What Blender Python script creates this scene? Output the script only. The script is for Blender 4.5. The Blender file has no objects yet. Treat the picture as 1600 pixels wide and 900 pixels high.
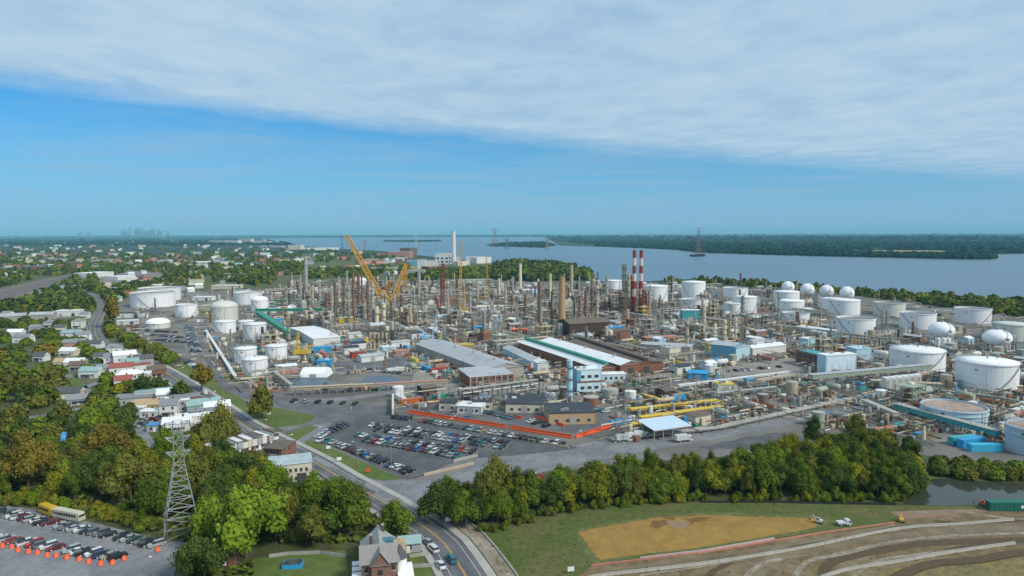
import bpy, math, random
import numpy as np
from mathutils import Vector, Matrix
R = random.Random(7)
SC = bpy.context.scene
COL = SC.collection
# ---------------------------------------------------------------- camera
CH = 90.0; FPX = 1075.0
PITCH = math.atan(85.5/FPX); ROLL = math.radians(0.16)
fw = Vector((0, math.cos(PITCH), -math.sin(PITCH)))
up0 = Vector((0, math.sin(PITCH), math.cos(PITCH)))
rt0 = Vector((1, 0, 0))
rt = rt0*math.cos(ROLL) - up0*math.sin(ROLL)
up = up0*math.cos(ROLL) + rt0*math.sin(ROLL)
cd = bpy.data.cameras.new('camera'); cam = bpy.data.objects.new('camera', cd); COL.objects.link(cam)
cam.matrix_world = Matrix(((rt.x, up.x, -fw.x, 0), (rt.y, up.y, -fw.y, 0), (rt.z, up.z, -fw.z, CH), (0, 0, 0, 1)))
cd.sensor_width = 36; cd.lens = 36*FPX/1600; cd.clip_start = 1; cd.clip_end = 200000
SC.camera = cam
SC.view_settings.view_transform = 'Standard'; SC.view_settings.look = 'None'
SC.view_settings.exposure = 0.0; SC.view_settings.gamma = 1.0
try:
    SC.cycles.volume_step_rate = 1; SC.cycles.volume_bounces = 0
    SC.cycles.max_bounces = 5; SC.cycles.diffuse_bounces = 2; SC.cycles.glossy_bounces = 2
except Exception: pass
# ---------------------------------------------------------------- sky and sun
SUN_AZ, SUN_EL = math.radians(122), math.radians(42)
W = bpy.data.worlds.new('World'); SC.world = W; W.use_nodes = True
nt = W.node_tree; nt.nodes.clear()
def N(t, **k):
    n = nt.nodes.new(t)
    for a, b in k.items():
        setattr(n, a, b)
    return n
def lk(a, b): nt.links.new(a, b)
def mth(op, a, b=None, c=None, clamp=False):
    n = nt.nodes.new('ShaderNodeMath'); n.operation = op; n.use_clamp = clamp
    for i, v in enumerate((a, b, c)):
        if v is None: continue
        if isinstance(v, (int, float)): n.inputs[i].default_value = v
        else: lk(v, n.inputs[i])
    return n.outputs[0]
def mixc(f, a, b, blend='MIX'):
    n = nt.nodes.new('ShaderNodeMix'); n.data_type = 'RGBA'; n.blend_type = blend
    for i, v in ((0, f), (6, a), (7, b)):
        if isinstance(v, (int, float)): n.inputs[i].default_value = v
        elif isinstance(v, tuple): n.inputs[i].default_value = (*v, 1)
        else: lk(v, n.inputs[i])
    return n.outputs[2]
STR = 0.10
out = N('ShaderNodeOutputWorld'); bg = N('ShaderNodeBackground'); bg.inputs[1].default_value = STR
lk(bg.outputs[0], out.inputs[0])
sky = N('ShaderNodeTexSky', sky_type='NISHITA', sun_disc=False, sun_elevation=SUN_EL, sun_rotation=SUN_AZ, altitude=90, air_density=1.0, dust_density=0.6, ozone_density=2.5)
tc = N('ShaderNodeTexCoord'); sx = N('ShaderNodeSeparateXYZ'); lk(tc.outputs['Generated'], sx.inputs[0])
X, Y, Z = sx.outputs
zc = mth('MAXIMUM', Z, 0.012)
px_, py_ = mth('DIVIDE', X, zc), mth('DIVIDE', Y, zc)
cmb = N('ShaderNodeCombineXYZ'); lk(px_, cmb.inputs[0]); lk(py_, cmb.inputs[1])
def noise(vec, scale, det, rough=.55, dist=0., sc=(1, 1, 1), rot=0):
    mp = N('ShaderNodeMapping'); mp.inputs[3].default_value = sc; mp.inputs[2].default_value = (0, 0, rot); lk(vec, mp.inputs[0])
    n = N('ShaderNodeTexNoise'); n.inputs['Scale'].default_value = scale; n.inputs['Detail'].default_value = det
    n.inputs['Roughness'].default_value = rough; n.inputs['Distortion'].default_value = dist
    lk(mp.outputs[0], n.inputs['Vector']); return n.outputs['Fac']
yp = mth('MAXIMUM', Y, 0.0)
a = mth('DIVIDE', X, mth('MAXIMUM', Y, 0.05)); a = mth('MAXIMUM', mth('MINIMUM', a, 1.6), -1.6)
e = mth('ADD', mth('MULTIPLY', a, -0.094), mth('MULTIPLY', mth('MULTIPLY', a, a), 0.034)); e = mth('ADD', e, 0.134)
s = mth('SUBTRACT', Z, mth('MULTIPLY', e, yp))
nz1 = noise(cmb.outputs[0], .62, 9, .60, .25, (1, .9, 1), .6)
nz2 = noise(cmb.outputs[0], 2.3, 7, .62, .35, (1, .8, 1), -.9)
nz3 = noise(cmb.outputs[0], .2, 6, .6, .3, (1, .8, 1), .5)
s2 = mth('ADD', s, mth('MULTIPLY', mth('SUBTRACT', nz1, .5), .03))
s2 = mth('ADD', s2, mth('MULTIPLY', mth('SUBTRACT', nz2, .5), .018))
edge = mth('MULTIPLY_ADD', s2, 34, .35, clamp=True)
dens = mth('MULTIPLY_ADD', mth('ADD', mth('MULTIPLY', nz1, .6), mth('MULTIPLY', nz2, .4)), 2.6, -.35, clamp=True)
dens = mth('MULTIPLY_ADD', dens, .34, .66)
mask = mth('MULTIPLY', edge, dens)
cl = mixc(mth('MULTIPLY_ADD', mth('ADD', mth('MULTIPLY', nz2, .55), mth('MULTIPLY', nz3, .45)), 2.6, -.8, clamp=True), (3.5, 5.3, 7.25), (5.2, 6.85, 8.1))
# clear sky: Nishita, with the pale air near the horizon
sk = mixc(1.0, sky.outputs[0], (.20, .80, 1.2), 'MULTIPLY')
hz = mth('POWER', mth('SUBTRACT', 1.0, mth('MINIMUM', mth('MULTIPLY', mth('MAXIMUM', Z, 0.0), 4.6), 1.0)), 1.6)
sk = mixc(mth('MULTIPLY', hz, .86), sk, (3.0, 5.15, 7.7))
wisp = mth('MULTIPLY_ADD', noise(cmb.outputs[0], .33, 7, .6, .3, (.7, 1, 1), .1), 4.6, -2.05, clamp=True)
sk = mixc(mth('MULTIPLY', wisp, .62), sk, (3.1, 4.9, 6.7))
lk(mixc(mask, sk, cl), bg.inputs[0])
sd = bpy.data.lights.new('sun', 'SUN'); sun = bpy.data.objects.new('sun', sd); COL.objects.link(sun)
sd.energy = 3.3; sd.angle = math.radians(14); sd.color = (1, .93, .80)
sv = Vector((math.sin(SUN_AZ)*math.cos(SUN_EL), math.cos(SUN_AZ)*math.cos(SUN_EL), math.sin(SUN_EL)))
sun.rotation_euler = sv.to_track_quat('Z', 'Y').to_euler()
# ---------------------------------------------------------------- pixel <-> place
def ray(x, y): return fw*FPX + rt*(x-800) + up*(450-y)
def P(x, y, z=0.0):
    d = ray(x, y); t = (z-CH)/d.z
    return (d.x*t, d.y*t)
def HZ(x, y, g):            # height of the point seen at (x, y) that stands over ground point g
    d = ray(x, y); return CH + d.z/math.hypot(d.x, d.y)*math.hypot(g[0], g[1])
def c2(px): return 1/(1+((px-800)/FPX)**2)     # an off-axis disc images wider than its angle
def proj(x, y, z=0):
    v = Vector((x, y, z-CH)); k = v.dot(fw)
    if k <= 1: return (-9999, -9999)
    return (800+FPX*v.dot(rt)/k, 450-FPX*v.dot(up)/k)
def inpoly(x, y, pl):
    c = False; j = len(pl)-1
    for i in range(len(pl)):
        xi, yi = pl[i]; xj, yj = pl[j]
        if (yi > y) != (yj > y) and x < (xj-xi)*(y-yi)/(yj-yi)+xi: c = not c
        j = i
    return c
# ---------------------------------------------------------------- materials
MATS = {}
def mat(name, c, rough=.75, metal=0., var=.18, scale=.6, dark=None, dscale=.15, dthr=.5, streak=False, rnd=.06, bump=0):
    if name in MATS: return MATS[name]
    m = bpy.data.materials.new(name); m.use_nodes = True; MATS[name] = m
    t = m.node_tree; b = t.nodes['Principled BSDF']; b.inputs['Roughness'].default_value = rough; b.inputs['Metallic'].default_value = metal
    tcn = t.nodes.new('ShaderNodeTexCoord'); mp = t.nodes.new('ShaderNodeMapping')
    t.links.new(tcn.outputs['Object'], mp.inputs[0])
    if streak: mp.inputs[3].default_value = (1, 1, .18)
    n = t.nodes.new('ShaderNodeTexNoise'); n.inputs['Scale'].default_value = scale; n.inputs['Detail'].default_value = 6; n.inputs['Roughness'].default_value = .65
    t.links.new(mp.outputs[0], n.inputs['Vector'])
    r = t.nodes.new('ShaderNodeMapRange'); r.inputs[1].default_value = .3; r.inputs[2].default_value = .7; r.inputs[3].default_value = 1-var; r.inputs[4].default_value = 1+var
    t.links.new(n.outputs['Fac'], r.inputs[0])
    last = r.outputs[0]
    if rnd:
        oi = t.nodes.new('ShaderNodeObjectInfo'); q = t.nodes.new('ShaderNodeMapRange'); q.inputs[3].default_value = 1-rnd; q.inputs[4].default_value = 1+rnd
        t.links.new(oi.outputs['Random'], q.inputs[0]); mm = t.nodes.new('ShaderNodeMath'); mm.operation = 'MULTIPLY'
        t.links.new(q.outputs[0], mm.inputs[0]); t.links.new(last, mm.inputs[1]); last = mm.outputs[0]
    col = t.nodes.new('ShaderNodeMix'); col.data_type = 'RGBA'; col.blend_type = 'MULTIPLY'; col.inputs[0].default_value = 1
    if dark is not None:
        n2 = t.nodes.new('ShaderNodeTexNoise'); n2.inputs['Scale'].default_value = dscale; n2.inputs['Detail'].default_value = 7; n2.inputs['Roughness'].default_value = .7
        t.links.new(mp.outputs[0], n2.inputs['Vector'])
        q = t.nodes.new('ShaderNodeMapRange'); q.inputs[1].default_value = dthr-.09; q.inputs[2].default_value = dthr+.09
        t.links.new(n2.outputs['Fac'], q.inputs[0])
        mx = t.nodes.new('ShaderNodeMix'); mx.data_type = 'RGBA'; mx.inputs[6].default_value = (*c, 1); mx.inputs[7].default_value = (*dark, 1)
        t.links.new(q.outputs[0], mx.inputs[0]); t.links.new(mx.outputs[2], col.inputs[6])
    else: col.inputs[6].default_value = (*c, 1)
    t.links.new(last, col.inputs[7]); t.links.new(col.outputs[2], b.inputs['Base Color'])
    if bump:
        bp = t.nodes.new('ShaderNodeBump'); bp.inputs['Strength'].default_value = bump; bp.inputs['Distance'].default_value = .4
        t.links.new(n.outputs['Fac'], bp.inputs['Height']); t.links.new(bp.outputs[0], b.inputs['Normal'])
    return m
def foliage(name, c1, c2, c3):
    m = bpy.data.materials.new(name); m.use_nodes = True; MATS[name] = m
    t = m.node_tree; b = t.nodes['Principled BSDF']; b.inputs['Roughness'].default_value = .8
    b.inputs['Specular IOR Level'].default_value = .06
    tcn = t.nodes.new('ShaderNodeTexCoord'); n = t.nodes.new('ShaderNodeTexNoise'); n.inputs['Scale'].default_value = .38; n.inputs['Detail'].default_value = 5; n.inputs['Roughness'].default_value = .7
    t.links.new(tcn.outputs['Object'], n.inputs['Vector'])
    g = t.nodes.new('ShaderNodeNewGeometry'); oi = t.nodes.new('ShaderNodeObjectInfo')
    a1 = t.nodes.new('ShaderNodeMath'); a1.operation = 'MULTIPLY_ADD'; a1.inputs[1].default_value = .34
    t.links.new(g.outputs['Random Per Island'], a1.inputs[0]); t.links.new(n.outputs['Fac'], a1.inputs[2])
    a2 = t.nodes.new('ShaderNodeMath'); a2.operation = 'MULTIPLY_ADD'; a2.inputs[1].default_value = .22
    t.links.new(oi.outputs['Random'], a2.inputs[0]); t.links.new(a1.outputs[0], a2.inputs[2])
    cr = t.nodes.new('ShaderNodeValToRGB'); cr.color_ramp.elements[0].position = .42; cr.color_ramp.elements[0].color = (*c1, 1)
    cr.color_ramp.elements[1].position = 1.0; cr.color_ramp.elements[1].color = (*c3, 1)
    e = cr.color_ramp.elements.new(.72); e.color = (*c2, 1)
    t.links.new(a2.outputs[0], cr.inputs[0]); t.links.new(cr.outputs[0], b.inputs['Base Color'])
    return m
FOL = {
 'green': foliage('leaves_green', (0.0435, 0.0683, 0.0088), (0.0896, 0.1293, 0.0143), (0.1600, 0.2074, 0.0220)),
 'dark': foliage('leaves_dark', (0.0256, 0.0439, 0.0110), (0.0512, 0.0805, 0.0165), (0.0973, 0.1318, 0.0242)),
 'bright': foliage('leaves_bright', (0.0640, 0.1074, 0.0077), (0.1178, 0.1830, 0.0132), (0.1984, 0.2745, 0.0242)),
 'yellow': foliage('leaves_yellow', (0.0998, 0.1098, 0.0088), (0.1600, 0.1684, 0.0132), (0.2432, 0.2379, 0.0242)),
 'olive': foliage('leaves_olive', (0.0666, 0.0732, 0.0132), (0.1075, 0.1147, 0.0198), (0.1638, 0.1610, 0.0308)),
 'orange': foliage('leaves_orange', (.090, .078, .014), (.145, .118, .018), (.215, .165, .030)),
 'teal': foliage('leaves_far_hazed', (.006, .028, .026), (.010, .042, .036), (.022, .066, .050)),  # bluish leaf tones: part of the distance haze is painted in here
}
BARK = mat('bark', (.13, .10, .075), .9, var=.3, scale=2)
# ---------------------------------------------------------------- mesh builder
class MB:
    def __init__(s): s.v = []; s.f = []; s.m = []; s.s = []; s.mats = []
    def mi(s, m):
        if m not in s.mats: s.mats.append(m)
        return s.mats.index(m)
    def add(s, vs, fs, m, sm=False):
        o = len(s.v); k = s.mi(m); s.v += vs
        for f in fs: s.f.append(tuple(o+i for i in f)); s.m.append(k); s.s.append(sm)
        return s
    def box(s, x0, y0, z0, x1, y1, z1, m, bottom=True):
        vs = [(x, y, z) for z in (z0, z1) for y in (y0, y1) for x in (x0, x1)]
        fs = [(0, 1, 5, 4), (1, 3, 7, 5), (3, 2, 6, 7), (2, 0, 4, 6), (4, 5, 7, 6)] + ([(0, 2, 3, 1)] if bottom else [])
        return s.add(vs, fs, m)
    def cyl(s, cx, cy, z0, z1, r0, r1, n, m, cap=True, ph=0):
        vs = []
        for z, r in ((z0, r0), (z1, r1)):
            for i in range(n): a = 2*math.pi*i/n+ph; vs.append((cx+r*math.cos(a), cy+r*math.sin(a), z))
        s.add(vs, [(i, (i+1) % n, n+(i+1) % n, n+i) for i in range(n)], m, n > 6)
        if cap: s.add(vs[n:], [tuple(range(n))], m)
        return s
    def lathe(s, prof, n, m, cx=0, cy=0, smooth=True):
        vs = []
        for r, z in prof:
            for i in range(n): a = 2*math.pi*i/n; vs.append((cx+r*math.cos(a), cy+r*math.sin(a), z))
        fs = [(k*n+i, k*n+(i+1) % n, (k+1)*n+(i+1) % n, (k+1)*n+i) for k in range(len(prof)-1) for i in range(n)]
        return s.add(vs, fs, m, smooth)
    def bar(s, p, q, w, m, n=4, w2=None, smooth=False):
        p, q = Vector(p), Vector(q); d = (q-p)
        if d.length < 1e-6: return s
        d.normalize(); u = d.cross(Vector((0, 0, 1)) if abs(d.z) < .95 else Vector((1, 0, 0))).normalized(); v = d.cross(u)
        w2 = w if w2 is None else w2; vs = []
        for c, ww in ((p, w), (q, w2)):
            for i in range(n): a = 2*math.pi*(i+.5)/n; vs.append(tuple(c+(u*math.cos(a)+v*math.sin(a))*ww*(.707 if n == 4 else .5)))
        s.add(vs, [(i, n+i, n+(i+1) % n, (i+1) % n) for i in range(n)], m, smooth)
        return s.add(vs, [tuple(range(n)), tuple(range(2*n-1, n-1, -1))], m)
    def gable(s, x0, y0, x1, y1, z, h, m, mg=None, oh=.3, hip=0., th=.12):
        a0, a1, b0, b1 = x0-oh, x1+oh, y0-oh, y1+oh; ym = (y0+y1)/2; zb = z-.05
        k = hip*(y1-y0)/2
        r0, r1 = (a0+k, ym, z+h), (a1-k, ym, z+h)
        vs = [(a0, b0, zb), (a1, b0, zb), (a1, b1, zb), (a0, b1, zb), r0, r1]
        s.add(vs, [(0, 1, 5, 4), (2, 3, 4, 5)], m)
        if hip: s.add(vs, [(3, 0, 4), (1, 2, 5)], m)
        else: s.add([(x0, y0, z), (x0, y1, z), (x0, ym, z+h*.94), (x1, y0, z), (x1, y1, z), (x1, ym, z+h*.94)], [(1, 0, 2), (3, 4, 5)], mg or m)
        s.add([(a0, b0, zb), (a1, b0, zb), (a1, b1, zb), (a0, b1, zb)], [(3, 2, 1, 0)], m)
        s.box(a0, b0-.02, zb-th, a1, b0+.04, zb+.03, m); s.box(a0, b1-.04, zb-th, a1, b1+.02, zb+.03, m)
        return s
    def sphere(s, cx, cy, cz, r, m, nu=16, nv=10, zs=1., lo=-90, hi=90):
        return s.lathe([(max(.01, r*math.cos(math.radians(lo+(hi-lo)*k/nv))), cz+r*zs*math.sin(math.radians(lo+(hi-lo)*k/nv))) for k in range(nv+1)], nu, m, cx, cy)
    def mesh(s, name):
        me = bpy.data.meshes.new(name); me.from_pydata(s.v, [], s.f)
        for m in s.mats: me.materials.append(m)
        me.polygons.foreach_set('material_index', s.m); me.polygons.foreach_set('use_smooth', s.s); me.update(); return me
    def obj(s, name, parent=None, loc=None, rz=0.):
        o = bpy.data.objects.new(name, s.mesh(name)); COL.objects.link(o)
        if parent is not None: o.parent = parent
        if loc is not None: o.location = loc
        if rz: o.rotation_euler = (0, 0, rz)
        return o
def empty(name, loc, rz=0.):
    o = bpy.data.objects.new(name, None); COL.objects.link(o); o.location = loc; o.rotation_euler = (0, 0, rz); o.empty_display_size = .5; return o
def inst(me, name, loc=(0, 0, 0), rz=0., parent=None, sc=1., m=None):
    o = bpy.data.objects.new(name, me); COL.objects.link(o); o.location = loc; o.rotation_euler = (0, 0, rz)
    if sc != 1.: o.scale = (sc, sc, sc) if isinstance(sc, (int, float)) else sc
    if parent is not None: o.parent = parent
    if m is not None:
        o.material_slots[0].link = 'OBJECT'; o.material_slots[0].material = m
    return o
def copy_tree(o, parent=None):
    c = o.copy(); COL.objects.link(c)
    if parent is not None: c.parent = parent
    for ch in o.children: copy_tree(ch, c)
    return c
# ---------------------------------------------------------------- labels
PEND = []; LAND = {}
def reg(o, base, cat, group=None, at=None):
    o['category'] = cat
    if group: o['group'] = group
    p = at or (o.location.x, o.location.y); PEND.append([o, base, p]); return o
def tag(o, label, cat, group=None):
    o['label'] = label; o['category'] = cat
    if group: o['group'] = group
    return o
def struct(o): o['kind'] = 'structure'; return o
def stuff(o, label=None, cat=None):
    o['kind'] = 'stuff'
    if label: o['label'] = label; o['category'] = cat
    return o
ORD = 'first second third fourth fifth sixth seventh eighth ninth tenth eleventh twelfth thirteenth fourteenth fifteenth sixteenth seventeenth eighteenth nineteenth twentieth'.split()
TENS = {20: 'twenty', 30: 'thirty', 40: 'forty', 50: 'fifty', 60: 'sixty', 70: 'seventy'}
def ordn(i):
    if i < 20: return ORD[i]
    n = i+1; t = n//10*10
    if n % 10 == 0: return TENS.get(t, 'ninety')[:-1]+'ieth'
    return TENS.get(t, 'ninety')+'-'+ORD[n % 10-1]
def finish_labels():
    used = {}
    names = list(LAND); W_ = {k: P(*LAND[k]) for k in names}
    for rec in PEND:
        o, base, p = rec; q = proj(p[0], p[1]); best = None
        for k in names:
            w = W_[k]; d = math.hypot(w[0]-p[0], w[1]-p[1])
            if base.endswith(k) : continue
            if best is None or d < best[0]: best = (d, k)
        d, k = best; w = W_[k]; l = LAND[k]
        dx, dy = p[0]-w[0], p[1]-w[1]
        if abs(dx) > abs(dy): rel = 'left of' if dx < 0 else 'right of'
        else: rel = 'behind' if dy > 0 else 'in front of'
        rec += [k, rel, d]; used.setdefault((base, k, rel), []).append(rec)
    for (base, k, rel), rs in used.items():
        rs.sort(key=lambda r: r[5])
        for i, r in enumerate(rs):
            r[0]['label'] = f'{base} {rel} the {k}' + ('' if len(rs) == 1 else f', {ordn(i)} from it')
            if len(rs) > 1 and 'group' not in r[0]: r[0]['group'] = base+'s'
# reserved footprints, so scattered things keep clear
KEEP = []
def keep(x, y, r): KEEP.append((x, y, r))
def free(x, y, r):
    return all((x-a)**2+(y-b)**2 > (r+c)**2 for a, b, c in KEEP)
def keep_line(a, b, r):
    n = max(1, int(math.hypot(b[0]-a[0], b[1]-a[1])/max(r, 2)))
    for i in range(n+1): keep(a[0]+(b[0]-a[0])*i/n, a[1]+(b[1]-a[1])*i/n, r)
def sheet(name, pts, z, m, px=True, kind=True):
    w = [P(*p) for p in pts] if px else pts
    area = sum(w[i-1][0]*w[i][1]-w[i][0]*w[i-1][1] for i in range(len(w)))
    if area < 0: w = w[::-1]
    b = MB(); b.add([(x, y, z) for x, y in w], [tuple(range(len(w)))], m); o = b.obj(name)
    return struct(o) if kind else o
def smoothline(pts, step=4.):
    out = []; n = len(pts)
    for i in range(n-1):
        p0, p1, p2, p3 = pts[max(i-1, 0)], pts[i], pts[i+1], pts[min(i+2, n-1)]
        k = max(1, int(math.hypot(p2[0]-p1[0], p2[1]-p1[1])/step))
        for j in range(k):
            t = j/k; out.append(tuple(.5*((2*b)+(c-a)*t+(2*a-5*b+4*c-d)*t*t+(3*b-a-3*c+d)*t**3) for a, b, c, d in zip(p0, p1, p2, p3)))
    out.append(pts[-1]); return out
def offset(line, d):
    out = []
    for i, p in enumerate(line):
        a, b = line[max(i-1, 0)], line[min(i+1, len(line)-1)]
        dx, dy = b[0]-a[0], b[1]-a[1]; L = math.hypot(dx, dy) or 1; out.append((p[0]-dy/L*d, p[1]+dx/L*d))
    return out
def strip(name, line, o0, o1, z, m, z0=None, b=None, dash=None):
    A, B = offset(line, o0), offset(line, o1); mk = b is None; b = b or MB()
    for i in range(len(line)-1):
        if dash and (i % dash[1]) >= dash[0]: continue
        q = [(*A[i], z), (*A[i+1], z), (*B[i+1], z), (*B[i], z)]
        if (q[1][0]-q[0][0])*(q[3][1]-q[0][1])-(q[1][1]-q[0][1])*(q[3][0]-q[0][0]) < 0: q = q[::-1]
        b.add(q, [(0, 1, 2, 3)], m)
        if z0 is not None:
            for L in (A, B): b.add([(*L[i], z0), (*L[i+1], z0), (*L[i+1], z), (*L[i], z)], [(0, 1, 2, 3)], m)
    return b.obj(name) if mk else b
# ================================================================ ground, water, roads
G_far = mat('far_land', (.009, .036, .026), .95, var=.35, scale=.004, dark=(.030, .062, .038), dscale=.0011, dthr=.6, rnd=0)
G_sub = mat('suburb_ground', (.060, .078, .020), .95, var=.35, scale=.09, dark=(.145, .130, .085), dscale=.022, dthr=.56, rnd=0)
G_wood = mat('undergrowth_soil', (.050, .060, .014), .95, var=.4, scale=.25, dark=(.100, .105, .035), dscale=.05, dthr=.55, rnd=0)
G_yard = mat('yard_gravel', (.190, .180, .165), .9, var=.28, scale=.12, dark=(.105, .098, .085), dscale=.03, dthr=.50, rnd=0)
G_yard2 = mat('yard_dirt', (.225, .205, .170), .92, var=.25, scale=.1, dark=(.145, .130, .105), dscale=.025, dthr=.52, rnd=0)
ASPH = mat('asphalt', (.095, .097, .107), .85, var=.2, scale=.8, dark=(.150, .152, .158), dscale=.09, dthr=.54, rnd=0)
ASPH_D = mat('asphalt_dark', (.072, .074, .082), .85, var=.24, scale=.7, dark=(.120, .120, .124), dscale=.08, dthr=.55, rnd=0)
ASPH_L = mat('asphalt_worn', (.215, .218, .228), .85, var=.2, scale=.6, dark=(.140, .143, .152), dscale=.07, dthr=.52, rnd=0)
CONC = mat('concrete', (.36, .345, .315), .85, var=.15, scale=.4, dark=(.26, .25, .22), dscale=.1, dthr=.6)
GRASS = mat('grass_short', (.072, .118, .016), .95, var=.25, scale=.3, dark=(.115, .130, .032), dscale=.05, dthr=.52, rnd=0)
GRASS_F = mat('grass_field', (.066, .096, .014), .95, var=.28, scale=.5, dark=(.115, .104, .032), dscale=.045, dthr=.52, rnd=0)
OCHRE = mat('ochre_soil', (.290, .172, .040), .95, var=.20, scale=.25, dark=(.235, .130, .026), dscale=.06, dthr=.60, rnd=0)
BROWN = mat('graded_earth', (.150, .104, .048), .95, var=.42, scale=.35, dark=(.200, .152, .088), dscale=.07, dthr=.55, rnd=0)
PALE = mat('crushed_stone', (.30, .26, .205), .95, var=.3, scale=.5, dark=(.19, .155, .105), dscale=.16, dthr=.5, rnd=0)
STRAW = mat('straw_grass', (.200, .150, .052), .95, var=.45, scale=.5, dark=(.140, .125, .055), dscale=.08, dthr=.5, rnd=0)
TAN = mat('tan_field', (.245, .215, .095), .95, var=.2, scale=.02, rnd=0)
YEL = mat('yellow_line_paint', (.62, .36, .06), .7, var=.2, scale=2, rnd=0)
WLINE = mat('white_line_paint', (.62, .62, .60), .7, var=.2, scale=2, rnd=0)
RAILB = mat('rail_ballast', (.150, .125, .108), .95, var=.25, scale=.15, rnd=0)
def water_mat(name, c, rough, bscale, bstr, dist):
    m = bpy.data.materials.new(name); m.use_nodes = True; t = m.node_tree; b = t.nodes['Principled BSDF']
    b.inputs['Roughness'].default_value = rough; b.inputs['IOR'].default_value = 1.33
    tcn = t.nodes.new('ShaderNodeTexCoord'); n = t.nodes.new('ShaderNodeTexNoise'); n.inputs['Scale'].default_value = bscale; n.inputs['Detail'].default_value = 4
    mp = t.nodes.new('ShaderNodeMapping'); mp.inputs[3].default_value = (.35, 1, 1); t.links.new(tcn.outputs['Object'], mp.inputs[0]); t.links.new(mp.outputs[0], n.inputs['Vector'])
    bp = t.nodes.new('ShaderNodeBump'); bp.inputs['Strength'].default_value = bstr; bp.inputs['Distance'].default_value = dist
    t.links.new(n.outputs['Fac'], bp.inputs['Height']); t.links.new(bp.outputs[0], b.inputs['Normal'])
    n2 = t.nodes.new('ShaderNodeTexNoise'); n2.inputs['Scale'].default_value = .0022; n2.inputs['Detail'].default_value = 5; t.links.new(mp.outputs[0], n2.inputs['Vector'])
    mx = t.nodes.new('ShaderNodeMix'); mx.data_type = 'RGBA'; mx.inputs[6].default_value = (*c, 1); mx.inputs[7].default_value = (*[v*2.1 for v in c], 1)
    t.links.new(n2.outputs['Fac'], mx.inputs[0]); t.links.new(mx.outputs[2], b.inputs['Base Color']); return m
WATER = water_mat('river_water', (.045, .085, .125), .28, .05, .5, 1.2)
CREEK = water_mat('creek_water', (.03, .035, .028), .05, .5, .08, .15)
# one ground sheet out to the horizon, finer near the camera
g = [0]; st = 60
while g[-1] < 60000: g.append(g[-1]+st); st *= 1.22
gx = [-v for v in g[:0:-1]]+g; gy = [-v for v in g if v < 6000][:0:-1]+g
b = MB(); nx = len(gx)
b.add([(x, y, 0) for y in gy for x in gx], [(j*nx+i, j*nx+i+1, (j+1)*nx+i+1, (j+1)*nx+i) for j in range(len(gy)-1) for i in range(nx-1)], G_far)
struct(b.obj('ground'))
def rag0(pts, amp, n=8):
    r_ = random.Random(2); out = []
    for a_, b_ in zip(pts, pts[1:]+pts[:1]):
        for k in range(n): f = k/n; out.append((a_[0]+(b_[0]-a_[0])*f+r_.uniform(-amp, amp)*2, a_[1]+(b_[1]-a_[1])*f+r_.uniform(-amp, amp)*.5))
    return out
def tess(name, pts, z, m):      # large sheets, cut up so that no triangle is huge
    return sheet(name, pts, z, m)
sheet('suburb_ground', [(-900, 1100), (-400, 520), (-300, 440), (-150, 405), (480, 395), (640, 402), (800, 415), (900, 440), (1100, 450), (1300, 470), (1700, 520), (1900, 620), (2500, 1100)], .02, G_sub)
sheet('woodland_floor', [(-500, 1300), (-400, 640), (0, 640), (120, 640), (220, 690), (300, 722), (420, 735), (560, 790), (620, 830), (660, 900), (690, 1300)], .035, G_wood)
sheet('belt_floor', [(640, 810), (660, 765), (730, 745), (850, 742), (1000, 722), (1150, 708), (1260, 695), (1330, 688), (1420, 705), (1460, 730), (1600, 735), (1760, 740), (1760, 800), (1400, 796), (1000, 790), (850, 802), (760, 838), (700, 830)], .06, G_wood)
YARD = [(168, 486), (205, 462), (290, 456), (420, 453), (480, 443), (600, 438), (700, 438), (930, 443), (1050, 447), (1250, 455), (1420, 470), (1780, 505), (1900, 600), (1900, 740), (1600, 728), (1450, 712), (1400, 700), (1330, 690), (1250, 690), (1150, 704), (1000, 718), (860, 738), (790, 750), (700, 752), (640, 762), (585, 752), (500, 700), (470, 690), (400, 646), (340, 612), (295, 578), (245, 545), (205, 520), (180, 500)]
sheet('refinery_yard', YARD, .05, G_yard)
# river and its far shore
RIVER = [(1900, 492), (1700, 476), (1600, 470), (1500, 464), (1400, 459), (1300, 449), (1200, 441), (1100, 436), (1050, 437), (1000, 441), (940, 440), (925, 431), (905, 421), (850, 413), (800, 409), (740, 408), (680, 402), (640, 397), (590, 392), (520, 388), (460, 384), (425, 380), (395, 376), (420, 372.5), (560, 371), (700, 370), (850, 370.5), (865, 378), (875, 384), (930, 385.5), (1000, 388), (1060, 391), (1090, 395), (1200, 398.5), (1300, 401), (1400, 403), (1500, 405.5), (1556, 405), (1562, 402), (1540, 398.5), (1600, 397), (1700, 395), (1900, 396)]
sheet('river', RIVER, .35, WATER)
sheet('island', [(600, 376.2), (690, 375.6), (692, 377.4), (640, 378.4), (598, 377.6)], .6, G_far)
sheet('island', [(758, 382), (790, 379), (850, 377.5), (872, 383), (850, 387.5), (800, 386), (765, 385)], .6, G_far)
sheet('island', [(1078, 399), (1100, 398), (1102, 401), (1080, 401.5)], .6, G_far)
for k, f_ in enumerate(([(1352, 398.2), (1366, 391), (1470, 391.5), (1488, 397), (1478, 400.5)], [(1205, 387.5), (1350, 386.5), (1350, 388.2), (1210, 389.2)], [(1000, 383.5), (1090, 382.5), (1180, 384.5), (1180, 385.6), (1000, 384.6)], [(1520, 378.5), (1700, 377.5), (1700, 380), (1520, 380)], [(1120, 376), (1230, 375.4), (1230, 376.4), (1120, 376.8)])):
    sheet('field', f_, .5, TAN)
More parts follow.
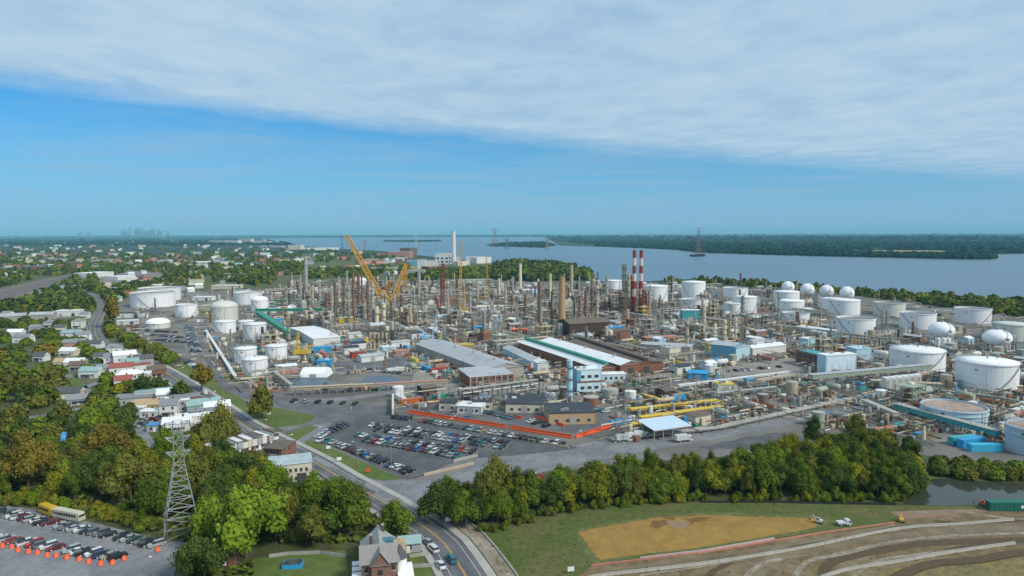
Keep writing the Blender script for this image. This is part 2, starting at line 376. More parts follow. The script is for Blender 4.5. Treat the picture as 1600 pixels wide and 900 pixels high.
for k, f_ in enumerate(([(470, 413), (600, 405), (640, 408), (650, 412), (560, 418), (490, 420)], [(270, 442), (360, 441), (400, 448), (300, 452)], [(110, 410), (210, 406), (216, 409), (120, 414)], [(20, 400), (100, 397), (100, 399), (30, 403)], [(600, 418), (690, 414), (700, 418), (620, 424)])):
    sheet('field', f_, .12, GRASS_F if k < 3 else TAN)
# railway at the far left
sheet('rail_embankment', [(-60, 482), (-60, 458), (0, 452), (60, 438), (112, 429), (122, 431), (90, 444), (60, 456), (0, 474), (-40, 488)], .12, RAILB)
rl = smoothline([P(-40, 486), P(0, 476), P(40, 462), P(72, 450)], 30)
struct(strip('gravel_path', rl, -3.2, 3.2, .16, PALE))
for k in range(3):
    q = [P(-50, 466+k*4), P(0, 458+k*4.3), P(60, 443+k*3), P(116, 430+k*.6)]; bb = MB()
    l = smoothline(q, 40)
    for d in (-.75, .75): strip('', l, d-.12, d+.12, .3, MATS.get('rail_steel') or mat('rail_steel', (.09, .08, .08), .5, .8), .15, bb)
    o = bb.obj('railway_track'); struct(o)
# quarry and industrial clearing left of the tanks
sheet('clearing', [(150, 432), (205, 422), (262, 424), (250, 436), (190, 446), (158, 444)], .12, G_yard2)
# main road
CEN = [P(*p) for p in [(752, 945), (726, 897), (711, 873), (695, 850), (677, 834), (651, 816), (625, 801), (600, 785), (570, 768), (532, 747), (500, 727), (459, 705), (415, 683), (375, 660), (335, 632), (300, 608), (262, 584), (225, 565), (190, 550), (166, 541), (154, 531), (149, 520), (148, 508), (153, 496), (158, 486), (160, 476), (150, 466), (140, 458)]]
ROAD = smoothline(CEN, 5)
# sideways: positive offset = left of travel (away from the camera), i.e. the left of the picture
struct(strip('main_road', ROAD, -5.2, 5.6, .08, ASPH))
struct(strip('kerb', ROAD, -5.2, -5.5, .20, CONC, .05)); struct(strip('kerb', ROAD, 5.6, 5.9, .20, CONC, .05))
NRO = sum(1 for p in ROAD if p[1] < 560)
struct(strip('pavement', ROAD[:NRO], -5.5, -7.6, .17, CONC, .04)); struct(strip('pavement', ROAD[:NRO+20], 5.9, 7.4, .17, CONC, .04))
struct(strip('road_centre_marking', ROAD, -.22, -.06, .112, YEL)); struct(strip('road_centre_marking', ROAD, .10, .26, .112, YEL))
struct(strip('road_edge_marking', ROAD, -3.75, -3.62, .112, WLINE)); struct(strip('road_edge_marking', ROAD, 3.55, 3.68, .112, WLINE))
for p in ROAD[::2]: keep(p[0], p[1], 7.5)
rp_ = random.Random(8)
for k in range(26):
    i = rp_.randint(4, 110); l_ = ROAD[i:i+rp_.randint(2, 5)]; o_ = rp_.uniform(-4.6, 2.6); struct(strip('road_patch', l_, o_, o_+rp_.uniform(1.2, 3.2), .088+.0004*k, rp_.choice([ASPH_D, ASPH_L, ASPH_D])))
# old concrete strip and its low wall beside the bend
seg = [q for q in ROAD if proj(*q)[1] > 806]
struct(strip('verge_slab', seg, -8.0, -12.5, .13, PALE)); struct(strip('kerb', seg, -12.5, -12.9, .55, CONC, .05))
for p in offset(seg, -10): keep(p[0], p[1], 3.5)
# junction and side road
SIDE = smoothline([P(*p) for p in [(598, 782), (650, 768), (720, 752), (800, 738), (880, 722), (960, 706), (1040, 692), (1110, 680), (1180, 668), (1240, 655), (1320, 642), (1400, 640)]], 6)
sheet('junction', [(560, 756), (600, 752), (650, 752), (700, 745), (760, 735), (760, 748), (700, 757), (668, 770), (652, 782), (648, 800), (625, 788), (590, 770)], .118, ASPH_L)
struct(strip('side_road', SIDE, -5.5, 7.0, .09, ASPH_L))
for p in SIDE[::2]: keep(p[0], p[1], 8)
sheet('asphalt_apron', [(745, 716), (803, 712), (880, 700), (955, 684), (1030, 672), (1160, 655), (1230, 640), (1290, 634), (1300, 650), (1240, 660), (1130, 684), (1000, 702), (880, 722), (800, 738), (700, 748)], .07, ASPH_L)
sheet('gravel_lot', [(985, 712), (1080, 690), (1180, 672), (1250, 662), (1330, 678), (1330, 700), (1200, 705), (1060, 722)], .074, G_yard)
sheet('dark_gravel', rag0([(1090, 700), (1150, 686), (1220, 676), (1270, 686), (1240, 700), (1150, 704)], 2.5), .096, ASPH_D)
sheet('stone_track', [(1238, 640), (1262, 646), (1300, 660), (1345, 680), (1335, 684), (1285, 668), (1245, 654), (1215, 650)], .12, PALE)
LOT = [(487, 682), (520, 662), (560, 650), (612, 642), (640, 650), (760, 672), (880, 694), (905, 700), (880, 704), (805, 712), (745, 716), (700, 726), (650, 748), (630, 749), (575, 722), (530, 703)]
sheet('car_park', LOT, .09, ASPH_D)
sheet('compound_yard', [(622, 640), (612, 616), (700, 608), (800, 610), (880, 625), (955, 648), (958, 662), (905, 678), (860, 672), (740, 655)], .085, ASPH)
sheet('inner_road', [(322, 556), (336, 560), (348, 588), (370, 606), (420, 620), (520, 632), (612, 634), (622, 646), (560, 650), (520, 662), (490, 672), (480, 668), (492, 648), (430, 634), (380, 622), (345, 608), (326, 585)], .08, ASPH)
sheet('entrance_drive', [(440, 690), (490, 664), (520, 660), (505, 672), (478, 690), (470, 700)], .09, ASPH_L)
sheet('entrance_drive', [(455, 672), (488, 660), (494, 664), (456, 690), (430, 676)], .087, ASPH)
def rag(pts, amp, seed=1, n=14):
    r_ = random.Random(seed); out = []
    for a_, b_ in zip(pts, pts[1:]+pts[:1]):
        for k in range(n):
            f = k/n; out.append((a_[0]+(b_[0]-a_[0])*f+r_.uniform(-amp, amp)*2, a_[1]+(b_[1]-a_[1])*f+r_.uniform(-amp, amp)*.6))
    return out
def verge(pts):
    return sheet('grass_verge', pts, .11, GRASS)
verge([(480, 688), (500, 694), (540, 710), (580, 728), (628, 748), (600, 752), (560, 744), (520, 722), (492, 706), (474, 694)])
verge([(438, 680), (486, 664), (497, 668), (462, 690)])
verge([(205, 548), (222, 546), (262, 556), (300, 567), (328, 583), (346, 606), (384, 627), (430, 637), (488, 648), (492, 654), (470, 664), (432, 668), (400, 655), (345, 622), (300, 596), (262, 572), (225, 556)])
sheet('lawn', [(630, 862), (655, 862), (678, 905), (690, 940), (640, 940), (632, 890)], .10, GRASS)
sheet('lawn', [(440, 864), (540, 860), (545, 900), (430, 905), (360, 905), (372, 880)], .10, GRASS)
sheet('lawn', [(98, 590), (125, 592), (132, 605), (110, 612), (96, 606)], .10, GRASS)
# suburban lanes
for pl, w in (([(98, 582), (115, 596), (130, 606), (140, 618)], 2.6), ([(205, 655), (222, 676), (238, 700), (256, 712), (272, 716)], 2.2), ([(20, 655), (70, 650), (110, 640), (150, 640)], 3), ([(0, 500), (60, 497), (140, 496)], 5), ([(140, 618), (200, 640), (250, 655), (300, 650)], 3), ([(262, 716), (330, 702), (400, 690), (430, 686)], 3.2), ([(60, 545), (100, 560), (98, 582)], 2.6), ([(130, 606), (180, 590), (240, 578)], 3)):
    l = smoothline([P(*p) for p in pl], 6); struct(strip('lane', l, -w, w, .09, ASPH_L))
    for p in l: keep(p[0], p[1], w+.5)
# bottom-left car park
LOT2 = [(-300, 755), (0, 788), (60, 797), (150, 818), (262, 846), (312, 848), (292, 862), (276, 885), (262, 930), (200, 1000), (-300, 1000)]
sheet('car_park', LOT2, .09, ASPH_L)
# grass field, ochre basin, earthworks
sheet('grass_field', [(752, 830), (800, 822), (860, 805), (960, 792), (1100, 784), (1250, 784), (1400, 790), (1560, 792), (1760, 800), (1760, 812), (1410, 822), (1250, 836), (1100, 860), (950, 880), (910, 905), (850, 930), (780, 930), (760, 870)], .09, GRASS_F)
sheet('ochre_basin', rag([(904, 832), (960, 820), (1042, 807), (1120, 806), (1200, 808), (1260, 810), (1290, 814), (1268, 826), (1180, 842), (1100, 855), (1010, 866), (936, 876), (920, 855)], 1.3, 3, 7), .13, OCHRE)
sheet('worn_grass', rag([(896, 838), (906, 828), (960, 815), (1042, 803), (1130, 802), (1260, 806), (1310, 812), (1280, 828), (1180, 846), (1090, 860), (1000, 870), (930, 882), (910, 862)], 2.2, 5, 7), .12, mat('worn_turf', (.130, .125, .040), .95, var=.35, scale=.5, dark=(.085, .105, .025), dscale=.12, rnd=0))
def blob(cx, cy, a, b_, seed, n=26):
    r_ = random.Random(seed); ph = [r_.uniform(0, 6.28) for _ in range(5)]
    return [(cx+a*math.cos(t)*k, cy+b_*math.sin(t)*k) for t in [6.283*i/n for i in range(n)] for k in [1+.22*math.sin(2*t+ph[0])+.16*math.sin(3*t+ph[1])+.12*math.sin(5*t+ph[2])+.08*math.sin(8*t+ph[3])]]
sheet('puddle', blob(1060, 820, 14, 7.5, 3), .153, mat('wet_soil', (.255, .175, .10), .5, var=.1, scale=.5, rnd=0))
sheet('wet_stain', blob(1030, 819, 14, 6.5, 9), .138, mat('wet_ochre', (.165, .088, .014), .6, var=.25, scale=.6, rnd=0))
sheet('wet_stain', blob(1092, 812, 20, 3.2, 5), .141, MATS['wet_ochre']); sheet('wet_stain', blob(1046, 810, 11, 2.4, 6), .144, MATS['wet_ochre']); sheet('wet_stain', blob(1078, 817, 5, 5, 7), .147, MATS['wet_ochre'])
sheet('earthworks', [(925, 884), (1100, 864), (1260, 838), (1400, 820), (1410, 803), (1480, 797), (1780, 798), (1900, 860), (1900, 1000), (860, 1000), (900, 902)], .11, BROWN)
sheet('earth_slope', [(1390, 800), (1500, 796), (1545, 797), (1480, 806), (1410, 812)], .135, mat('red_earth', (.24, .15, .10), .95, var=.2, rnd=0))
sheet('dry_grass_mound', rag([(1330, 930), (1380, 890), (1470, 880), (1560, 868), (1700, 855), (1900, 900), (1800, 1000), (1350, 1000)], 2, 4, 8), .14, STRAW)
def earth_line(name, pts, w, m, z=.17, z0=None):
    r_ = random.Random(len(pts)*7+int(pts[0][0])); l = smoothline([P(*p) for p in pts], 1.6); b = MB(); A, B = [], []; wa = wb = w
    for i, p in enumerate(l):
        wa += r_.uniform(-.35, .35)*w*.5; wb += r_.uniform(-.35, .35)*w*.5; wa = min(max(wa, w*.35), w*1.6); wb = min(max(wb, w*.35), w*1.6)
        A.append(wa); B.append(wb)
    L0 = offset(l, 1.); vs = [(p[0]+(q[0]-p[0])*a_, p[1]+(q[1]-p[1])*a_, z) for p, q, a_ in zip(l, L0, A)]+[(p[0]-(q[0]-p[0])*a_, p[1]-(q[1]-p[1])*a_, z) for p, q, a_ in zip(l, L0, B)]; n = len(l)
    b.add(vs, [(n+i, n+i+1, i+1, i) for i in range(n-1)], m); return struct(b.obj(name))
DAMP = mat('damp_earth', (.088, .058, .028), .9, var=.25, rnd=0); MIDE = mat('sandy_earth', (.205, .160, .098), .95, var=.25, scale=.4, dark=(.15, .112, .07), dscale=.1, rnd=0)
for pts, w, m, z in (([(1165, 930), (1195, 885), (1245, 862), (1330, 846), (1440, 832), (1560, 824), (1720, 820)], 1.5, MIDE, .16), ([(1240, 905), (1262, 878), (1320, 864), (1400, 846), (1480, 838), (1600, 834), (1750, 834)], .8, PALE, .17), ([(1150, 930), (1172, 898), (1200, 880), (1262, 868)], .9, PALE, .175), ([(1420, 800), (1460, 802), (1500, 800), (1540, 806), (1600, 812), (1700, 814)], .7, PALE, .17), ([(1090, 930), (1120, 890), (1200, 862), (1330, 838), (1460, 822), (1640, 812)], 1.3, DAMP, .15), ([(1290, 930), (1300, 880), (1400, 856), (1500, 847), (1700, 842)], 1.2, DAMP, .15), ([(1460, 815), (1540, 818), (1640, 822), (1760, 828)], 1.0, DAMP, .155), ([(1130, 930), (1160, 880), (1240, 852), (1360, 836), (1500, 822), (1640, 817)], .5, MIDE, .18), ([(1210, 920), (1230, 880), (1300, 857), (1400, 841), (1520, 832), (1660, 828)], .45, MIDE, .18), ([(1330, 905), (1370, 878), (1440, 866), (1540, 856)], .5, PALE, .175), ([(940, 892), (1060, 878), (1200, 856), (1330, 834), (1400, 820)], .6, MIDE, .16), ([(1000, 900), (1100, 886), (1180, 872)], .5, PALE, .17), ([(1480, 860), (1530, 853), (1600, 846)], 1.0, DAMP, .16)):
    earth_line('tyre_track', pts, w, m, z)
rs_ = random.Random(4)
b = MB()
for k in range(420):
    px, py = rs_.uniform(960, 1600), rs_.uniform(802, 900)
    if not inpoly(px, py, [(960, 893), (1100, 872), (1260, 845), (1400, 822), (1600, 806), (1600, 860), (1480, 872), (1330, 905), (960, 905)]): continue
    x, y = P(px, py); s_ = rs_.uniform(.1, .45); b.cyl(x, y, .08, .12+s_*.6, s_, s_*.3, 5, rs_.choice([BROWN, BROWN, DAMP, MIDE]), ph=rs_.uniform(0, 3))
stuff(b.obj('spoil_heaps'), 'small heaps and clods of spoil strewn over the graded earth', 'spoil')
MATS['damp_earth'] = DAMP
struct(strip('earth_berm', smoothline([P(*p) for p in [(1380, 905), (1440, 880), (1520, 872), (1580, 862), (1700, 850)]], 3), -.2, -3.2, .55, DAMP, .1))
# creek
sheet('creek', [(1412, 788), (1425, 770), (1440, 752), (1462, 748), (1520, 752), (1600, 756), (1760, 762), (1760, 786), (1600, 787), (1545, 789), (1470, 791)], .14, CREEK)
APR1 = [(652, 574), (690, 596), (735, 611), (806, 606), (846, 594), (880, 612), (800, 622), (700, 620), (640, 604)]; APR2 = [(1115, 576), (1240, 558), (1262, 588), (1150, 598)]
TANG = mat('yard_concrete', (.255, .235, .205), .9, var=.2, scale=.4, dark=(.19, .175, .155), dscale=.08, dthr=.55, rnd=0)
for k_, a_ in enumerate((APR1, APR2, [(520, 566), (640, 560), (650, 574), (530, 580)], [(630, 600), (660, 604), (640, 626), (612, 618)])): sheet('paved_apron', a_, .093+.002*k_, TANG if k_ != 2 else ASPH)
# grid of yard roads
TH = math.atan2(92, 54); UU = (.506, -.862); VV = (.862, .506)    # along the long sheds / across them
def uv(u, v, o=(0, 520)): return (o[0]+UU[0]*u+VV[0]*v, o[1]+UU[1]*u+VV[1]*v)
YW = [P(*p) for p in YARD]
def inyard(x, y): return inpoly(x, y, YW)
ROADS_U = [-300, -215, -130, -62, 10, 82, 150]; ROADS_V = [-210, -120, -45, 38, 110, 190, 280, 370, 460]
def yard_run(p, q, w, m):
    n = 60; run = []
    for i in range(n+1):
        x = p[0]+(q[0]-p[0])*i/n; y = p[1]+(q[1]-p[1])*i/n
        ok = inyard(x, y) and not (proj(x, y)[1] > 655)
        if ok: run.append((x, y))
        if (not ok or i == n) and len(run) > 1: struct(strip('yard_road', run, -w, w, .075 if m is ASPH_L else .078, m)); run = []
        elif not ok: run = []
for u in ROADS_U: yard_run(uv(u, -420), uv(u, 700), 4, ASPH_L)
for v in ROADS_V: yard_run(uv(-420, v), uv(260, v), 3.5, G_yard2)
# ================================================================ trees
def crown_mesh(kind, seed, nl, ls, mcore=None):
    r = random.Random(seed); b = MB(); m = FOL['green']
    # unit crown: radius 1 across, height given by kind; base of crown at z=0
    H = {'broad': 1.32, 'tall': 2.05, 'bush': 1.1}[kind]; lob = []
    nb = {'broad': 19, 'tall': 18, 'bush': 8}[kind]; skew = r.uniform(0, 6.28)
    for i in range(nb):
        zz = r.uniform(.25, .86); a = r.uniform(0, 6.283)
        prof = math.sin(math.pi*min(1, .18+.80*zz)) ** .8 if kind != 'tall' else math.sin(math.pi*(.25+.68*zz))**.7
        rr = r.uniform(.25, .82)*prof*(1+.28*math.cos(a-skew)); lr = r.uniform(.19, .42)*(.75 if zz > .7 else 1)
        lob.append((rr*math.cos(a), rr*math.sin(a), zz*H*.84, lr))
    lob.append((0, 0, H*.46, .44)); lob.append((r.uniform(-.25, .25), r.uniform(-.25, .25), H*r.uniform(.74, .86), .3))
    for cx, cy, cz, lr in lob:
        vs = []; nu, nv = 7, 5
        for k in range(nv):
            t = math.pi*(k+.5)/nv
            for i in range(nu):
                a = 6.283*i/nu+k*.4; q = lr*r.uniform(.62, .92)
                vs.append((cx+q*math.sin(t)*math.cos(a), cy+q*math.sin(t)*math.sin(a), cz+q*math.cos(t)))
        b.add(vs, [(k*nu+i, (k+1)*nu+i, (k+1)*nu+(i+1) % nu, k*nu+(i+1) % nu) for k in range(nv-1) for i in range(nu)]+[tuple(range(nu)), tuple(range(nv*nu-1, (nv-1)*nu-1, -1))], m)
    for _ in range(nl):
        cx, cy, cz, lr = r.choice(lob); z = r.uniform(-.55, 1); a = r.uniform(0, 6.283); h = math.sqrt(max(0, 1-z*z))
        q = lr*r.uniform(.8, 1.32); d = Vector((h*math.cos(a), h*math.sin(a), z)); p = Vector((cx, cy, cz))+d*q
        nrm = (d*1.0+Vector((r.uniform(-1, 1), r.uniform(-1, 1), r.uniform(-.6, 1.2)))*.75).normalized()
        u = nrm.cross(Vector((r.uniform(-1, 1), r.uniform(-1, 1), r.uniform(-1, 1)))).normalized(); v = nrm.cross(u); w = ls*r.uniform(.6, 1.5)
        b.add([tuple(p-u*w-v*w*.6), tuple(p+u*w*.8-v*w*.9), tuple(p+u*w+v*w*.7), tuple(p-u*w*.7+v*w)], [(0, 1, 2, 3)], m)
    return b.mesh('crown'), H
def trunk_mesh(seed, h):
    r = random.Random(seed); b = MB(); b.bar((0, 0, -.1), (0, 0, h*.6), .09, BARK, 6, .06)
    for k in range(5):
        a = r.uniform(0, 6.283); z = h*r.uniform(.3, .6); e_ = (.55*math.cos(a), .55*math.sin(a), z+h*.35*r.uniform(.6, 1.2)); b.bar((0, 0, z), e_, .045, BARK, 5, .015)
    return b.mesh('trunk')
CR = {}
for kd, n in (('broad', 5), ('tall', 4), ('bush', 2)):
    CR[kd, 0] = [crown_mesh(kd, 10+i*7, 4300 if kd != 'bush' else 900, .029 if kd != 'bush' else .05) for i in range(n)]
    CR[kd, 1] = [crown_mesh(kd, 50+i*7, 620, .075) for i in range(n)]
TRK = [trunk_mesh(i, 1.) for i in range(3)]
TREES = []
FW = {'green': 'mid-green', 'dark': 'dark green', 'bright': 'light-green', 'yellow': 'yellow-green', 'olive': 'olive', 'orange': 'orange-brown'}
CACHE = {}
def crown_for(kd, lod, col, k):
    key = (kd, lod, col, k)
    if key not in CACHE:
        me, H = CR[kd, lod][k]
        if col != 'green': me = me.copy(); me.materials[0] = FOL[col]
        CACHE[key] = (me, H)
    return CACHE[key]
TREQ = []
def tree(x, y, rad, kd, col, r=R, label=None, lift=None, size=None):
    k = r.randrange(len(CR[kd, 0])); lift = {'broad': .28, 'tall': .32, 'bush': .02}[kd]*rad if lift is None else lift
    TREQ.append((x, y, rad, kd, col, k, lift, label, r.uniform(0, 6.28), r.uniform(.82, 1.10))); keep(x, y, rad*.55)
def build_tree(q):
    x, y, rad, kd, col, k, lift, label, ang, sq = q
    D = math.hypot(x, y); me, H = crown_for(kd, 0 if D < 330 else 1, col, k)
    t = empty('tree' if kd != 'bush' else 'shrub', (x, y, 0), ang)
    inst(me, 'crown', (0, 0, lift), 0, t, (rad*(1.9-sq), rad*(.06+sq), rad*(.55+.5*sq+(ang % .37))))
    if kd != 'bush': inst(TRK[k % 3], 'trunk', (0, 0, 0), 0, t, (rad*.9, rad*.9, lift+rad*H*.6))
    ht = lift+rad*H; sz = 'tall' if ht > 13 else 'small' if ht < 9 else 'medium'; nm = ' tree' if kd != 'bush' else ' shrub'
    g_ = 'trees around the refinery' if kd != 'bush' else 'shrubs along the wood and hedge edges'
    if label: tag(t, label, nm.strip(), g_)
    else: reg(t, ((sz+' ') if kd != 'bush' else '')+FW[col]+(' slender' if kd == 'tall' else '')+nm, nm.strip(), g_)
def build_trees():
    T = [q for q in TREQ if q[3] != 'bush']; S = [q for q in TREQ if q[3] == 'bush']
    T.sort(key=lambda q: (q[7] is None, math.hypot(q[0], q[1])/q[2]))
    for q in T[:290]+S: build_tree(q)
    rest = T[290:]
    for col in sorted({q[4] for q in rest}):
        far_trees('tree_mass', [(q[0], q[1], 0, q[2], q[6]+q[2]*(1.2 if q[3] == 'broad' else 1.8)) for q in rest if q[4] == col], col, f'{FW[col]} trees filling the woods behind the nearer ones', 330, .13)
    print('trees', len(T), 'shrubs', len(S))
# far and mid-distance woods: joined geometry, one object per wood
def far_trees(name, pts, col, label, K=26, lf=.34):
    # pts: (x, y, z0, radius, height)
    rs = np.random.RandomState(len(pts)+K); A = np.array(pts, dtype=float); n = len(A)
    th = rs.uniform(0, 6.283, (n, K)); zz = rs.uniform(-.15, 1, (n, K)); h = np.sqrt(1-np.clip(zz, 0, 1)**2)*rs.uniform(.65, 1.05, (n, K))
    c = np.stack([A[:, 0:1]+A[:, 3:4]*h*np.cos(th), A[:, 1:2]+A[:, 3:4]*h*np.sin(th), A[:, 2:3]+A[:, 4:5]*(.35+.6*zz*rs.uniform(.85, 1.05, (n, K)))], -1)
    d = np.stack([h*np.cos(th), h*np.sin(th), zz+.4], -1)+rs.uniform(-.7, .7, (n, K, 3)); d /= np.linalg.norm(d, axis=-1, keepdims=True)
    u = np.cross(d, rs.uniform(-1, 1, (n, K, 3))); u /= np.linalg.norm(u, axis=-1, keepdims=True)+1e-9; v = np.cross(d, u)
    w = (A[:, 3]*lf)[:, None, None]*rs.uniform(.6, 1.3, (n, K, 1))
    q = np.stack([c-u*w-v*w*.7, c+u*w-v*w*.8, c+u*w*.8+v*w, c-u*w+v*w*.8], 2).reshape(-1, 3)
    # a body for each crown: a six-sided dome down to the ground
    S = 7; an = np.arange(S)*2*math.pi/S
    rings = []
    for rr, hh in ((.75, 0.), (.88, .38), (.6, .74), (.12, .93)):
        jit = rs.uniform(.85, 1.1, (n, S))
        rings.append(np.stack([A[:, 0:1]+A[:, 3:4]*rr*jit*np.cos(an), A[:, 1:2]+A[:, 3:4]*rr*jit*np.sin(an), A[:, 2:3]+A[:, 4:5]*hh*np.ones((1, S))], -1))
    body = np.stack(rings, 1).reshape(-1, 3); nb = len(q)
    fq = np.arange(nb).reshape(-1, 4)
    i = np.arange(S); lay = []
    for k in range(3): lay.append(np.stack([k*S+i, k*S+(i+1) % S, (k+1)*S+(i+1) % S, (k+1)*S+i], -1))
    fb = (np.concatenate(lay)[None]+(np.arange(n)*4*S)[:, None, None]).reshape(-1, 4)+nb
    V = np.concatenate([q, body]); F = np.concatenate([fq, fb])
    me = bpy.data.meshes.new(name); me.vertices.add(len(V)); me.vertices.foreach_set('co', V.ravel()); me.loops.add(F.size); me.loops.foreach_set('vertex_index', F.ravel().astype(np.int32))
    me.polygons.add(len(F)); me.polygons.foreach_set('loop_start', np.arange(0, F.size, 4)); me.polygons.foreach_set('loop_total', np.full(len(F), 4)); me.update(calc_edges=True); me.validate()
    me.materials.append(FOL[col]); o = bpy.data.objects.new(name, me); COL.objects.link(o); stuff(o, label, 'woods'); return o
# ================================================================ tanks
def plated(name, c, stain, amt=.5):
    m = mat(name, c, .55, var=.06, scale=.25, dark=tuple(v*.86 for v in c), dscale=.12, dthr=.60, streak=True); t = m.node_tree; b = t.nodes['Principled BSDF']
    src = b.inputs['Base Color'].links[0].from_socket; tcn = t.nodes.new('ShaderNodeTexCoord'); sp = t.nodes.new('ShaderNodeSeparateXYZ'); t.links.new(tcn.outputs['Object'], sp.inputs[0])
    def M_(op, a_, b_=None, cl_=False):
        n = t.nodes.new('ShaderNodeMath'); n.operation = op; n.use_clamp = cl_
        for i_, v in enumerate((a_, b_)):
            if v is None: continue
            if isinstance(v, (int, float)): n.inputs[i_].default_value = v
            else: t.links.new(v, n.inputs[i_])
        return n.outputs[0]
    seam = M_('LESS_THAN', M_('FRACT', M_('DIVIDE', sp.outputs[2], 2.4)), .055)
    ang_ = M_('ARCTAN2', sp.outputs[1], sp.outputs[0]); row_ = M_('FLOOR', M_('DIVIDE', sp.outputs[2], 2.4))
    vs_ = M_('LESS_THAN', M_('FRACT', M_('ADD', M_('MULTIPLY', ang_, 3.82), M_('MULTIPLY', row_, .5))), .018)
    mp = t.nodes.new('ShaderNodeMapping'); mp.inputs[3].default_value = (1, 1, .05); t.links.new(tcn.outputs['Object'], mp.inputs[0]); n = t.nodes.new('ShaderNodeTexNoise'); n.inputs['Scale'].default_value = .9; n.inputs['Detail'].default_value = 6; t.links.new(mp.outputs[0], n.inputs['Vector'])
    rs = M_('MULTIPLY', M_('SUBTRACT', n.outputs['Fac'], .56), 5.5, True)
    mx = t.nodes.new('ShaderNodeMix'); mx.data_type = 'RGBA'; mx.inputs[7].default_value = (*stain, 1); t.links.new(M_('MULTIPLY', rs, amt), mx.inputs[0]); t.links.new(src, mx.inputs[6])
    m2 = t.nodes.new('ShaderNodeMix'); m2.data_type = 'RGBA'; m2.inputs[7].default_value = (*[v*.45 for v in c], 1); t.links.new(M_('MULTIPLY', M_('MAXIMUM', seam, vs_), .32), m2.inputs[0]); t.links.new(mx.outputs[2], m2.inputs[6]); t.links.new(m2.outputs[2], b.inputs['Base Color'])
    return m
WHT = plated('tank_white', (.78, .79, .81), (.50, .44, .36), .3)
WHT2 = mat('tank_roof_white', (.84, .84, .84), .5, var=.04, scale=.3, dark=(.72, .71, .68), dscale=.1, dthr=.64)
CREAMT = plated('tank_cream', (.60, .62, .57), (.42, .36, .28), .6)
LBLUE = plated('tank_light_blue', (.42, .55, .64), (.52, .50, .46), .6)
RUSTF = mat('floating_roof_rust', (.36, .27, .22), .85, var=.15, scale=.3, dark=(.24, .17, .13), dscale=.1, dthr=.55)
DECKG = mat('floating_deck_grey', (.22, .20, .18), .85, var=.2, scale=.3)
STEEL = mat('galvanised_steel', (.30, .31, .32), .5, .3, var=.12)
DKST = mat('dark_steel', (.075, .075, .08), .6, .2, var=.2)
def tank(cx, yb, w, yt, roof='cone', m=None, rm=None, base='white storage tank', stair=True, rel=1.0):
    m = m or WHT; rm = rm or WHT2
    near = P(cx, yb); Dn = math.hypot(*near); r = w/2*Dn/FPX*c2(cx)
    for _ in range(4):
        D = Dn+r; r = w/2*D/FPX*rel*c2(cx)
    c = (near[0]*D/Dn, near[1]*D/Dn); h = HZ(cx, yt, c)
    h = max(5, h)
    t = empty('storage_tank', (c[0], c[1], 0), math.atan2(-c[0], c[1]))
    b = MB(); b.cyl(0, 0, 0, h, r, r, 48, m, cap=False)
    if roof == 'float': b.cyl(0, 0, h-.01, h, r-.02, r-.35, 48, m, cap=False); b.add([(a, b_, h-3.2) for a, b_ in []], [], m); b.lathe([(r-.35, h), (r-.36, h-2.2)], 48, m)
    b.obj('shell', t)
    if r > 7:
        q = MB()
        for zz in ([h*.97] if roof != 'float' else [h*.96, h*.70]): q.lathe([(r, zz-.12), (r+.45, zz-.12), (r+.45, zz+.1), (r, zz+.1)], 48, m, smooth=False)
        q.obj('wind_girder', t)
    q = MB()
    if roof == 'cone': q.lathe([(r+.12, h-.02), (r+.12, h+.12), (r*.5, h+r*.055), (.02, h+r*.085)], 48, rm)
    elif roof == 'dome': q.lathe([(r+.1, h)]+[(r*math.cos(math.radians(a)), h+r*.42*math.sin(math.radians(a))) for a in (6, 15, 26, 38, 52, 68, 89)], 32, rm)
    elif roof == 'float': q.cyl(0, 0, h-1.3, h-.75, r-.4, r-.4, 48, rm); q.cyl(0, 0, h-.76, h-.5, r*.12, r*.12, 16, rm)
    elif roof == 'rim': q.cyl(0, 0, h-2.2, h-1.8, r-.05, r-.05, 48, DECKG)
    q.obj('roof' if roof != 'float' else 'floating_roof', t)
    if stair and r > 5:
        q = MB(); n = 14; a0 = R.uniform(-1.9, -.9); da = (1.2 if a0 > -1.4 else -1.2)*min(1, 9/r+.25)
        for i in range(n):
            A = [(a0+da*k/n, h*k/n) for k in (i, i+1)]
            q.bar(*[((r+.6)*math.cos(a_), (r+.6)*math.sin(a_), z_+.2) for a_, z_ in A], .34, STEEL)
            q.bar(*[((r+1.0)*math.cos(a_), (r+1.0)*math.sin(a_), z_+1.2) for a_, z_ in A], .12, STEEL)
        q.obj('spiral_stair', t)
    if r > 4:
        q = MB()
        for k in range(24 if roof == 'float' else 16):
            a_ = 6.283*k/(24 if roof == 'float' else 16); q.bar((r*.99*math.cos(a_), r*.99*math.sin(a_), h), (r*.99*math.cos(a_), r*.99*math.sin(a_), h+1.05), .1, STEEL)
        q.lathe([(r*.99, h+1.0), (r*.99, h+1.1)], 32, STEEL, smooth=False)
        q.obj('roof_rail', t)
        q = MB(); q.box(-r*.32-.6, -r*.955-.15, h*.76, -r*.32+.8, -r*.93, h*.76+.6, DKST); q.obj('name_plate', t)
        if roof in ('cone', 'dome'): q = MB(); q.cyl(r*.3, r*.2, h, h+r*.06+1, .35, .35, 8, STEEL); q.obj('roof_vent', t); q = MB(); q.cyl(0, 0, h, h+r*.09+.9+(r*.4 if roof == 'dome' else 0), .5, .5, 8, STEEL); q.obj('roof_vent', t)
        q = MB(); q.bar((r*.05, -r-.35, 0), (r*.05, -r-.35, h*.98), .3, m, 6); q.bar((r*.05, -r-.35, .6), (r*.05+.1, -r-5, .6), .4, STEEL, 6); q.obj('fill_pipe', t)
    reg(t, base, 'storage tank'); keep(c[0], c[1], r+2.5); return t, c, r, h
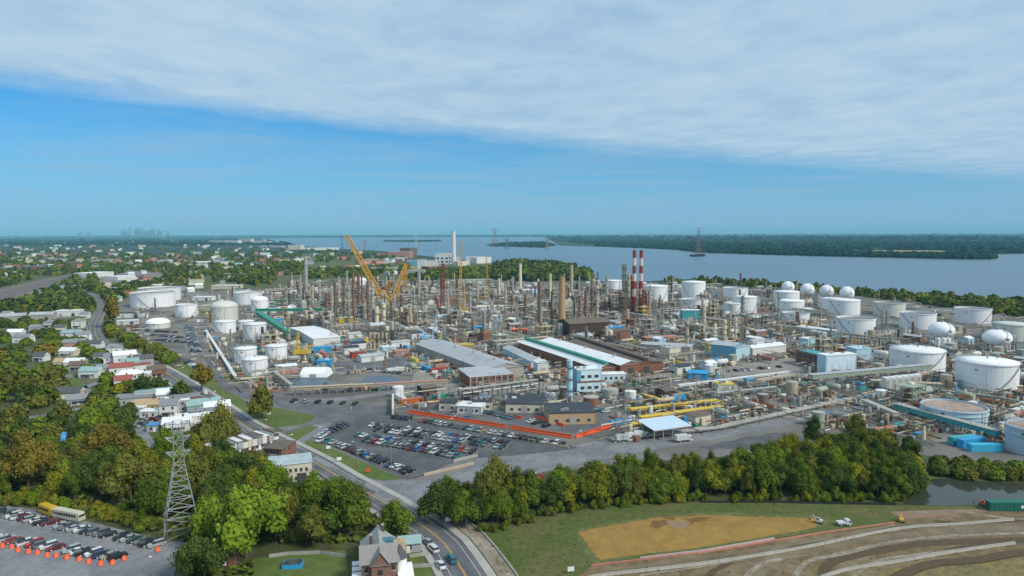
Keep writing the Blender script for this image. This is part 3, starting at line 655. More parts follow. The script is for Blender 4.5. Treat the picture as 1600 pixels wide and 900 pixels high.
TK = [ # cx, base y, width, top y, roof, colours, words
 (250, 471, 68, 449, 'rim', 0, 'second wide low white storage tank'), (240, 481, 72, 456, 'rim', 0, 'wide low white storage tank'), (292, 496, 36, 475, 'rim', 0, 'short white storage tank'),
 (351, 502, 44, 478, 'dome', 3, 'pale green-grey domed storage tank'), (388, 476, 44, 456, 'rim', 0, 'wide white open-rimmed tank'), (406, 486, 28, 468, 'dome', 0, 'small white domed tank'),
 (352, 521, 35, 501, 'cone', 0, 'white cone-roofed tank'), (385, 517, 26, 501, 'cone', 0, 'small white cone-roofed tank'), (399, 531, 36, 505, 'cone', 0, 'white stair-wrapped tank'),
 (384, 568, 36, 543, 'cone', 0, 'plain white tank beside the access road'), (432, 563, 35, 539, 'cone', 0, 'white tank with its stair facing us'), (399, 588, 41, 559, 'cone', 0, 'foremost tall white tank of the left tank group'),
 (958, 456, 28, 438, 'cone', 0, 'distant white tank half hidden by towers'), (1023, 474, 40, 446, 'cone', 0, 'tall white tank with grey streaks'), (1083, 469, 38, 440, 'cone', 0, 'tall white tank standing behind another'),
 (1085, 484, 43, 467, 'rim', 0, 'low white tank in front of a taller one'), (1149, 466, 39, 449, 'rim', 0, 'distant white tank'), (1163, 491, 38, 463, 'cone', 0, 'tall slim white tank'), (1145, 491, 29, 473, 'cone', 0, 'small white tank touching a taller one'),
 (1228, 474, 42, 455, 'cone', 0, 'white tank below the first sphere'), (1234, 487, 46, 469, 'cone', 0, 'middle white tank of a stepped trio'), (1243, 505, 44, 488, 'rim', 0, 'low white tank of a stepped trio'), (1300, 484, 40, 466, 'cone', 0, 'white tank under the third sphere'),
 (1318, 497, 51, 468, 'cone', 0, 'wide bright white tank'), (1336, 524, 63, 496, 'rim', 0, 'wide white tank with dark rim'), (1389, 495, 51, 472, 'rim', 3, 'pale green white tank'), (1433, 515, 59, 488, 'rim', 0, 'wide white tank with rusty rim'),
 (1519, 506, 60, 481, 'rim', 0, 'white tank with orange-brown rim'), (1580, 534, 66, 505, 'cone', 3, 'pale green white tank at the picture edge'), (1432, 584, 89, 545, 'cone', 0, 'large white cone-roofed tank behind the covered conveyor'),
 (1540, 613, 102, 563, 'cone', 0, 'largest white cone-roofed tank with a diagonal stair'), (1489, 670, 107, 633, 'float', 1, 'pale blue tank with sunken brown floating roof'), (1612, 714, 90, 664, 'float', 1, 'pale blue floating-roof tank cut by the picture edge'),
 (776, 508, 17, 493, 'cone', 1, 'small light blue tank among the process units'), (560, 447, 26, 438, 'dome', 0, 'far white domed tank'), (1060, 452, 20, 444, 'rim', 0, 'far small white tank')]
for cx, yb, w, yt, roof, ci, words in TK:
    m = (WHT, LBLUE, None, CREAMT)[ci]; rm = (WHT2, RUSTF if roof == 'float' else WHT2, None, CREAMT)[ci]
    tank(cx, yb, w, yt, roof, m, rm, words)
sheet('tank_bund_floor', [(1330, 610), (1400, 590), (1500, 612), (1640, 620), (1640, 640), (1560, 650), (1560, 680), (1640, 720), (1560, 700), (1460, 690), (1400, 660), (1360, 630)], .09, G_yard2)
for pl in ([(1400, 622), (1470, 618), (1560, 625), (1640, 640)], [(1200, 506), (1290, 520), (1400, 534), (1500, 548), (1640, 560)], [(1270, 500), (1380, 512), (1480, 528), (1620, 540)], [(1350, 487), (1440, 498), (1540, 512), (1640, 520)], [(1000, 462), (1120, 472), (1220, 482), (1300, 488)], [(1100, 498), (1200, 512), (1260, 530)], [(1540, 650), (1570, 664), (1640, 668)]):
    l = smoothline([P(*p) for p in pl], 8); b = MB(); A = offset(l, 2.4); B = offset(l, -2.4)
    n = len(l); vs = [(x, y, .02) for x, y in A]+[(x, y, 1.4) for x, y in offset(l, .6)]+[(x, y, 1.4) for x, y in offset(l, -.6)]+[(x, y, .02) for x, y in B]
    b.add(vs, [(k*n+i, (k+1)*n+i, (k+1)*n+i+1, k*n+i+1) for k in range(3) for i in range(n-1)], G_yard2); struct(b.obj('earth_bund'))
# spheres and spheroids
def sphere_tank(cx, cy, rpx, yb, words, zs=1., legs=10):
    near = P(cx, yb); D = math.hypot(*near); r = rpx*D/FPX*c2(cx); c = near; zc_ = HZ(cx, cy, c)
    t = empty('spherical_tank', (c[0], c[1], 0)); b = MB(); b.sphere(0, 0, zc_, r, WHT, 28, 16, zs); b.obj('shell', t)
    for k in range(legs):
        a_ = 6.283*k/legs; q = MB(); q.bar((r*.86*math.cos(a_), r*.86*math.sin(a_), 0), (r*.86*math.cos(a_), r*.86*math.sin(a_), zc_), .5, WHT, 6); q.obj('leg', t)
    q = MB(); q.cyl(0, 0, zc_+r*zs-.1, zc_+r*zs+1.1, 1.2, 1.2, 10, STEEL); q.obj('top_platform', t)
    q = MB(); q.box(-1.2+r*.1, -r-.05, zc_-.3, 1.2+r*.1, -r*.985, zc_+.8, DKST); q.obj('name_plate', t)
    q = MB(); n = 12
    for i in range(n):
        A = [(-2.6+1.5*k/n, (zc_+r*zs*.95)*k/n) for k in (i, i+1)]
        rr = [r+.7 if z_ < zc_ else max(1.2, math.sqrt(max(0, 1-((z_-zc_)/(r*zs))**2))*r+.7) for _, z_ in A]
        q.bar(*[(rr[j]*math.cos(A[j][0]), rr[j]*math.sin(A[j][0]), A[j][1]+.2) for j in (0, 1)], .3, STEEL)
    q.obj('spiral_stair', t)
    reg(t, words, 'spherical tank', 'white spherical tanks'); keep(c[0], c[1], r+2)
for i, (x, y, r) in enumerate([(1231, 449, 10.5), (1261, 453, 11.5), (1291, 455, 11.5), (1323, 458, 12)]):
    sphere_tank(x, y, r, y+14, ('first', 'second', 'third', 'fourth')[i]+' white sphere from the left by the river')
sphere_tank(1470, 516, 22, 540, 'flattened white spheroid tank on legs beside two slim silos', .72, 12)
sphere_tank(1557, 528, 25, 548, 'larger flattened white spheroid tank on legs', .66, 14)
for x in (1465, 1474, 1481):
    c = P(x, 548); h = HZ(x, 529, c); b = MB(); b.cyl(c[0], c[1], 0, h, 1.6, 1.6, 14, WHT); b.sphere(c[0], c[1], h, 1.6, WHT, 14, 5, .5, 0, 90)
    o = b.obj('silo'); reg(o, 'slim white silo', 'silo', at=c)
LAND.update({'brick chimney': (878, 521), 'striped stacks': (995, 482), 'orange crane': (600, 470), 'white domed tent': (487, 590), 'brick office building': (770, 592), 'green-striped sheds': (885, 560), 'blue-sided warehouse': (1140, 550), 'blue and white block': (925, 600), 'white box building': (1308, 580), 'covered conveyor': (1370, 600), 'largest white tank': (1540, 610), 'brown-roofed blue tank': (1489, 660), 'pylon by the car park': (283, 830), 'cream two-storey building': (458, 750), 'gabled roadside house': (592, 885), 'road junction': (625, 770), 'orange barrier row': (760, 665), 'green pipe rack': (440, 495), 'four river spheres': (1275, 462), 'blue canopy': (1050, 668), 'yellow pipe racks': (1075, 640), 'white power station': (700, 410), 'creek': (1480, 770), 'ochre basin': (1090, 835), 'white domed roof hut': (245, 505), 'twin low white tanks': (245, 475), 'railway': (60, 446), 'blue-tarp house': (117, 695), 'cream silos': (595, 500), 'yellow skip': (1400, 640), 'blue containers': (1515, 695), 'triple tank group': (400, 575), 'grey long warehouse': (700, 555), 'grass verge': (560, 735), 'rust-red crane': (688, 470), 'conveyor end': (1460, 575), 'white spheroids': (1515, 535), 'light blue tower': (890, 620), 'riverside woods': (850, 425), 'green container': (1572, 785), 'lattice column': (960, 640), 'wooded lane': (235, 690), 'red-roofed house': (120, 543), 'gabled grey house': (480, 640)})
LAND.pop('gabled grey house')
# ================================================================ industrial buildings
WALLW = mat('panel_white', (.62, .63, .62), .7, var=.08); CREAM = mat('render_cream', (.60, .55, .44), .8, var=.08)
BRICK = mat('brick_red', (.215, .095, .065), .9, var=.25, scale=1.5); BRICKD = mat('brick_dark', (.120, .070, .055), .9, var=.25, scale=1)
BUFF = mat('brick_buff', (.42, .27, .14), .85, var=.15, scale=.8, dark=(.33, .20, .10), dscale=.2, dthr=.58, streak=True)
ROOFG = mat('roof_grey_metal', (.40, .42, .44), .55, var=.08, scale=.3, dark=(.32, .33, .34), dscale=.12, dthr=.58)
ROOFD = mat('roof_dark', (.036, .046, .060), .85, var=.2, scale=.4, dark=(.07, .085, .095), dscale=.15, dthr=.62); ROOFW = mat('roof_white', (.74, .75, .76), .6, var=.06, scale=.4, dark=(.60, .60, .58), dscale=.12, dthr=.62)
ROOFB = mat('roof_brown', (.135, .105, .085), .85, var=.25, scale=.5); GREENP = mat('paint_green', (.03, .24, .16), .6, var=.2)
BLUEW = mat('cladding_pale_blue', (.38, .58, .68), .6, var=.08, scale=.5); BLUED = mat('cladding_mid_blue', (.13, .36, .50), .6, var=.1); TEALC = mat('container_teal', (.05, .33, .36), .6, var=.12)
BLUEC = mat('container_blue', (.03, .31, .62), .55, var=.12); REDP = mat('paint_red', (.38, .05, .035), .6, var=.15); ORNG = mat('barrier_orange', (.78, .10, .02), .55, var=.08); YELP = mat('paint_yellow', (.60, .42, .04), .6, var=.15)
CRN = mat('crane_orange_yellow', (.60, .33, .03), .5, var=.1); GLASS = mat('window_glass', (.045, .06, .07), .15, .0, var=.2); RUST = mat('rusted_steel', (.21, .10, .06), .85, var=.3, scale=.8); BRNS = mat('brown_steel', (.17, .12, .09), .8, var=.25, scale=.6)
GRYV = mat('vessel_grey', (.36, .35, .32), .6, var=.12, scale=.5, streak=True); TANV = mat('vessel_tan', (.45, .37, .26), .65, var=.12, scale=.5, streak=True); CRMV = mat('vessel_cream', (.66, .60, .42), .6, var=.1, scale=.5, streak=True); GRNV = mat('vessel_green_grey', (.30, .34, .27), .65, var=.15, scale=.5)
DARKB = mat('cladding_dark_brown', (.060, .040, .034), .85, var=.3, scale=.4); BARR = mat('wall_concrete_tan', (.44, .36, .26), .85, var=.15); PINKP = mat('cladding_pink', (.42, .22, .18), .8, var=.12)
def frame_from(p0, p1):        # origin p0, local x toward p1
    return math.atan2(p1[1]-p0[1], p1[0]-p0[0]), math.hypot(p1[0]-p0[0], p1[1]-p0[1])
def windows(parent, x0, x1, y, zs, n, w, h, name='window', m=None, axis='x', depth=.08):
    q = MB()
    if axis == 'x': q.box(-w/2, -depth, 0, w/2, .06, h, m or GLASS); q.box(-w/2-.08, -depth-.04, -.12, w/2+.08, .02, 0, CONC)
    else: q.box(-.06, -w/2, 0, depth, w/2, h, m or GLASS); q.box(-.02, -w/2-.08, -.12, depth+.04, w/2+.08, 0, CONC)
    me = q.mesh(name)
    for z in zs:
        for i in range(n):
            t = x0+(x1-x0)*(i+.5)/n
            inst(me, name, (t, y, z) if axis == 'x' else (y, t, z), 0, parent)
def building(A, B, depth, h, wall, roof, base, cat='building', kind='flat', rh=2.5, win=None, name='building', doors=0, side_wall=None, vents=0, label=None, ridge=None, panels=0, away=True):
    # A, B: ground ends of the side that faces us (left, right); depth runs away from the camera
    rz, L = frame_from(A, B); t = empty(name, (A[0], A[1], 0), rz); D = depth
    b = MB(); b.box(0, 0, 0, L, D, h, wall, False); b.obj('wall', t)
    q = MB()
    if kind == 'flat': q.box(-.25, -.25, h-.02, L+.25, D+.25, h+.35, roof); q.box(-.3, -.3, h+.30, L+.3, .1, h+.75, wall); q.box(-.3, D-.1, h+.30, L+.3, D+.3, h+.75, wall); q.box(-.3, .1, h+.30, .1, D-.1, h+.75, wall); q.box(L-.1, .1, h+.30, L+.3, D-.1, h+.75, wall)
    elif kind == 'slab': q.box(-.3, -.3, h-.02, L+.3, D+.3, h+.3, roof)
    elif kind == 'gable': q.gable(0, 0, L, D, h, rh, roof, wall, .4)
    elif kind == 'gabley':
        g_ = MB(); g_.gable(0, 0, D, L, h, rh, roof, wall, .4); q.add([(L-y, x, z) for x, y, z in g_.v], [], roof)
        for f, m_, s_ in zip(g_.f, g_.m, g_.s): q.f.append(f); q.m.append(q.mi(g_.mats[m_])); q.s.append(s_)
    elif kind == 'hip': q.gable(0, 0, L, D, h, rh, roof, wall, .4, hip=1.)
    elif kind == 'mono': q.add([(-.3, -.3, h), (L+.3, -.3, h), (L+.3, D+.3, h+rh), (-.3, D+.3, h+rh), (-.3, D+.3, h), (L+.3, D+.3, h)], [(0, 1, 2, 3), (0, 3, 4), (1, 5, 2), (3, 2, 5, 4)], roof)
    q.obj('roof', t)
    if win:
        for (nx_, zs, w_, h_) in [win]: windows(t, 1, L-1, 0, zs, nx_, w_, h_)
        ny = max(1, int(D/6)); windows(t, 1, D-1, L, zs if isinstance(zs, list) else [zs], ny, w_, h_, axis='y'); 
    for k in range(doors):
        x = L*(k+.5)/doors; q = MB(); q.box(x-1.6, -.12, 0, x+1.6, .05, min(3.6, h*.8), DKST if k % 2 else GRYV); q.obj('door', t)
    for k in range(vents):
        x = L*(k+.5)/vents; q = MB(); zz = h+(.3 if kind in ('flat', 'slab') else rh if kind == 'gable' else .3); yy = D*.5
        q.box(x-1, yy-.8, zz-.4, x+1, yy+.8, zz+1.2, GRYV); q.obj('roof_vent', t)
    if kind in ('flat', 'slab') and L > 9 and D > 6 and D < 40:
        for k in range(R.randint(1, 3)):
            x, y, w_2 = R.uniform(1.5, L-2.5), R.uniform(1.5, D-2), R.uniform(.6, 1.2); zz = h+.29; q = MB(); q.box(x-w_2, y-w_2*.7, zz, x+w_2, y+w_2*.7, zz+R.uniform(.6, 1.4), R.choice([GRYV, STEEL, WALLW])); q.obj('roof_unit', t)
        q = MB(); q.bar((L-.3, -.12, 0), (L-.3, -.12, h), .14, GRYV, 4); q.obj('downpipe', t)
    for k in range(panels+1 if panels else 0):
        x = L*k/panels; q = MB(); q.box(x-.25, -.22, 0, x+.25, .02, h, BARR); q.obj('pilaster', t)
    c = t.matrix_basis @ Vector((L/2, D/2, 0)); cc = (A[0]+math.cos(rz)*L/2-math.sin(rz)*D/2, A[1]+math.sin(rz)*L/2+math.cos(rz)*D/2)
    if label: tag(t, label, cat)
    else: reg(t, base, cat, at=cc)
    n = max(2, int(max(L, D)/8))
    for i in range(n+1):
        for j in range(max(1, int(D/8))+1):
            u_, v_ = L*i/n, D*j/max(1, int(D/8)); keep(A[0]+math.cos(rz)*u_-math.sin(rz)*v_, A[1]+math.sin(rz)*u_+math.cos(rz)*v_, 4.5)
    return t
def bpx(a, b, depth, h, *args, **k): return building(P(*a), P(*b), depth, h, *args, **k)
# long grey warehouse: gable running toward us, and the brick office block in front of it
def along(name, a, b, width, h, rh, wall, roof, label, cat='building', n=1, eave=None, vents=0, gcol=None):
    # a, b ground points of the centre line ends (near, far); ridge runs along it
    p, q = P(*a), P(*b); rz, L = frame_from(p, q); t = empty(name, (p[0], p[1], 0), rz); W2 = width/2
    m_ = MB(); m_.box(0, -W2, 0, L, W2, h, wall, False); m_.obj('wall', t)
    g_ = MB(); g_.gable(0, -W2, L, W2, h, rh, roof, wall, .5); g_.obj('roof', t)
    if gcol:
        g_ = MB(); g_.box(0, -1.4, h+rh-.2, L, 1.4, h+rh+1.3, gcol); g_.obj('ridge_monitor', t)
    for k in range(vents):
        g_ = MB(); g_.cyl(L*(k+.5)/vents, 0, h+rh-.3, h+rh+1.3, .8, .8, 8, GRYV); g_.obj('roof_vent', t)
    q_ = MB(); q_.box(-.1, -2.2, 0, .08, 2.2, min(4.5, h*.8), DKST); q_.obj('door', t)
    tag(t, label, cat)
    for i in range(int(L/6)+1): keep(p[0]+math.cos(rz)*i*6, p[1]+math.sin(rz)*i*6, W2+2)
    return t
along('warehouse', (790, 591), (674, 548), 26, 6.5, 3.0, CONC, ROOFG, 'long pale grey gabled warehouse stretching away behind the brick office building', vents=4)
bpx((735, 607), (803, 601), 24, 6.5, BRICK, ROOFG, '', kind='mono', rh=1.2, label='brick office building with tan pilasters and a pale grey roof', name='office_building', win=(8, [1.2, 4.0], 2.2, 1.5), panels=7, doors=2)
for k, (a, b_, lab) in enumerate((((948, 592), (822, 548), 'white-roofed long shed with a green strip, nearest the blue and white block'), ((985, 586), (858, 545), 'white-roofed long shed behind its green-striped twin'))):
    along('long_shed', a, b_, 15 if k else 12, 7, 2.2, BRICK, ROOFW, lab, gcol=GREENP if k == 0 else None, vents=3)
along('foundry_building', (1010, 583), (905, 545), 24, 6.5, 1.6, BRICK, ROOFB, 'long low brown-roofed brick building running away beside the white-roofed sheds', gcol=DARKB, vents=5)
bpx((890, 530), (950, 526), 24, 13, DARKB, ROOFB, '', kind='gable', rh=3, label='dark brown shed standing beside the tall buff chimney', doors=2)
bpx((950, 532), (985, 529), 14, 7, BRICK, ROOFB, 'red-brown low workshop', kind='slab')
bpx((1110, 558), (1148, 562), 18, 9.5, BLUED, ROOFG, '', kind='gable', rh=1.8, label='blue-sided warehouse with pale roof and white framed end door', doors=1)
bpx((1150, 562), (1172, 557), 16, 8, BLUEW, ROOFG, 'pale blue annexe', kind='slab', doors=1)
bpx((1176, 556), (1228, 550), 12, 5.5, WALLW, ROOFW, 'long white-roofed low building', kind='gable', rh=1.4, vents=2)
# blue and white block with its light blue tower
ICE = mat('cladding_ice_white', (.56, .70, .78), .6, var=.08, scale=.5, dark=(.48, .60, .68), dscale=.15, dthr=.6)
t = bpx((902, 613), (940, 611), 8, 12.5, ICE, ROOFW, '', kind='flat', label='blue and white block of two stacked clad storeys with a red-brown band', name='process_building', win=(3, [1.6, 8], 2.4, 1.6))
q = MB(); q.box(-.2, -.35, 5.5, 16.5, .01, 6.3, RUST); q.obj('brown_band', t)
q = MB(); q.box(-.28, -.12, 6.4, 2.2, -.01, 12.4, BLUED); q.box(-.28, -.01, .1, -.01, 8, 12.4, BLUED); q.obj('blue_panel', t)
bpx((940, 601), (978, 600), 7, 6, ICE, ROOFW, 'pale blue lean-to building', kind='slab', win=(4, [3], 1.4, 1.6))
def vtower(px, yb, yt, wpx, m, base, cat='tower', n=16, taper=1., bands=None, name='tower', label=None, cap=True, plats=0, pm=None, group=None):
    c = P(px, yb); D = math.hypot(*c); r = max(.4, wpx/2*D/FPX*c2(px)); h = HZ(px, yt, c)
    t = empty(name, (c[0], c[1], 0), R.uniform(0, 6)) if (bands or plats) else None
    if bands:
        k = len(bands)
        for i, bm in enumerate(bands):
            z0, z1 = h*i/k, h*(i+1)/k; f0, f1 = 1+(taper-1)*(1-i/k), 1+(taper-1)*(1-(i+1)/k)
            q = MB(); q.cyl(0, 0, z0, z1, r*f0, r*f1, n, bm, cap=(i == k-1)); q.obj('band', t)
    else:
        q = MB(); q.cyl(0 if t else c[0], 0 if t else c[1], 0, h-.01, r*taper, r, n, m); q.cyl(0 if t else c[0], 0 if t else c[1], h-.4, h+.1, r*1.08, r*1.08, n, m)
        o = q.obj('shaft' if t else name, t); t2 = t or o
    for i in range(plats):
        z = h*(i+1)/(plats+.6); q = MB(); q.lathe([(r, z), (r*1.1+.9, z), (r*1.1+.9, z+.15), (r, z+.15)], 12, pm or DKST, smooth=False); q.lathe([(r*1.1+.85, z+.9), (r*1.1+.85, z+1.1)], 12, pm or DKST, smooth=False); q.obj('platform', t)
    tt = t or o
    if label: tag(tt, label, cat, group)
    else: reg(tt, base, cat, group, at=c)
    keep(c[0], c[1], r+2); return tt, c, r, h
RED = mat('stack_red', (.27, .045, .032), .6, var=.25); STW = mat('stack_white', (.60, .56, .50), .6, var=.1)
sb = [BRNS, RED, STW, RED, STW, RED, STW, RED]
vtower(990.5, 487, 391, 5.6, None, '', 'chimney', bands=sb, name='striped_stack', label='left one of two tall red and white striped stacks', taper=1.25, group='red and white striped stacks')
vtower(1001, 487, 391, 5.6, None, '', 'chimney', bands=sb, name='striped_stack', label='right one of two tall red and white striped stacks', taper=1.25, group='red and white striped stacks')
vtower(878, 522, 433, 8.6, BUFF, '', 'chimney', n=24, taper=1.5, name='brick_chimney', label='tall tapering buff brick chimney in the middle of the refinery')
vtower(890, 628, 563, 9.5, BLUEW, '', 'tower', name='clad_tower', label='light blue cylindrical tower standing left of the blue and white block', plats=3)
vtower(709, 413, 361, 6.5, WALLW, '', 'chimney', name='white_stack', label='tall white chimney of the riverside power station', taper=1.15)
vtower(589, 509, 479, 7, CRMV, '', 'silo', name='cream_silo', label='left of the pair of cream silos below the orange crane', plats=1)
vtower(600, 508, 474, 7, CRMV, '', 'silo', name='cream_silo', label='right, taller one of the pair of cream silos below the orange crane', plats=2)
# white power station and other riverside blocks
bpx((680, 413), (702, 413), 45, 30, WALLW, ROOFW, '', name='power_station', label='white boxy power station beside its tall white chimney', win=(3, [5, 15], 8, 5))
bpx((702, 412), (718, 412), 35, 18, WALLW, ROOFW, 'low white wing of the power station')
for a, b_, d, h, w_, rf, nm in (((588, 402), (606, 402), 60, 14, PINKP, ROOFB, 'pinkish brick plant building'), ((606, 403), (640, 403), 60, 22, PINKP, ROOFG, 'long pinkish brick plant building by the river'), ((640, 402), (652, 401), 40, 34, BRNS, ROOFB, 'tall rust-brown boiler house by the river'), ((476, 391), (530, 390.5), 60, 12, WALLW, ROOFW, 'long white riverside terminal shed'), ((450, 390), (470, 390), 50, 26, CREAM, ROOFG, 'cream riverside block'), ((636, 415), (652, 415), 20, 14, BLUED, ROOFW, 'blue-walled shed'), ((652, 420), (664, 420), 20, 22, WALLW, ROOFW, 'upright white process block'), ((576, 424), (618, 424), 25, 8, GRYV, ROOFG, 'grey flat workshop'), ((636, 432), (662, 432), 25, 12, GRYV, ROOFG, 'grey two-storey workshop'), ((670, 422), (700, 420), 25, 8, BRICK, ROOFG, 'reddish low warehouse'), ((664, 416), (682, 416), 20, 14, WALLW, ROOFW, 'pale block left of the power station'), ((716, 416), (734, 415), 20, 12, CREAM, ROOFW, 'cream block right of the power station'), ((618, 408), (634, 408), 20, 12, WALLW, ROOFG, 'pale riverside workshop'), ((728, 409), (742, 409), 20, 16, WALLW, ROOFW, 'small white riverside block'), ((745, 412), (768, 411), 30, 18, WALLW, ROOFW, 'white tank farm building by the river'), ((700, 443), (770, 441), 18, 5, GRYV, ROOFG, 'long thin grey shed'), ((600, 411), (612, 411), 15, 8, WALLW, ROOFW, 'little white hut on the green field')):
    bpx(a, b_, d, h, w_, rf, nm)
# left group: domed roof hut, low sheds
t, c, r, h = tank(247, 514, 40, 505, 'dome', CREAMT, WHT2, 'white domed roof hut', stair=False)
t.name = 'domed_hut'
for a, b_, d, h, w_, rf, nm, kd in (((182, 508), (214, 507), 8, 4, WALLW, ROOFW, 'white-walled teal-roofed shed', 'slab'), ((182, 497), (222, 496), 10, 5, WALLW, ROOFD, 'dark-roofed low shed', 'slab'), ((196, 518), (216, 517), 10, 5, BRICK, ROOFB, 'small red-brown shed', 'slab'), ((330, 452), (372, 452), 20, 6, CREAM, ROOFW, 'long cream depot', 'slab'), ((300, 470), (330, 470), 14, 5, WALLW, ROOFW, 'low white pump house', 'slab'), ((365, 458), (385, 458), 16, 6, WALLW, ROOFD, 'white dark-roofed workshop', 'slab'), ((405, 492), (425, 492), 14, 6, WALLW, ROOFW, 'white roofed control room', 'slab'), ((140, 434), (178, 431), 40, 9, WALLW, ROOFW, 'large white flat-roofed depot', 'slab'), ((184, 438), (212, 436), 35, 7, WALLW, ROOFW, 'second white flat-roofed depot', 'slab'), ((85, 495), (124, 494), 14, 6, WALLW, ROOFW, 'long white flat-roofed store beside the main road', 'slab'), ((0, 504), (40, 502), 14, 6, GRYV, ROOFG, 'long grey-roofed terrace', 'gable'), ((45, 501), (82, 500), 12, 6, GRYV, ROOFG, 'pale grey-roofed terrace', 'gable')):
    bpx(a, b_, d, h, w_, rf, nm, kind=kd, doors=2 if d < 20 else 0)
# cluttered middle: individually placed sheds seen in the photograph
for a, b_, d, h, w_, rf, nm, kd in (
 ((452, 522), (490, 541), 22, 6, WALLW, ROOFW, 'white slanting-roofed long shed', 'gabley'), ((503, 535), (526, 534), 8, 4, BLUEW, ROOFW, 'small blue-walled white-roofed hut', 'slab'), ((530, 505), (552, 504), 9, 5, YELP, CREAM, 'yellow-cream roofed hut', 'slab'),
 ((545, 530), (565, 528), 8, 4, WALLW, ROOFG, 'white round-roofed hut', 'gable'), ((490, 552), (518, 551), 7, 4, BLUEC, BLUEC, 'bright blue shelter', 'slab'), ((495, 573), (516, 573), 7, 4, BLUEC, BLUEC, 'bright blue tool shed', 'slab'),
 ((550, 560), (572, 558), 6, 3.5, REDP, RED, 'red canopy', 'slab'), ((565, 567), (600, 563), 9, 4, WALLW, ROOFG, 'pale blue-grey marquee', 'gable'), ((598, 551), (620, 549), 7, 4, BLUEW, ROOFW, 'white-roofed blue cabin', 'slab'),
 ((618, 556), (640, 554), 8, 3, PINKP, PINKP, 'salmon-roofed shelter', 'slab'), ((735, 518), (755, 518), 9, 4, BLUEC, BLUEC, 'bright blue double tarpaulin store', 'slab'), ((757, 521), (766, 520), 7, 4, GREENP, GREENP, 'green hut', 'slab'),
 ((785, 552), (830, 575), 9, 4.5, BLUEW, ROOFG, 'row of pale blue cabins', 'gable'), ((840, 584), (857, 583), 9, 7, WALLW, ROOFW, 'small white gabled shed with a dark doorway', 'gabley'), ((800, 522), (824, 522), 8, 4, RUST, ORNG, 'orange-brown roofed lean-to', 'slab'),
 ((950, 521), (973, 520), 10, 5, BLUEC, BLUEC, 'blue tarpaulin-roofed shed', 'slab'), ((1066, 500), (1094, 500), 10, 10, TEALC, ROOFW, 'dark teal shed with white roof', 'slab'), ((1046, 562), (1064, 560), 10, 8, CREAM, ROOFG, 'cream walled pump house', 'slab'),
 ((1000, 548), (1078, 553), 14, 5, GRYV, ROOFG, 'long low grey-roofed workshop', 'slab'), ((1010, 536), (1060, 533), 8, 4, RUST, PINKP, 'long salmon-roofed rack shelter', 'slab'), ((1244, 520), (1298, 528), 9, 6, BLUED, ROOFW, 'blue-edged white-roofed long shed', 'slab'),
 ((1262, 542), (1292, 540), 10, 6, BLUEW, ROOFW, 'white roofed cabin', 'slab'), ((1338, 563), (1362, 562), 12, 8, BLUEW, BLUEW, 'pale blue box shed', 'slab'), ((700, 545), (740, 545), 6, 3, YELP, YELP, 'flat yellow pipe tray', 'slab'),
 ((1122, 612), (1148, 612), 8, 4, WALLW, YELP, 'small white hut with yellow roof edge', 'slab'), ((1075, 592), (1105, 594), 6, 4, BLUEC, BLUEC, 'bright blue sheeted stack', 'gable'), ((1168, 603), (1178, 603), 6, 3.5, BLUEC, BLUEC, 'small bright blue store', 'slab'),
 ((1380, 615), (1432, 609), 7, 7.5, WALLW, ROOFW, '', 'slab'),
 ((640, 486), (668, 486), 12, 5, CREAM, CREAM, 'low cream roofed rack house', 'slab'), ((745, 486), (790, 486), 12, 5, WALLW, CREAM, 'white curved-roof store', 'gable')):
    if nm: bpx(a, b_, d, h, w_, rf, nm, kind=kd, rh=1.4, doors=1)
# five upright white silencers in a row
for i in range(6):
    c = P(1384+i*9.5, 614-i*1.1); b = MB(); b.box(c[0]-1.5, c[1]-2, 0, c[0]+1.5, c[1]+2, 8.5, WALLW); b.box(c[0]-1.6, c[1]-2.1, 8.5, c[0]+1.6, c[1]+2.1, 8.9, ROOFW); b.box(c[0]-.9, c[1]-2.1, 1, c[0]+.9, c[1]-1.99, 7.6, GRYV)
    o = b.obj('silencer_box'); tag(o, f'upright white box, {ORD[i]} from the left of the row below the conveyor', 'equipment box', 'row of upright white boxes'); keep(c[0], c[1], 4)
# orange-brown framed building and the white box building
t = bpx((1243, 568), (1290, 580), 12, 9, RUST, TEALC, '', name='framed_building', label='rust-framed building with pale window bays beside the white box building', win=(5, [1, 5.2], 3.2, 2.8))
t = bpx((1290, 588), (1338, 585), 8, 13, ICE, ROOFW, '', kind='slab', name='box_building', label='tall white box building with a pale blue left bay', doors=2)
q = MB(); q.box(-.14, -.14, 0, 1.2, .01, 12.9, BLUEW); q.box(-.14, .01, 0, .01, 8.1, 12.9, BLUEW); q.obj('blue_bay', t)
# covered conveyor / pipe bridge
def gallery(a, b_, z, w, h, legs, m, rf, label, cat='conveyor', name='conveyor', side=None):
    p, q = P(*a), P(*b_); rz, L = frame_from(p, q); t = empty(name, (p[0], p[1], 0), rz)
    g_ = MB(); g_.box(0, -w/2, z, L, w/2, z+h, m); g_.obj('gallery', t)
    g_ = MB(); g_.box(-.2, -w/2-.3, z+h, L+.2, w/2+.3, z+h+.25, rf); g_.obj('roof', t)
    for i in range(legs):
        x = L*(i+.5)/legs; g_ = MB(); g_.bar((x, -w/2, 0), (x, -w/2, z), .35, STEEL); g_.bar((x, w/2, 0), (x, w/2, z), .35, STEEL); g_.bar((x, -w/2, z*.5), (x, w/2, z*.95), .2, STEEL); g_.obj('trestle', t)
    if side:
        for i in range(int(L/3)):
            x = i*3; g_ = MB(); g_.bar((x, -w/2-.05, z), (x+3, -w/2-.05, z+h), .18, side); g_.obj('brace', t)
    tag(t, label, cat); keep_line(p, q, 4); return t
gallery((1266, 608), (1452, 590), 6, 4, 2.4, 11, GRNV, ROOFG, 'long pale-roofed covered conveyor on trestles crossing below the large white tank', side=GREENP)
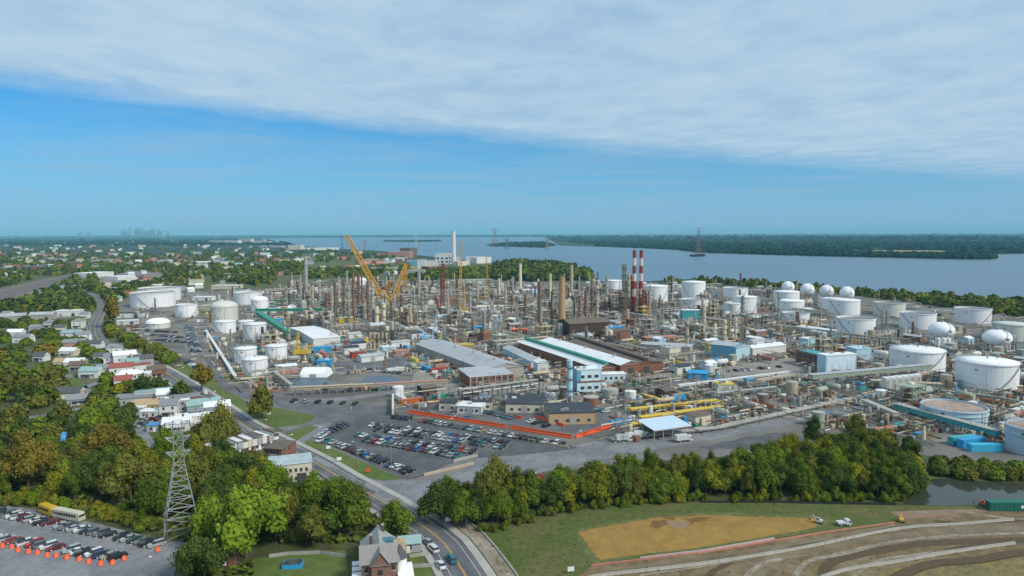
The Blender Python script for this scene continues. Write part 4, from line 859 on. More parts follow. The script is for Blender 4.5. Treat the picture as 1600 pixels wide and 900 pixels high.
gallery((1400, 648), (1560, 694), 3.5, 3.5, 2.2, 9, TEALC, GRYV, 'green-sided pipe bridge running in front of the pale blue tank', name='pipe_bridge', cat='pipe bridge', side=GREENP)
gallery((1350, 640), (1400, 662), 3.5, 3., 1.6, 4, GRYV, GRYV, 'short grey pipe bridge leading to the green-sided one', name='pipe_bridge', cat='pipe bridge')
gallery((1060, 612), (1232, 590), 3, 1.6, .8, 9, WALLW, ROOFW, 'thin white pipeline on posts crossing the yard below the blue warehouse', name='pipeline', cat='pipeline')
gallery((1120, 624), (1212, 614), 3, 1.6, .6, 6, GRYV, ROOFG, 'thin grey pipeline on posts in front of the white one', name='pipeline', cat='pipeline')
gallery((322, 520), (368, 594), 1.6, 1.5, .8, 14, GRYV, WALLW, 'long straight white pipeline descending beside the access road to the tanks', name='pipeline', cat='pipeline')
gallery((368, 596), (470, 592), 1.2, 2, .8, 9, BARR, CONC, 'pale pipe run in front of the foremost tanks', name='pipeline', cat='pipeline')
gallery((428, 590), (455, 612), 3.5, 1.6, .8, 4, CONC, CONC, 'short slanting pale pipe bridge right of the foremost tanks', name='pipe_bridge', cat='pipe bridge')
gallery((455, 618), (585, 612), 3.6, 2.4, 1., 10, BARR, BARR, 'long tan pipe rack between the entrance road and the blue sheeted ponds', name='pipe_bridge', cat='pipe bridge')
gallery((585, 612), (700, 606), 3.6, 2.4, 1., 8, BARR, PINKP, 'tan pipe rack leading right to the pale containers', name='pipe_bridge', cat='pipe bridge')
gallery((400, 498), (522, 497), 8, 4, 2.4, 9, GREENP, GREENP, 'green pipe rack running right from the left tank group', name='pipe_bridge', cat='pipe bridge')
gallery((452, 534), (404, 500), 6, 5, 3, 7, GREENP, GREENP, 'thick green pipe rack slanting toward us from the long one', name='pipe_bridge', cat='pipe bridge')
gallery((425, 480), (520, 482), 8, 3, 1.2, 6, GREENP, GRYV, 'upper thin green pipe rack behind the long one', name='pipe_bridge', cat='pipe bridge')
for i, (a, b_) in enumerate((((985, 648), (1120, 633)), ((1000, 661), (1128, 643)), ((985, 672), (1030, 668)))):
    gallery(a, b_, 2.2, 3, .7, 8, YELP, YELP, f'{("rear", "middle", "front short")[i]} yellow pipe rack beside the blue canopy', name='pipe_bridge', cat='pipe bridge')
for i, (a, b_) in enumerate((((1120, 672), (1310, 630)), ((955, 690), (1120, 672)), ((1310, 630), (1400, 612)))):
    gallery(a, b_, .8, 3.2, .5, 14, CONC, CONC, f'{("middle", "left", "right")[i]} stretch of the long pale concrete pipe sleeper run', name='pipeline', cat='pipeline')
gallery((1360, 606), (1470, 612), 2, 5, 2.6, 7, GRNV, BARR, 'broad tan pipe rack in front of the largest white tank', name='pipe_bridge', cat='pipe bridge')
gallery((1470, 616), (1570, 628), 1.5, 2, .8, 7, CONC, CONC, 'pale pipe run at the foot of the largest white tank', name='pipeline', cat='pipeline')
# blue canopy
p = P(1022, 690); q_ = P(1078, 682); rz, L = frame_from(p, q_); t = empty('canopy', (*p, 0), rz)
b = MB(); b.add([(-.5, -.5, 5), (L+.5, -.5, 5), (L+.5, 13, 6.4), (-.5, 13, 6.4)], [(0, 1, 2, 3)], mat('canopy_pale_blue', (.50, .62, .72), .4, var=.05)); b.box(-.5, -.6, 4.6, L+.5, -.5, 5.02, GRYV); b.obj('roof', t)
for i in range(5):
    for y in (0, 12): b = MB(); b.bar((L*i/4, y, 0), (L*i/4, y, 5+y*.1), .3, GRNV); b.obj('post', t)
tag(t, 'pale blue sloping canopy on posts beside the side road', 'canopy'); keep(p[0]+9, p[1]+6, 11)
# compound behind the orange barriers
for a, b_, d, h, w_, rf, nm, kd in (((686, 642), (712, 643), 9, 4.2, CREAM, ROOFD, 'small white cabin with a dark roof', 'slab'), ((714, 646), (752, 648), 10, 3.8, WALLW, ROOFW, 'pale trailer office', 'slab'), ((738, 641), (768, 641), 9, 4.2, CREAM, ROOFD, 'dark-roofed cream cabin', 'slab'), ((790, 645), (848, 646), 22, 4.6, CREAM, ROOFD, 'largest dark flat-roofed compound building', 'slab'), ((858, 664), (932, 662), 19, 5.5, mat('wall_tan', (.46, .33, .20), .85, var=.1), ROOFD, 'tan-walled dark flat-roofed compound building', 'slab')):
    bpx(a, b_, d, h, w_, rf, nm, kind=kd, win=(4, [1.3], 1.6, 1.2), doors=1)
# white domed tent, blue sheeted ponds
p = P(467, 591); q_ = P(511, 591); rz, L = frame_from(p, q_); t = empty('domed_tent', (*p, 0), rz); b = MB(); n = 10; vs = []
for x in (0, L):
    for i in range(n+1): a_ = math.pi*i/n; vs.append((x+(1.2 if x == 0 else -1.2)*math.sin(a_), 7-7*math.cos(a_), .4+5.2*math.sin(a_)))
b.add(vs, [(i, i+1, n+2+i, n+1+i) for i in range(n)], WHT2, True); b.add(vs, [tuple(range(n, -1, -1)), tuple(range(n+1, 2*n+2))], WHT2); b.obj('canvas', t)
b = MB(); b.box(L/2-2, -.15, 0, L/2+2, .3, 2.6, GRYV); b.obj('doorway', t); tag(t, 'white barrel-roofed tent behind the dark blue sheeted pond', 'tent'); keep(*P(490, 587), 13)
LINER = mat('pond_liner_blue', (.085, .125, .165), .5, var=.12, scale=.3)
for pl, lab in (([(458, 606), (455, 594), (470, 589), (508, 590), (524, 604), (500, 607)], 'dark blue lined pond in front of the white tent'), ([(560, 600), (572, 588), (612, 586), (632, 598), (600, 603)], 'grey-blue lined pond right of the white tent')):
    o = sheet('lined_pond', pl, .14, LINER, kind=False); tag(o, lab, 'pond'); cx_ = P(sum(p_[0] for p_ in pl)/6, 597); keep(*cx_, 16)
# containers
def container(x, y, rz, L, m, base=None, label=None, h=2.7, w=2.6):
    t = empty('container', (x, y, 0), rz); b = MB(); b.box(-L/2, -w/2, .15, L/2, w/2, h, m); b.obj('shell', t)
    n = int(L/1.2)
    q = MB()
    for i in range(n):
        for s in (-1, 1): xx = -L/2+(i+.5)*L/n; q.box(xx-.15, s*w/2-(.0 if s > 0 else .06), .35, xx+.15, s*w/2+(.06 if s > 0 else 0), h-.2, m)
    q.obj('ribbing', t)
    q = MB(); q.box(L/2, -w/2+.15, .3, L/2+.06, w/2-.15, h-.15, m); q.bar((L/2+.1, -.3, .4), (L/2+.1, -.3, h-.3), .06, STEEL); q.bar((L/2+.1, .3, .4), (L/2+.1, .3, h-.3), .06, STEEL); q.obj('door', t)
    if label: tag(t, label, 'container')
    else: reg(t, base, 'container')
    keep(x, y, max(L/2, 3)); return t
c = P(1504, 693); container(*c, .25, 13, TEALC, label='teal end container of the blue pair below the pipe bridge', h=3.4, w=3)
c = P(1517, 697); container(*c, .35, 13, BLUEC, label='bright blue container beside the teal one', h=3.6, w=3)
c = P(1538, 705); container(*c, .02, 13, mat('container_sky_blue', (.05, .42, .66), .55, var=.1), label='long sky-blue container lying in front of the other blue one', h=3.2, w=3)
GRC = mat('container_dark_green', (.01, .135, .095), .5, var=.1)
c = P(1578, 797); gt = container(c[0], c[1], -.02, 14.5, GRC, label='long dark green dumpster with a white round mark at the creek bank', h=3.0, w=2.6)
b = MB(); b.lathe([(.35, 0), (.55, 0)], 12, WHT2); o = b.obj('white_emblem', gt)
o.rotation_euler = (math.pi/2, 0, 0); o.location = (3.0, -1.40, 1.6)
b = MB(); b.add([(-.5, -1.42, 1.1), (.5, -1.42, 1.1), (0, -1.42, 1.9)], [(0, 1, 2)], WHT2); b.v = [(x+3.0, y, z+.1) for x, y, z in b.v]; b.obj('white_arrow', o.parent)
# ================================================================ cranes and lattice towers
def lattice(b, p, q, w0, w1, n, t, m):
    p, q = Vector(p), Vector(q); d = (q-p).normalized(); u = d.cross(Vector((0, 0, 1)) if abs(d.z) < .95 else Vector((1, 0, 0))).normalized(); v = d.cross(u)
    pr = None
    for i in range(n+1):
        c = p.lerp(q, i/n); w = (w0+(w1-w0)*i/n)/2; cs = [c+u*sx_*w+v*sy_*w for sx_, sy_ in ((-1, -1), (1, -1), (1, 1), (-1, 1))]
        if pr:
            for k in range(4):
                b.bar(pr[k], cs[k], t, m, 3); b.bar(pr[k], cs[(k+1) % 4], t*.6, m, 3)
                b.bar(cs[k], cs[(k+1) % 4], t*.6, m, 3)
        pr = cs
def crane(base, tip, m, label, w=2.4, mast=None, t=.32, body=None):
    g0 = P(*base); tipw = None; D = math.hypot(*g0); d = ray(*tip); s = D/math.hypot(d.x, d.y); tw = Vector((d.x*s, d.y*s, CH+d.z*s))
    e_ = empty('crawler_crane', (*g0, 0)); tw = tw-Vector((g0[0], g0[1], 0)); sgn = 1 if tw.x > 0 else -1
    b = MB(); b.box(-5, -4, 0, 5, -2.4, 1.5, DKST); b.box(-5, 2.4, 0, 5, 4, 1.5, DKST); b.obj('track', e_)
    b = MB(); b.box(-7 if sgn > 0 else -3, -2, 1.6, 3 if sgn > 0 else 7, 2, 4.4, body or m); b.box(sgn*2.6-1, -3.2, 1.6, sgn*2.6+1, -2.02, 4.6, m); b.obj('cab', e_)
    b = MB(); lattice(b, (sgn*2, 0, 3), tw, w, w*.6, max(8, int(tw.length/6)), t, m); b.obj('boom', e_)
    mp_ = Vector((-sgn*(10 if mast is None else mast), 0, 3+tw.z*.3))
    b = MB(); lattice(b, (-sgn*1, 0, 4), mp_, w*.6, w*.4, 5, t*.8, m); b.obj('mast', e_)
    b = MB(); b.bar(mp_, tw, .15, DKST, 3); b.bar(mp_, (-sgn*6, 0, 4), .15, DKST, 3); b.bar(tw, (tw.x+.2, tw.y, tw.z*.35), .14, DKST, 3); b.box(tw.x-.4, tw.y-.4, tw.z*.35-1.6, tw.x+.8, tw.y+.4, tw.z*.35, m); b.obj('hoist_cable', e_)
    tag(e_, label, 'crane'); keep(*g0, 8); return e_
t = crane((602, 474), (541, 368), CRN, 'tallest orange-yellow lattice crane leaning left over the process units', w=7.0, t=1.7, mast=6)
g0 = P(602, 474); tp = P(541, 474)
c_ = crane((610, 476), (634, 413), CRN, 'shorter orange-yellow crane leaning right beside the tallest one', w=5.0, t=1.4)
D_ = math.hypot(*P(610, 476)); d1 = ray(634, 413); s1 = D_/math.hypot(d1.x, d1.y); d2 = ray(633, 452); s2_ = D_/math.hypot(d2.x, d2.y); o_ = Vector((*P(610, 476), 0))
b = MB(); lattice(b, Vector((d1.x*s1, d1.y*s1, CH+d1.z*s1))-o_, Vector((d2.x*s2_, d2.y*s2_, CH+d2.z*s2_))-o_, 3, 2, 6, .7, CRN); b.obj('fly_jib', c_)
crane((688, 492), (692, 412), mat('crane_dark_red', (.24, .035, .04), .6, var=.15), 'dark red lattice crane standing nearly upright', w=3.8, t=1.1, mast=5)
crane((722, 488), (720, 377), CRN, 'slim orange lattice crane standing upright beyond the dark red one', w=2.6, t=.6, mast=4)
crane((760, 470), (760, 400), CRN, 'thin upright yellow crane right of the slim orange one', w=1.8, t=.4, mast=4)
crane((672, 532), (683, 486), BLUEW, 'small pale blue crane leaning right in mid yard', w=1.5, t=.3)
crane((468, 556), (466, 520), YELP, 'small yellow crane beside the white tanks', w=1.8, t=.4)
def pylon(px, yb, yt, wb, label, m=STEEL, arms=3, n=9, t=.22, wt=None, aw=None, cat='pylon', zt=None, waist=.62):
    c = P(px, yb); h = HZ(px, yt, c); D = math.hypot(*c); e_ = empty('pylon', (*c, 0), .5 if D < 400 else .2)
    wt = wt or wb*.28; hs = h*waist; b = MB()
    for sx_, sy_ in ((-1, -1), (1, -1), (1, 1), (-1, 1)): pass
    lattice(b, (0, 0, 0), (0, 0, hs), wb, wt, n, t, m); b.obj('tower_frame', e_)
    b = MB(); lattice(b, (0, 0, hs), (0, 0, h), wt, wt*.8, max(4, n//2), t*.85, m); b.obj('top_frame', e_)
    for k in range(arms):
        z = h*(1-.13*k)-.5; a_ = aw or wb*.7; b = MB()
        for s in (-1, 1):
            for o_2 in (-1, 1): b.bar((s*wt*.4, o_2*wt*.35, z), (s*a_, 0, z+.3), t*.8, m, 3); b.bar((s*wt*.4, o_2*wt*.35, z-1.6), (s*a_, 0, z+.3), t*.6, m, 3)
            b.bar((s*a_, 0, z+.3), (s*a_, 0, z-1.5), t*.7, DKST, 4)
        b.obj('crossarm', e_)
    for sx_ in (-1, 1):
        for sy_ in (-1, 1): b = MB(); b.box(sx_*wb/2-.5, sy_*wb/2-.5, -.1, sx_*wb/2+.5, sy_*wb/2+.5, .5, CONC); b.obj('footing', e_)
    tag(e_, label, cat); keep(*c, wb*.6); return e_
pylon(284, 832, 657, 10.2, 'tall grey steel lattice pylon between the lower left car park and the trees', n=7, t=.34, wt=2.9, aw=3.4, m=mat('pylon_grey', (.40, .41, .42), .5, .2, var=.1))
REDL = mat('pylon_red', (.34, .15, .14), .7, var=.15); BLUL = mat('pylon_blue_grey', (.10, .14, .30), .7, var=.15)
pylon(773, 384, 357, 40, 'tall red river-crossing pylon above the island', m=REDL, t=2.4, wt=12, aw=36, n=6, arms=2)
pylon(792, 389, 373, 22, 'short blue-grey pylon on the island', m=BLUL, t=1.8, wt=8, aw=16, n=5, arms=2)
pylon(855, 389, 374, 26, 'red pylon at the right tip of the island', m=REDL, t=1.8, wt=8, aw=16, n=5, arms=2)
pylon(1091, 400, 356, 26, 'tallest faint red river-crossing pylon on its tiny islet', m=REDL, t=1.0, wt=6, aw=18, n=9, arms=2)
pylon(535, 394, 371, 18, 'blue-grey pylon on the near riverbank left of the orange boom', m=BLUL, t=1.5, wt=6, aw=14, n=6, arms=2)
pylon(570, 392, 376, 14, 'small red-grey pylon on the riverbank', m=REDL, t=1.8, wt=5, aw=10, n=5, arms=2)
pylon(650, 400, 354, 10, 'thin pale mast beside the rust-brown boiler house', m=STW, t=1.2, wt=5, aw=5, n=10, arms=1)
pylon(975, 690, 612, 3.2, 'slim grey lattice mast beside the side road', t=.2, wt=1.2, aw=2.6, n=10, arms=2)
pylon(962, 690, 630, 2.6, 'shorter slim lattice mast beside the taller one', t=.16, wt=1.2, aw=2.0, n=8, arms=2)
# brown process structure below the striped stacks
def structure_frame(px, yb, w, d, h, levels, m, base, label=None, vessels=(), rz=None, name='process_unit', c=None, extra=None):
    c = c or P(px, yb); rz = -TH+math.pi/2 if rz is None else rz; rz = rz if rz else 0
    t = empty(name, (c[0], c[1], 0), rz); nx_, ny_ = max(2, int(w/6)+1), max(2, int(d/6)+1); b = MB()
    for i in range(nx_):
        for j in range(ny_): b.bar((-w/2+w*i/(nx_-1), -d/2+d*j/(ny_-1), 0), (-w/2+w*i/(nx_-1), -d/2+d*j/(ny_-1), h), .4, m)
    for l in range(levels-1 if levels > 1 else 1):
        z0, z1 = h*l/levels, h*(l+1)/levels; b.bar((-w/2, -d/2, z0), (-w/2+w/(nx_-1), -d/2, z1), .2, m, 3); b.bar((w/2, -d/2, z0), (w/2, -d/2+d/(ny_-1), z1), .2, m, 3)
    b.obj('frame', t)
    for l in range(levels):
        z = h*(l+1)/levels; b = MB(); b.box(-w/2-.3, -d/2-.3, z-.25, w/2+.3, d/2+.3, z, m)
        for (x_, y_, x2, y2) in ((-w/2, -d/2, w/2, -d/2), (w/2, -d/2, w/2, d/2)): b.bar((x_, y_, z+1.05), (x2, y2, z+1.05), .12, m, 3)
        b.obj('deck', t)
    for (vx, vy, vz0, vz1, vr, vm) in vessels:
        b = MB(); b.cyl(vx, vy, vz0, vz1, vr, vr, 10, vm, cap=False); b.sphere(vx, vy, vz1, vr, vm, 10, 3, .6, 0, 90); b.obj('vessel', t)
    if label: tag(t, label, 'process unit')
    else: reg(t, base, 'process unit')
    keep(c[0], c[1], max(w, d)/2+1); return t
structure_frame(986, 489, 18, 16, 34, 6, RUST, '', 'rust-brown process block at the foot of the striped stacks', ((-4, -3, 4, 36, 2.4, BRNS), (4, 2, 2, 40, 2.2, RUST), (4, -5, 2, 26, 1.8, BRNS)), c=P(984, 484))
structure_frame(1004, 488, 14, 14, 26, 5, RUST, '', 'lower rust-brown process block right of the striped stacks', ((-3, -3, 2, 27, 2, RUST), (3, 2, 1, 22, 2.5, REDP)), c=P(1006, 490))
structure_frame(970, 488, 12, 14, 20, 4, BRNS, '', 'brown process block left of the striped stacks', ((0, 0, 2, 24, 2.6, BRNS),), c=P(970, 490))
structure_frame(1002, 493, 9, 8, 12, 3, YELP, '', 'ochre framed unit in front of the striped stacks', ((0, 0, 2, 12, 2, TANV),), c=P(1006, 497))
vtower(974.5, 486, 413, 6.5, GRNV, '', 'column', name='distillation_column', label='tall grey-brown column left of the striped stacks', plats=6, pm=RUST)
vtower(982, 488, 428, 5, TANV, '', 'column', name='distillation_column', label='tan column between the grey-brown column and the striped stacks', plats=5, pm=RUST)
# columns and stacks picked out of the photograph: x, base, top, width, colour, words, platforms
V = (GRYV, TANV, CRMV, BRNS, RUST, GRNV, DKST, WALLW)
for x, yb, yt, w_, mi_, words, pl in ((479, 462, 403, 5.5, 0, 'pale grey stepped column', 3), (470, 462, 430, 2.5, 0, 'thin grey stack', 0), (511, 490, 458, 5, 4, 'salmon-red column', 2), (538, 500, 437, 4, 3, 'dark brown column', 4), (553, 500, 427, 4, 4, 'rust-brown column', 4), (561, 492, 430, 5, 4, 'thick salmon column', 3), (524, 487, 438, 4, 3, 'brown column', 3), (546, 505, 445, 3.5, 1, 'tan slim column', 4), (583, 508, 440, 5, 0, 'grey column left of the cream silos', 5), (575, 498, 440, 4, 3, 'brown process column', 4), (519, 500, 450, 3, 0, 'thin grey column', 3), (566, 485, 425, 3, 4, 'red-brown stack', 1), (530, 480, 432, 3, 1, 'tan stack', 1), (655, 468, 424, 5, 0, 'pale grey chimney', 0), (647, 492, 452, 5, 5, 'green-grey column', 4), (660, 492, 455, 5, 5, 'pale grey-green column', 4), (643, 480, 450, 4, 0, 'grey column', 3), (768, 510, 470, 4, 0, 'pale column', 3), (813, 452, 412, 4.4, 2, 'cream stack', 0), (801, 470, 432, 3, 0, 'grey slim stack', 0), (862, 520, 455, 3, 3, 'dark brown stack left of the buff chimney', 0), (843, 512, 440, 5.5, 3, 'brown thick stack', 0), (821, 500, 460, 4.5, 3, 'dark rust stack', 0), (893, 460, 414, 4.5, 1, 'tan stack behind the buff chimney', 0), (905, 480, 432, 2.5, 0, 'thin grey stack', 0), (860, 470, 428, 3, 2, 'pale cream slim stack', 0), (841, 476, 436, 3, 2, 'cream slim stack', 0), (924, 470, 426, 3, 3, 'dark thin stack', 0), (948, 470, 430, 4.5, 0, 'grey column by the river', 3), (1015, 500, 446, 2.5, 0, 'thin grey stack right of the striped stacks', 0), (1160, 495, 462, 5, 5, 'green-grey column beside the slim tank', 4), (1216, 515, 458, 3.5, 5, 'teal-grey slim column', 3), (1100, 515, 480, 5, 2, 'cream-yellow column', 3), (1132, 530, 500, 6, 2, 'yellow-cream thick column', 3), (1149, 530, 496, 5, 2, 'yellow-cream column', 3), (1140, 528, 492, 4, 1, 'tan yellowish column', 3), (905, 500, 462, 4, 4, 'rust-red column', 3), (915, 495, 455, 5, 4, 'rust column', 4), (925, 492, 450, 4, 3, 'brown column beside the river tanks', 4), (933, 500, 462, 5, 0, 'grey short column', 3), (746, 470, 435, 3, 1, 'tan slim stack', 0), (780, 465, 435, 3.5, 2, 'cream stack by the wood', 0), (790, 490, 450, 4, 0, 'grey column near the cranes', 4), (700, 500, 460, 3.5, 0, 'grey thin column', 3), (735, 500, 455, 3.5, 1, 'tan column near the cranes', 4), (612, 505, 470, 3, 3, 'brown thin column', 3), (628, 500, 462, 4, 3, 'brown column behind the cream silos', 3), (500, 476, 440, 3, 0, 'grey slim column', 2), (489, 480, 446, 4, 1, 'tan slim column', 2), (1283, 500, 470, 2, 0, 'thin mast', 0), (445, 530, 500, 4, 1, 'tan short column', 2), (452, 542, 512, 5, 5, 'green-grey short column', 2)):
    vtower(x, yb, yt, w_, V[mi_], words, 'column' if pl else 'chimney', name='distillation_column' if pl else 'stack', plats=pl, pm=V[(mi_*3+2) % 7], n=12, taper=1.0 if pl else 1.15)
for x in (536+400-400, ): pass
for i, x in enumerate((579, 585, 592, 598, 604)):   # pale cylinders in a row
    vtower(x, 545, 520, 3.6, V[1], '', 'vessel', name='upright_vessel', label=f'{ORD[i]} from the left in the row of five tan upright vessels', n=10, plats=1, group='row of tan upright vessels')
# ================================================================ vehicles
CARC = {k: mat('car_'+k, c, .35, .25, var=.03, rnd=0) for k, c in {'white': (.68, .69, .70), 'silver': (.40, .42, .44), 'grey': (.16, .17, .18), 'black': (.022, .023, .026), 'dark blue': (.03, .055, .13), 'blue': (.02, .16, .42), 'red': (.42, .03, .03), 'dark red': (.16, .02, .025), 'dark green': (.02, .06, .045), 'teal': (.03, .20, .22), 'beige': (.40, .34, .24), 'orange': (.60, .14, .03), 'yellow': (.70, .42, .03), 'cream': (.66, .62, .46)}.items()}
CPAL = ['white']*5+['silver']*5+['grey']*6+['black']*7+['dark blue']*2+['blue', 'red', 'dark red', 'dark green', 'dark green', 'teal', 'beige']
TYRE = mat('tyre_rubber', (.02, .02, .02), .9, rnd=0); CGL = mat('car_glass', (.03, .04, .05), .12, rnd=0); LAMP = mat('lamp_lens', (.7, .7, .68), .2, rnd=0); TAIL = mat('tail_lens', (.4, .02, .02), .3, rnd=0)
def prism(b, prof, y0, y1, m, inset=0.):
    n = len(prof); vs = [(x, y0+inset*(z > .9), z) for x, z in prof]+[(x, y1-inset*(z > .9), z) for x, z in prof]
    b.add(vs, [(i, (i+1) % n, n+(i+1) % n, n+i)[::-1] for i in range(n)], m); b.add(vs, [tuple(range(n)), tuple(range(2*n-1, n-1, -1))], m)
def car_meshes(kind):
    pm = CARC['white']; b = MB()
    if kind == 'sedan': L, H, base, cab, top = 4.7, 1.45, [(-2.35, .3), (2.3, .3), (2.38, .62), (2.25, .82), (1.15, .98), (-1.45, 1.0), (-2.25, .95), (-2.4, .6)], [(-1.75, .98), (1.2, .96), (.45, 1.42), (-1.05, 1.42)], (-1.0, .4, 1.40, 1.46)
    elif kind == 'suv': L, H, base, cab, top = 4.8, 1.75, [(-2.35, .35), (2.35, .35), (2.42, .75), (2.25, 1.0), (1.2, 1.1), (-2.3, 1.12), (-2.42, .7)], [(-2.3, 1.1), (1.3, 1.08), (.6, 1.68), (-2.0, 1.70)], (-1.95, .55, 1.67, 1.75)
    elif kind == 'pickup': L, H, base, cab, top = 5.6, 1.8, [(-2.8, .4), (2.75, .4), (2.8, .8), (2.6, 1.05), (1.4, 1.12), (-2.78, 1.15)], [(-.75, 1.1), (1.5, 1.1), (.9, 1.72), (-.6, 1.74)], (-.55, .85, 1.71, 1.79)
    else: L, H, base, cab, top = 5.6, 2.4, [(-2.8, .4), (2.7, .4), (2.8, .9), (2.45, 1.2), (1.9, 2.25), (-2.75, 2.35), (-2.8, 1.2)], [(1.2, 1.3), (2.36, 1.32), (1.93, 2.12), (1.2, 2.14)], (-2.7, 1.8, 2.28, 2.38)
    W2 = .92 if kind != 'van' else 1.0
    prism(b, base, -W2, W2, pm, .06 if kind != 'van' else .03)
    b.box(top[0], -W2+.22, top[2], top[1], W2-.22, top[3], pm)
    if kind == 'pickup': b.box(-2.6, -W2+.12, 1.16, -.85, W2-.12, 1.17, DKST)
    body = b.mesh('body'); g_ = MB()
    n = len(cab); ins = .07 if kind != 'van' else -.012
    vs = [(x, -W2+ins+(.16 if z > 1.3 and kind != 'van' else 0), z) for x, z in cab]+[(x, W2-ins-(.16 if z > 1.3 and kind != 'van' else 0), z) for x, z in cab]
    g_.add(vs, [(i, (i+1) % n, n+(i+1) % n, n+i)[::-1] for i in range(n)], CGL); g_.add(vs, [tuple(range(n)), tuple(range(2*n-1, n-1, -1))], CGL)
    glass = g_.mesh('windows')
    w = MB(); w.cyl(0, 0, -.11, .11, .34, .34, 10, TYRE); w.add([(.2*math.cos(6.283*i/8), .2*math.sin(6.283*i/8), .115) for i in range(8)], [tuple(range(8))], LAMP)
    wheel = w.mesh('wheel')
    l = MB(); l.box(0, -.2, 0, .05, .2, .14, LAMP); hl = l.mesh('headlight'); l = MB(); l.box(-.05, -.16, 0, 0, .16, .16, TAIL); tl = l.mesh('tail_light')
    # one-piece version for far cars
    f = MB(); f.v = list(b.v); f.f = list(b.f); f.m = list(b.m); f.s = list(b.s); f.mats = list(b.mats); f.add(g_.v, [tuple(q) for q in g_.f], CGL)
    for sx_ in (-L*.3, L*.3):
        for sy_ in (-1, 1): f.box(sx_-.32, sy_*W2-.06, 0, sx_+.32, sy_*W2+.06, .62, TYRE)
    return dict(L=L, W=W2, body=body, glass=glass, wheel=wheel, hl=hl, tl=tl, far=f.mesh('car'), wb=L*.3)
CARS = {k: car_meshes(k) for k in ('sedan', 'suv', 'pickup', 'van')}
def car(x, y, rz, kind, col, near=True, label=None, group=None, base=None):
    K = CARS[kind]; m = CARC[col]
    if near:
        t = empty('parked_'+kind if kind != 'sedan' else 'parked_car', (x, y, .09), rz)
        inst(K['body'], 'body', parent=t, m=m); inst(K['glass'], 'windows', parent=t)
        for sx_ in (-1, 1):
            for sy_ in (-1, 1):
                w = inst(K['wheel'], 'wheel', (sx_*K['wb'], sy_*(K['W']-.06), .34), 0, t); w.rotation_euler = (-sy_*math.pi/2, 0, 0)
        for sy_ in (-1, 1): inst(K['hl'], 'headlight', (K['L']/2-.02, sy_*.6, .62), 0, t); inst(K['tl'], 'tail_light', (-K['L']/2+.0, sy_*.66, .68), 0, t)
    else: t = inst(K['far'], 'parked_'+kind if kind != 'sedan' else 'parked_car', (x, y, .09), rz, m=m)
    kn = {'sedan': 'car', 'suv': 'SUV', 'pickup': 'pickup truck', 'van': 'van'}[kind]
    if label: tag(t, label.format(c=col, k=kn), kn, group)
    else: reg(t, base or f'{col} parked {kn}', kn, group)
    return t
rc = random.Random(21)
def row(a, b, gap, label, group, near, ang=0., cols=None, miss=.06, flip=False, jit=.25, z=.0):
    p, q = P(*a), P(*b); rz, L = frame_from(p, q); n = int(L/gap); seq = 0
    if near and n > 5:
        ln = MB()
        for i in range(n+2):
            t_ = (i-.5)*gap; x, y = p[0]+math.cos(rz)*t_, p[1]+math.sin(rz)*t_; d_ = rz+math.pi/2+ang; ux, uy = math.cos(d_)*2.7, math.sin(d_)*2.7; vx, vy = -math.sin(d_)*.06, math.cos(d_)*.06
            ln.add([(x-ux-vx, y-uy-vy, .105), (x+ux-vx, y+uy-vy, .105), (x+ux+vx, y+uy+vy, .105), (x-ux+vx, y-uy+vy, .105)], [(3, 2, 1, 0)], WLINE)
        struct(ln.obj('bay_marking'))
    for i in range(n+1):
        if rc.random() < miss: continue
        c_ = (cols or {}).get(i, rc.choice(CPAL)); k = rc.choice(['sedan', 'sedan', 'sedan', 'suv', 'suv', 'pickup' if rc.random() < .4 else 'suv'])
        t_ = i*gap; x = p[0]+math.cos(rz)*t_-math.sin(rz)*rc.uniform(-jit, jit); y = p[1]+math.sin(rz)*t_+math.cos(rz)*rc.uniform(-jit, jit)
        car(x, y, rz+math.pi/2+ang+(math.pi if rc.random() < .45 else 0)+rc.uniform(-.03, .03), k, c_, near, '{c} {k}, '+f'{ordn(seq)} from the left in the {label}', group); seq += 1
G1 = 'cars in the central car park'
row((617, 653), (640, 656), 2.7, 'dark trio by the gate wall', G1, True, cols={0: 'black', 1: 'black', 2: 'dark blue'}, miss=0)
row((661, 659), (879, 696), 2.75, 'row under the orange barriers', G1, True, cols={0: 'red', 1: 'black', 2: 'dark green', 3: 'silver', 4: 'white', 5: 'silver'})
row((582, 666), (797, 694), 2.75, 'second lot row, upper line', G1, True, cols={34: 'red', 30: 'blue', 31: 'blue'})
row((590, 673), (790, 701), 2.75, 'second lot row, lower line', G1, True)
row((560, 681), (742, 708), 2.75, 'third lot row, upper line', G1, True, cols={19: 'red', 18: 'teal'})
row((572, 689), (722, 716), 2.75, 'third lot row, lower line', G1, True)
row((533, 698), (566, 710), 2.8, 'upper row by the verge', G1, True, cols={0: 'silver', 1: 'white'})
row((568, 711), (648, 743), 2.75, 'lower row by the verge', G1, True)
row((497, 684), (514, 674), 2.7, 'white cluster by the entrance', G1, True, cols={0: 'white', 1: 'white', 2: 'silver', 3: 'white', 4: 'white'}, miss=0)
row((516, 676), (541, 664), 2.9, 'dark cluster by the entrance', G1, True, cols={0: 'dark blue', 1: 'black', 2: 'black', 3: 'dark blue'}, miss=0)
row((500, 690), (530, 694), 3.4, 'loose row above the verge corner', G1, True, miss=.2)
G2 = 'cars in the lower left car park'
row((-14, 801), (254, 855), 2.72, 'back row beside the hedge', G2, True, ang=-.45, cols={5: 'white', 6: 'dark red', 7: 'silver'}, miss=.03)
row((-12, 842), (184, 873), 2.72, 'row behind the orange drums', G2, True, ang=-.45, cols={14: 'white'}, miss=.02)
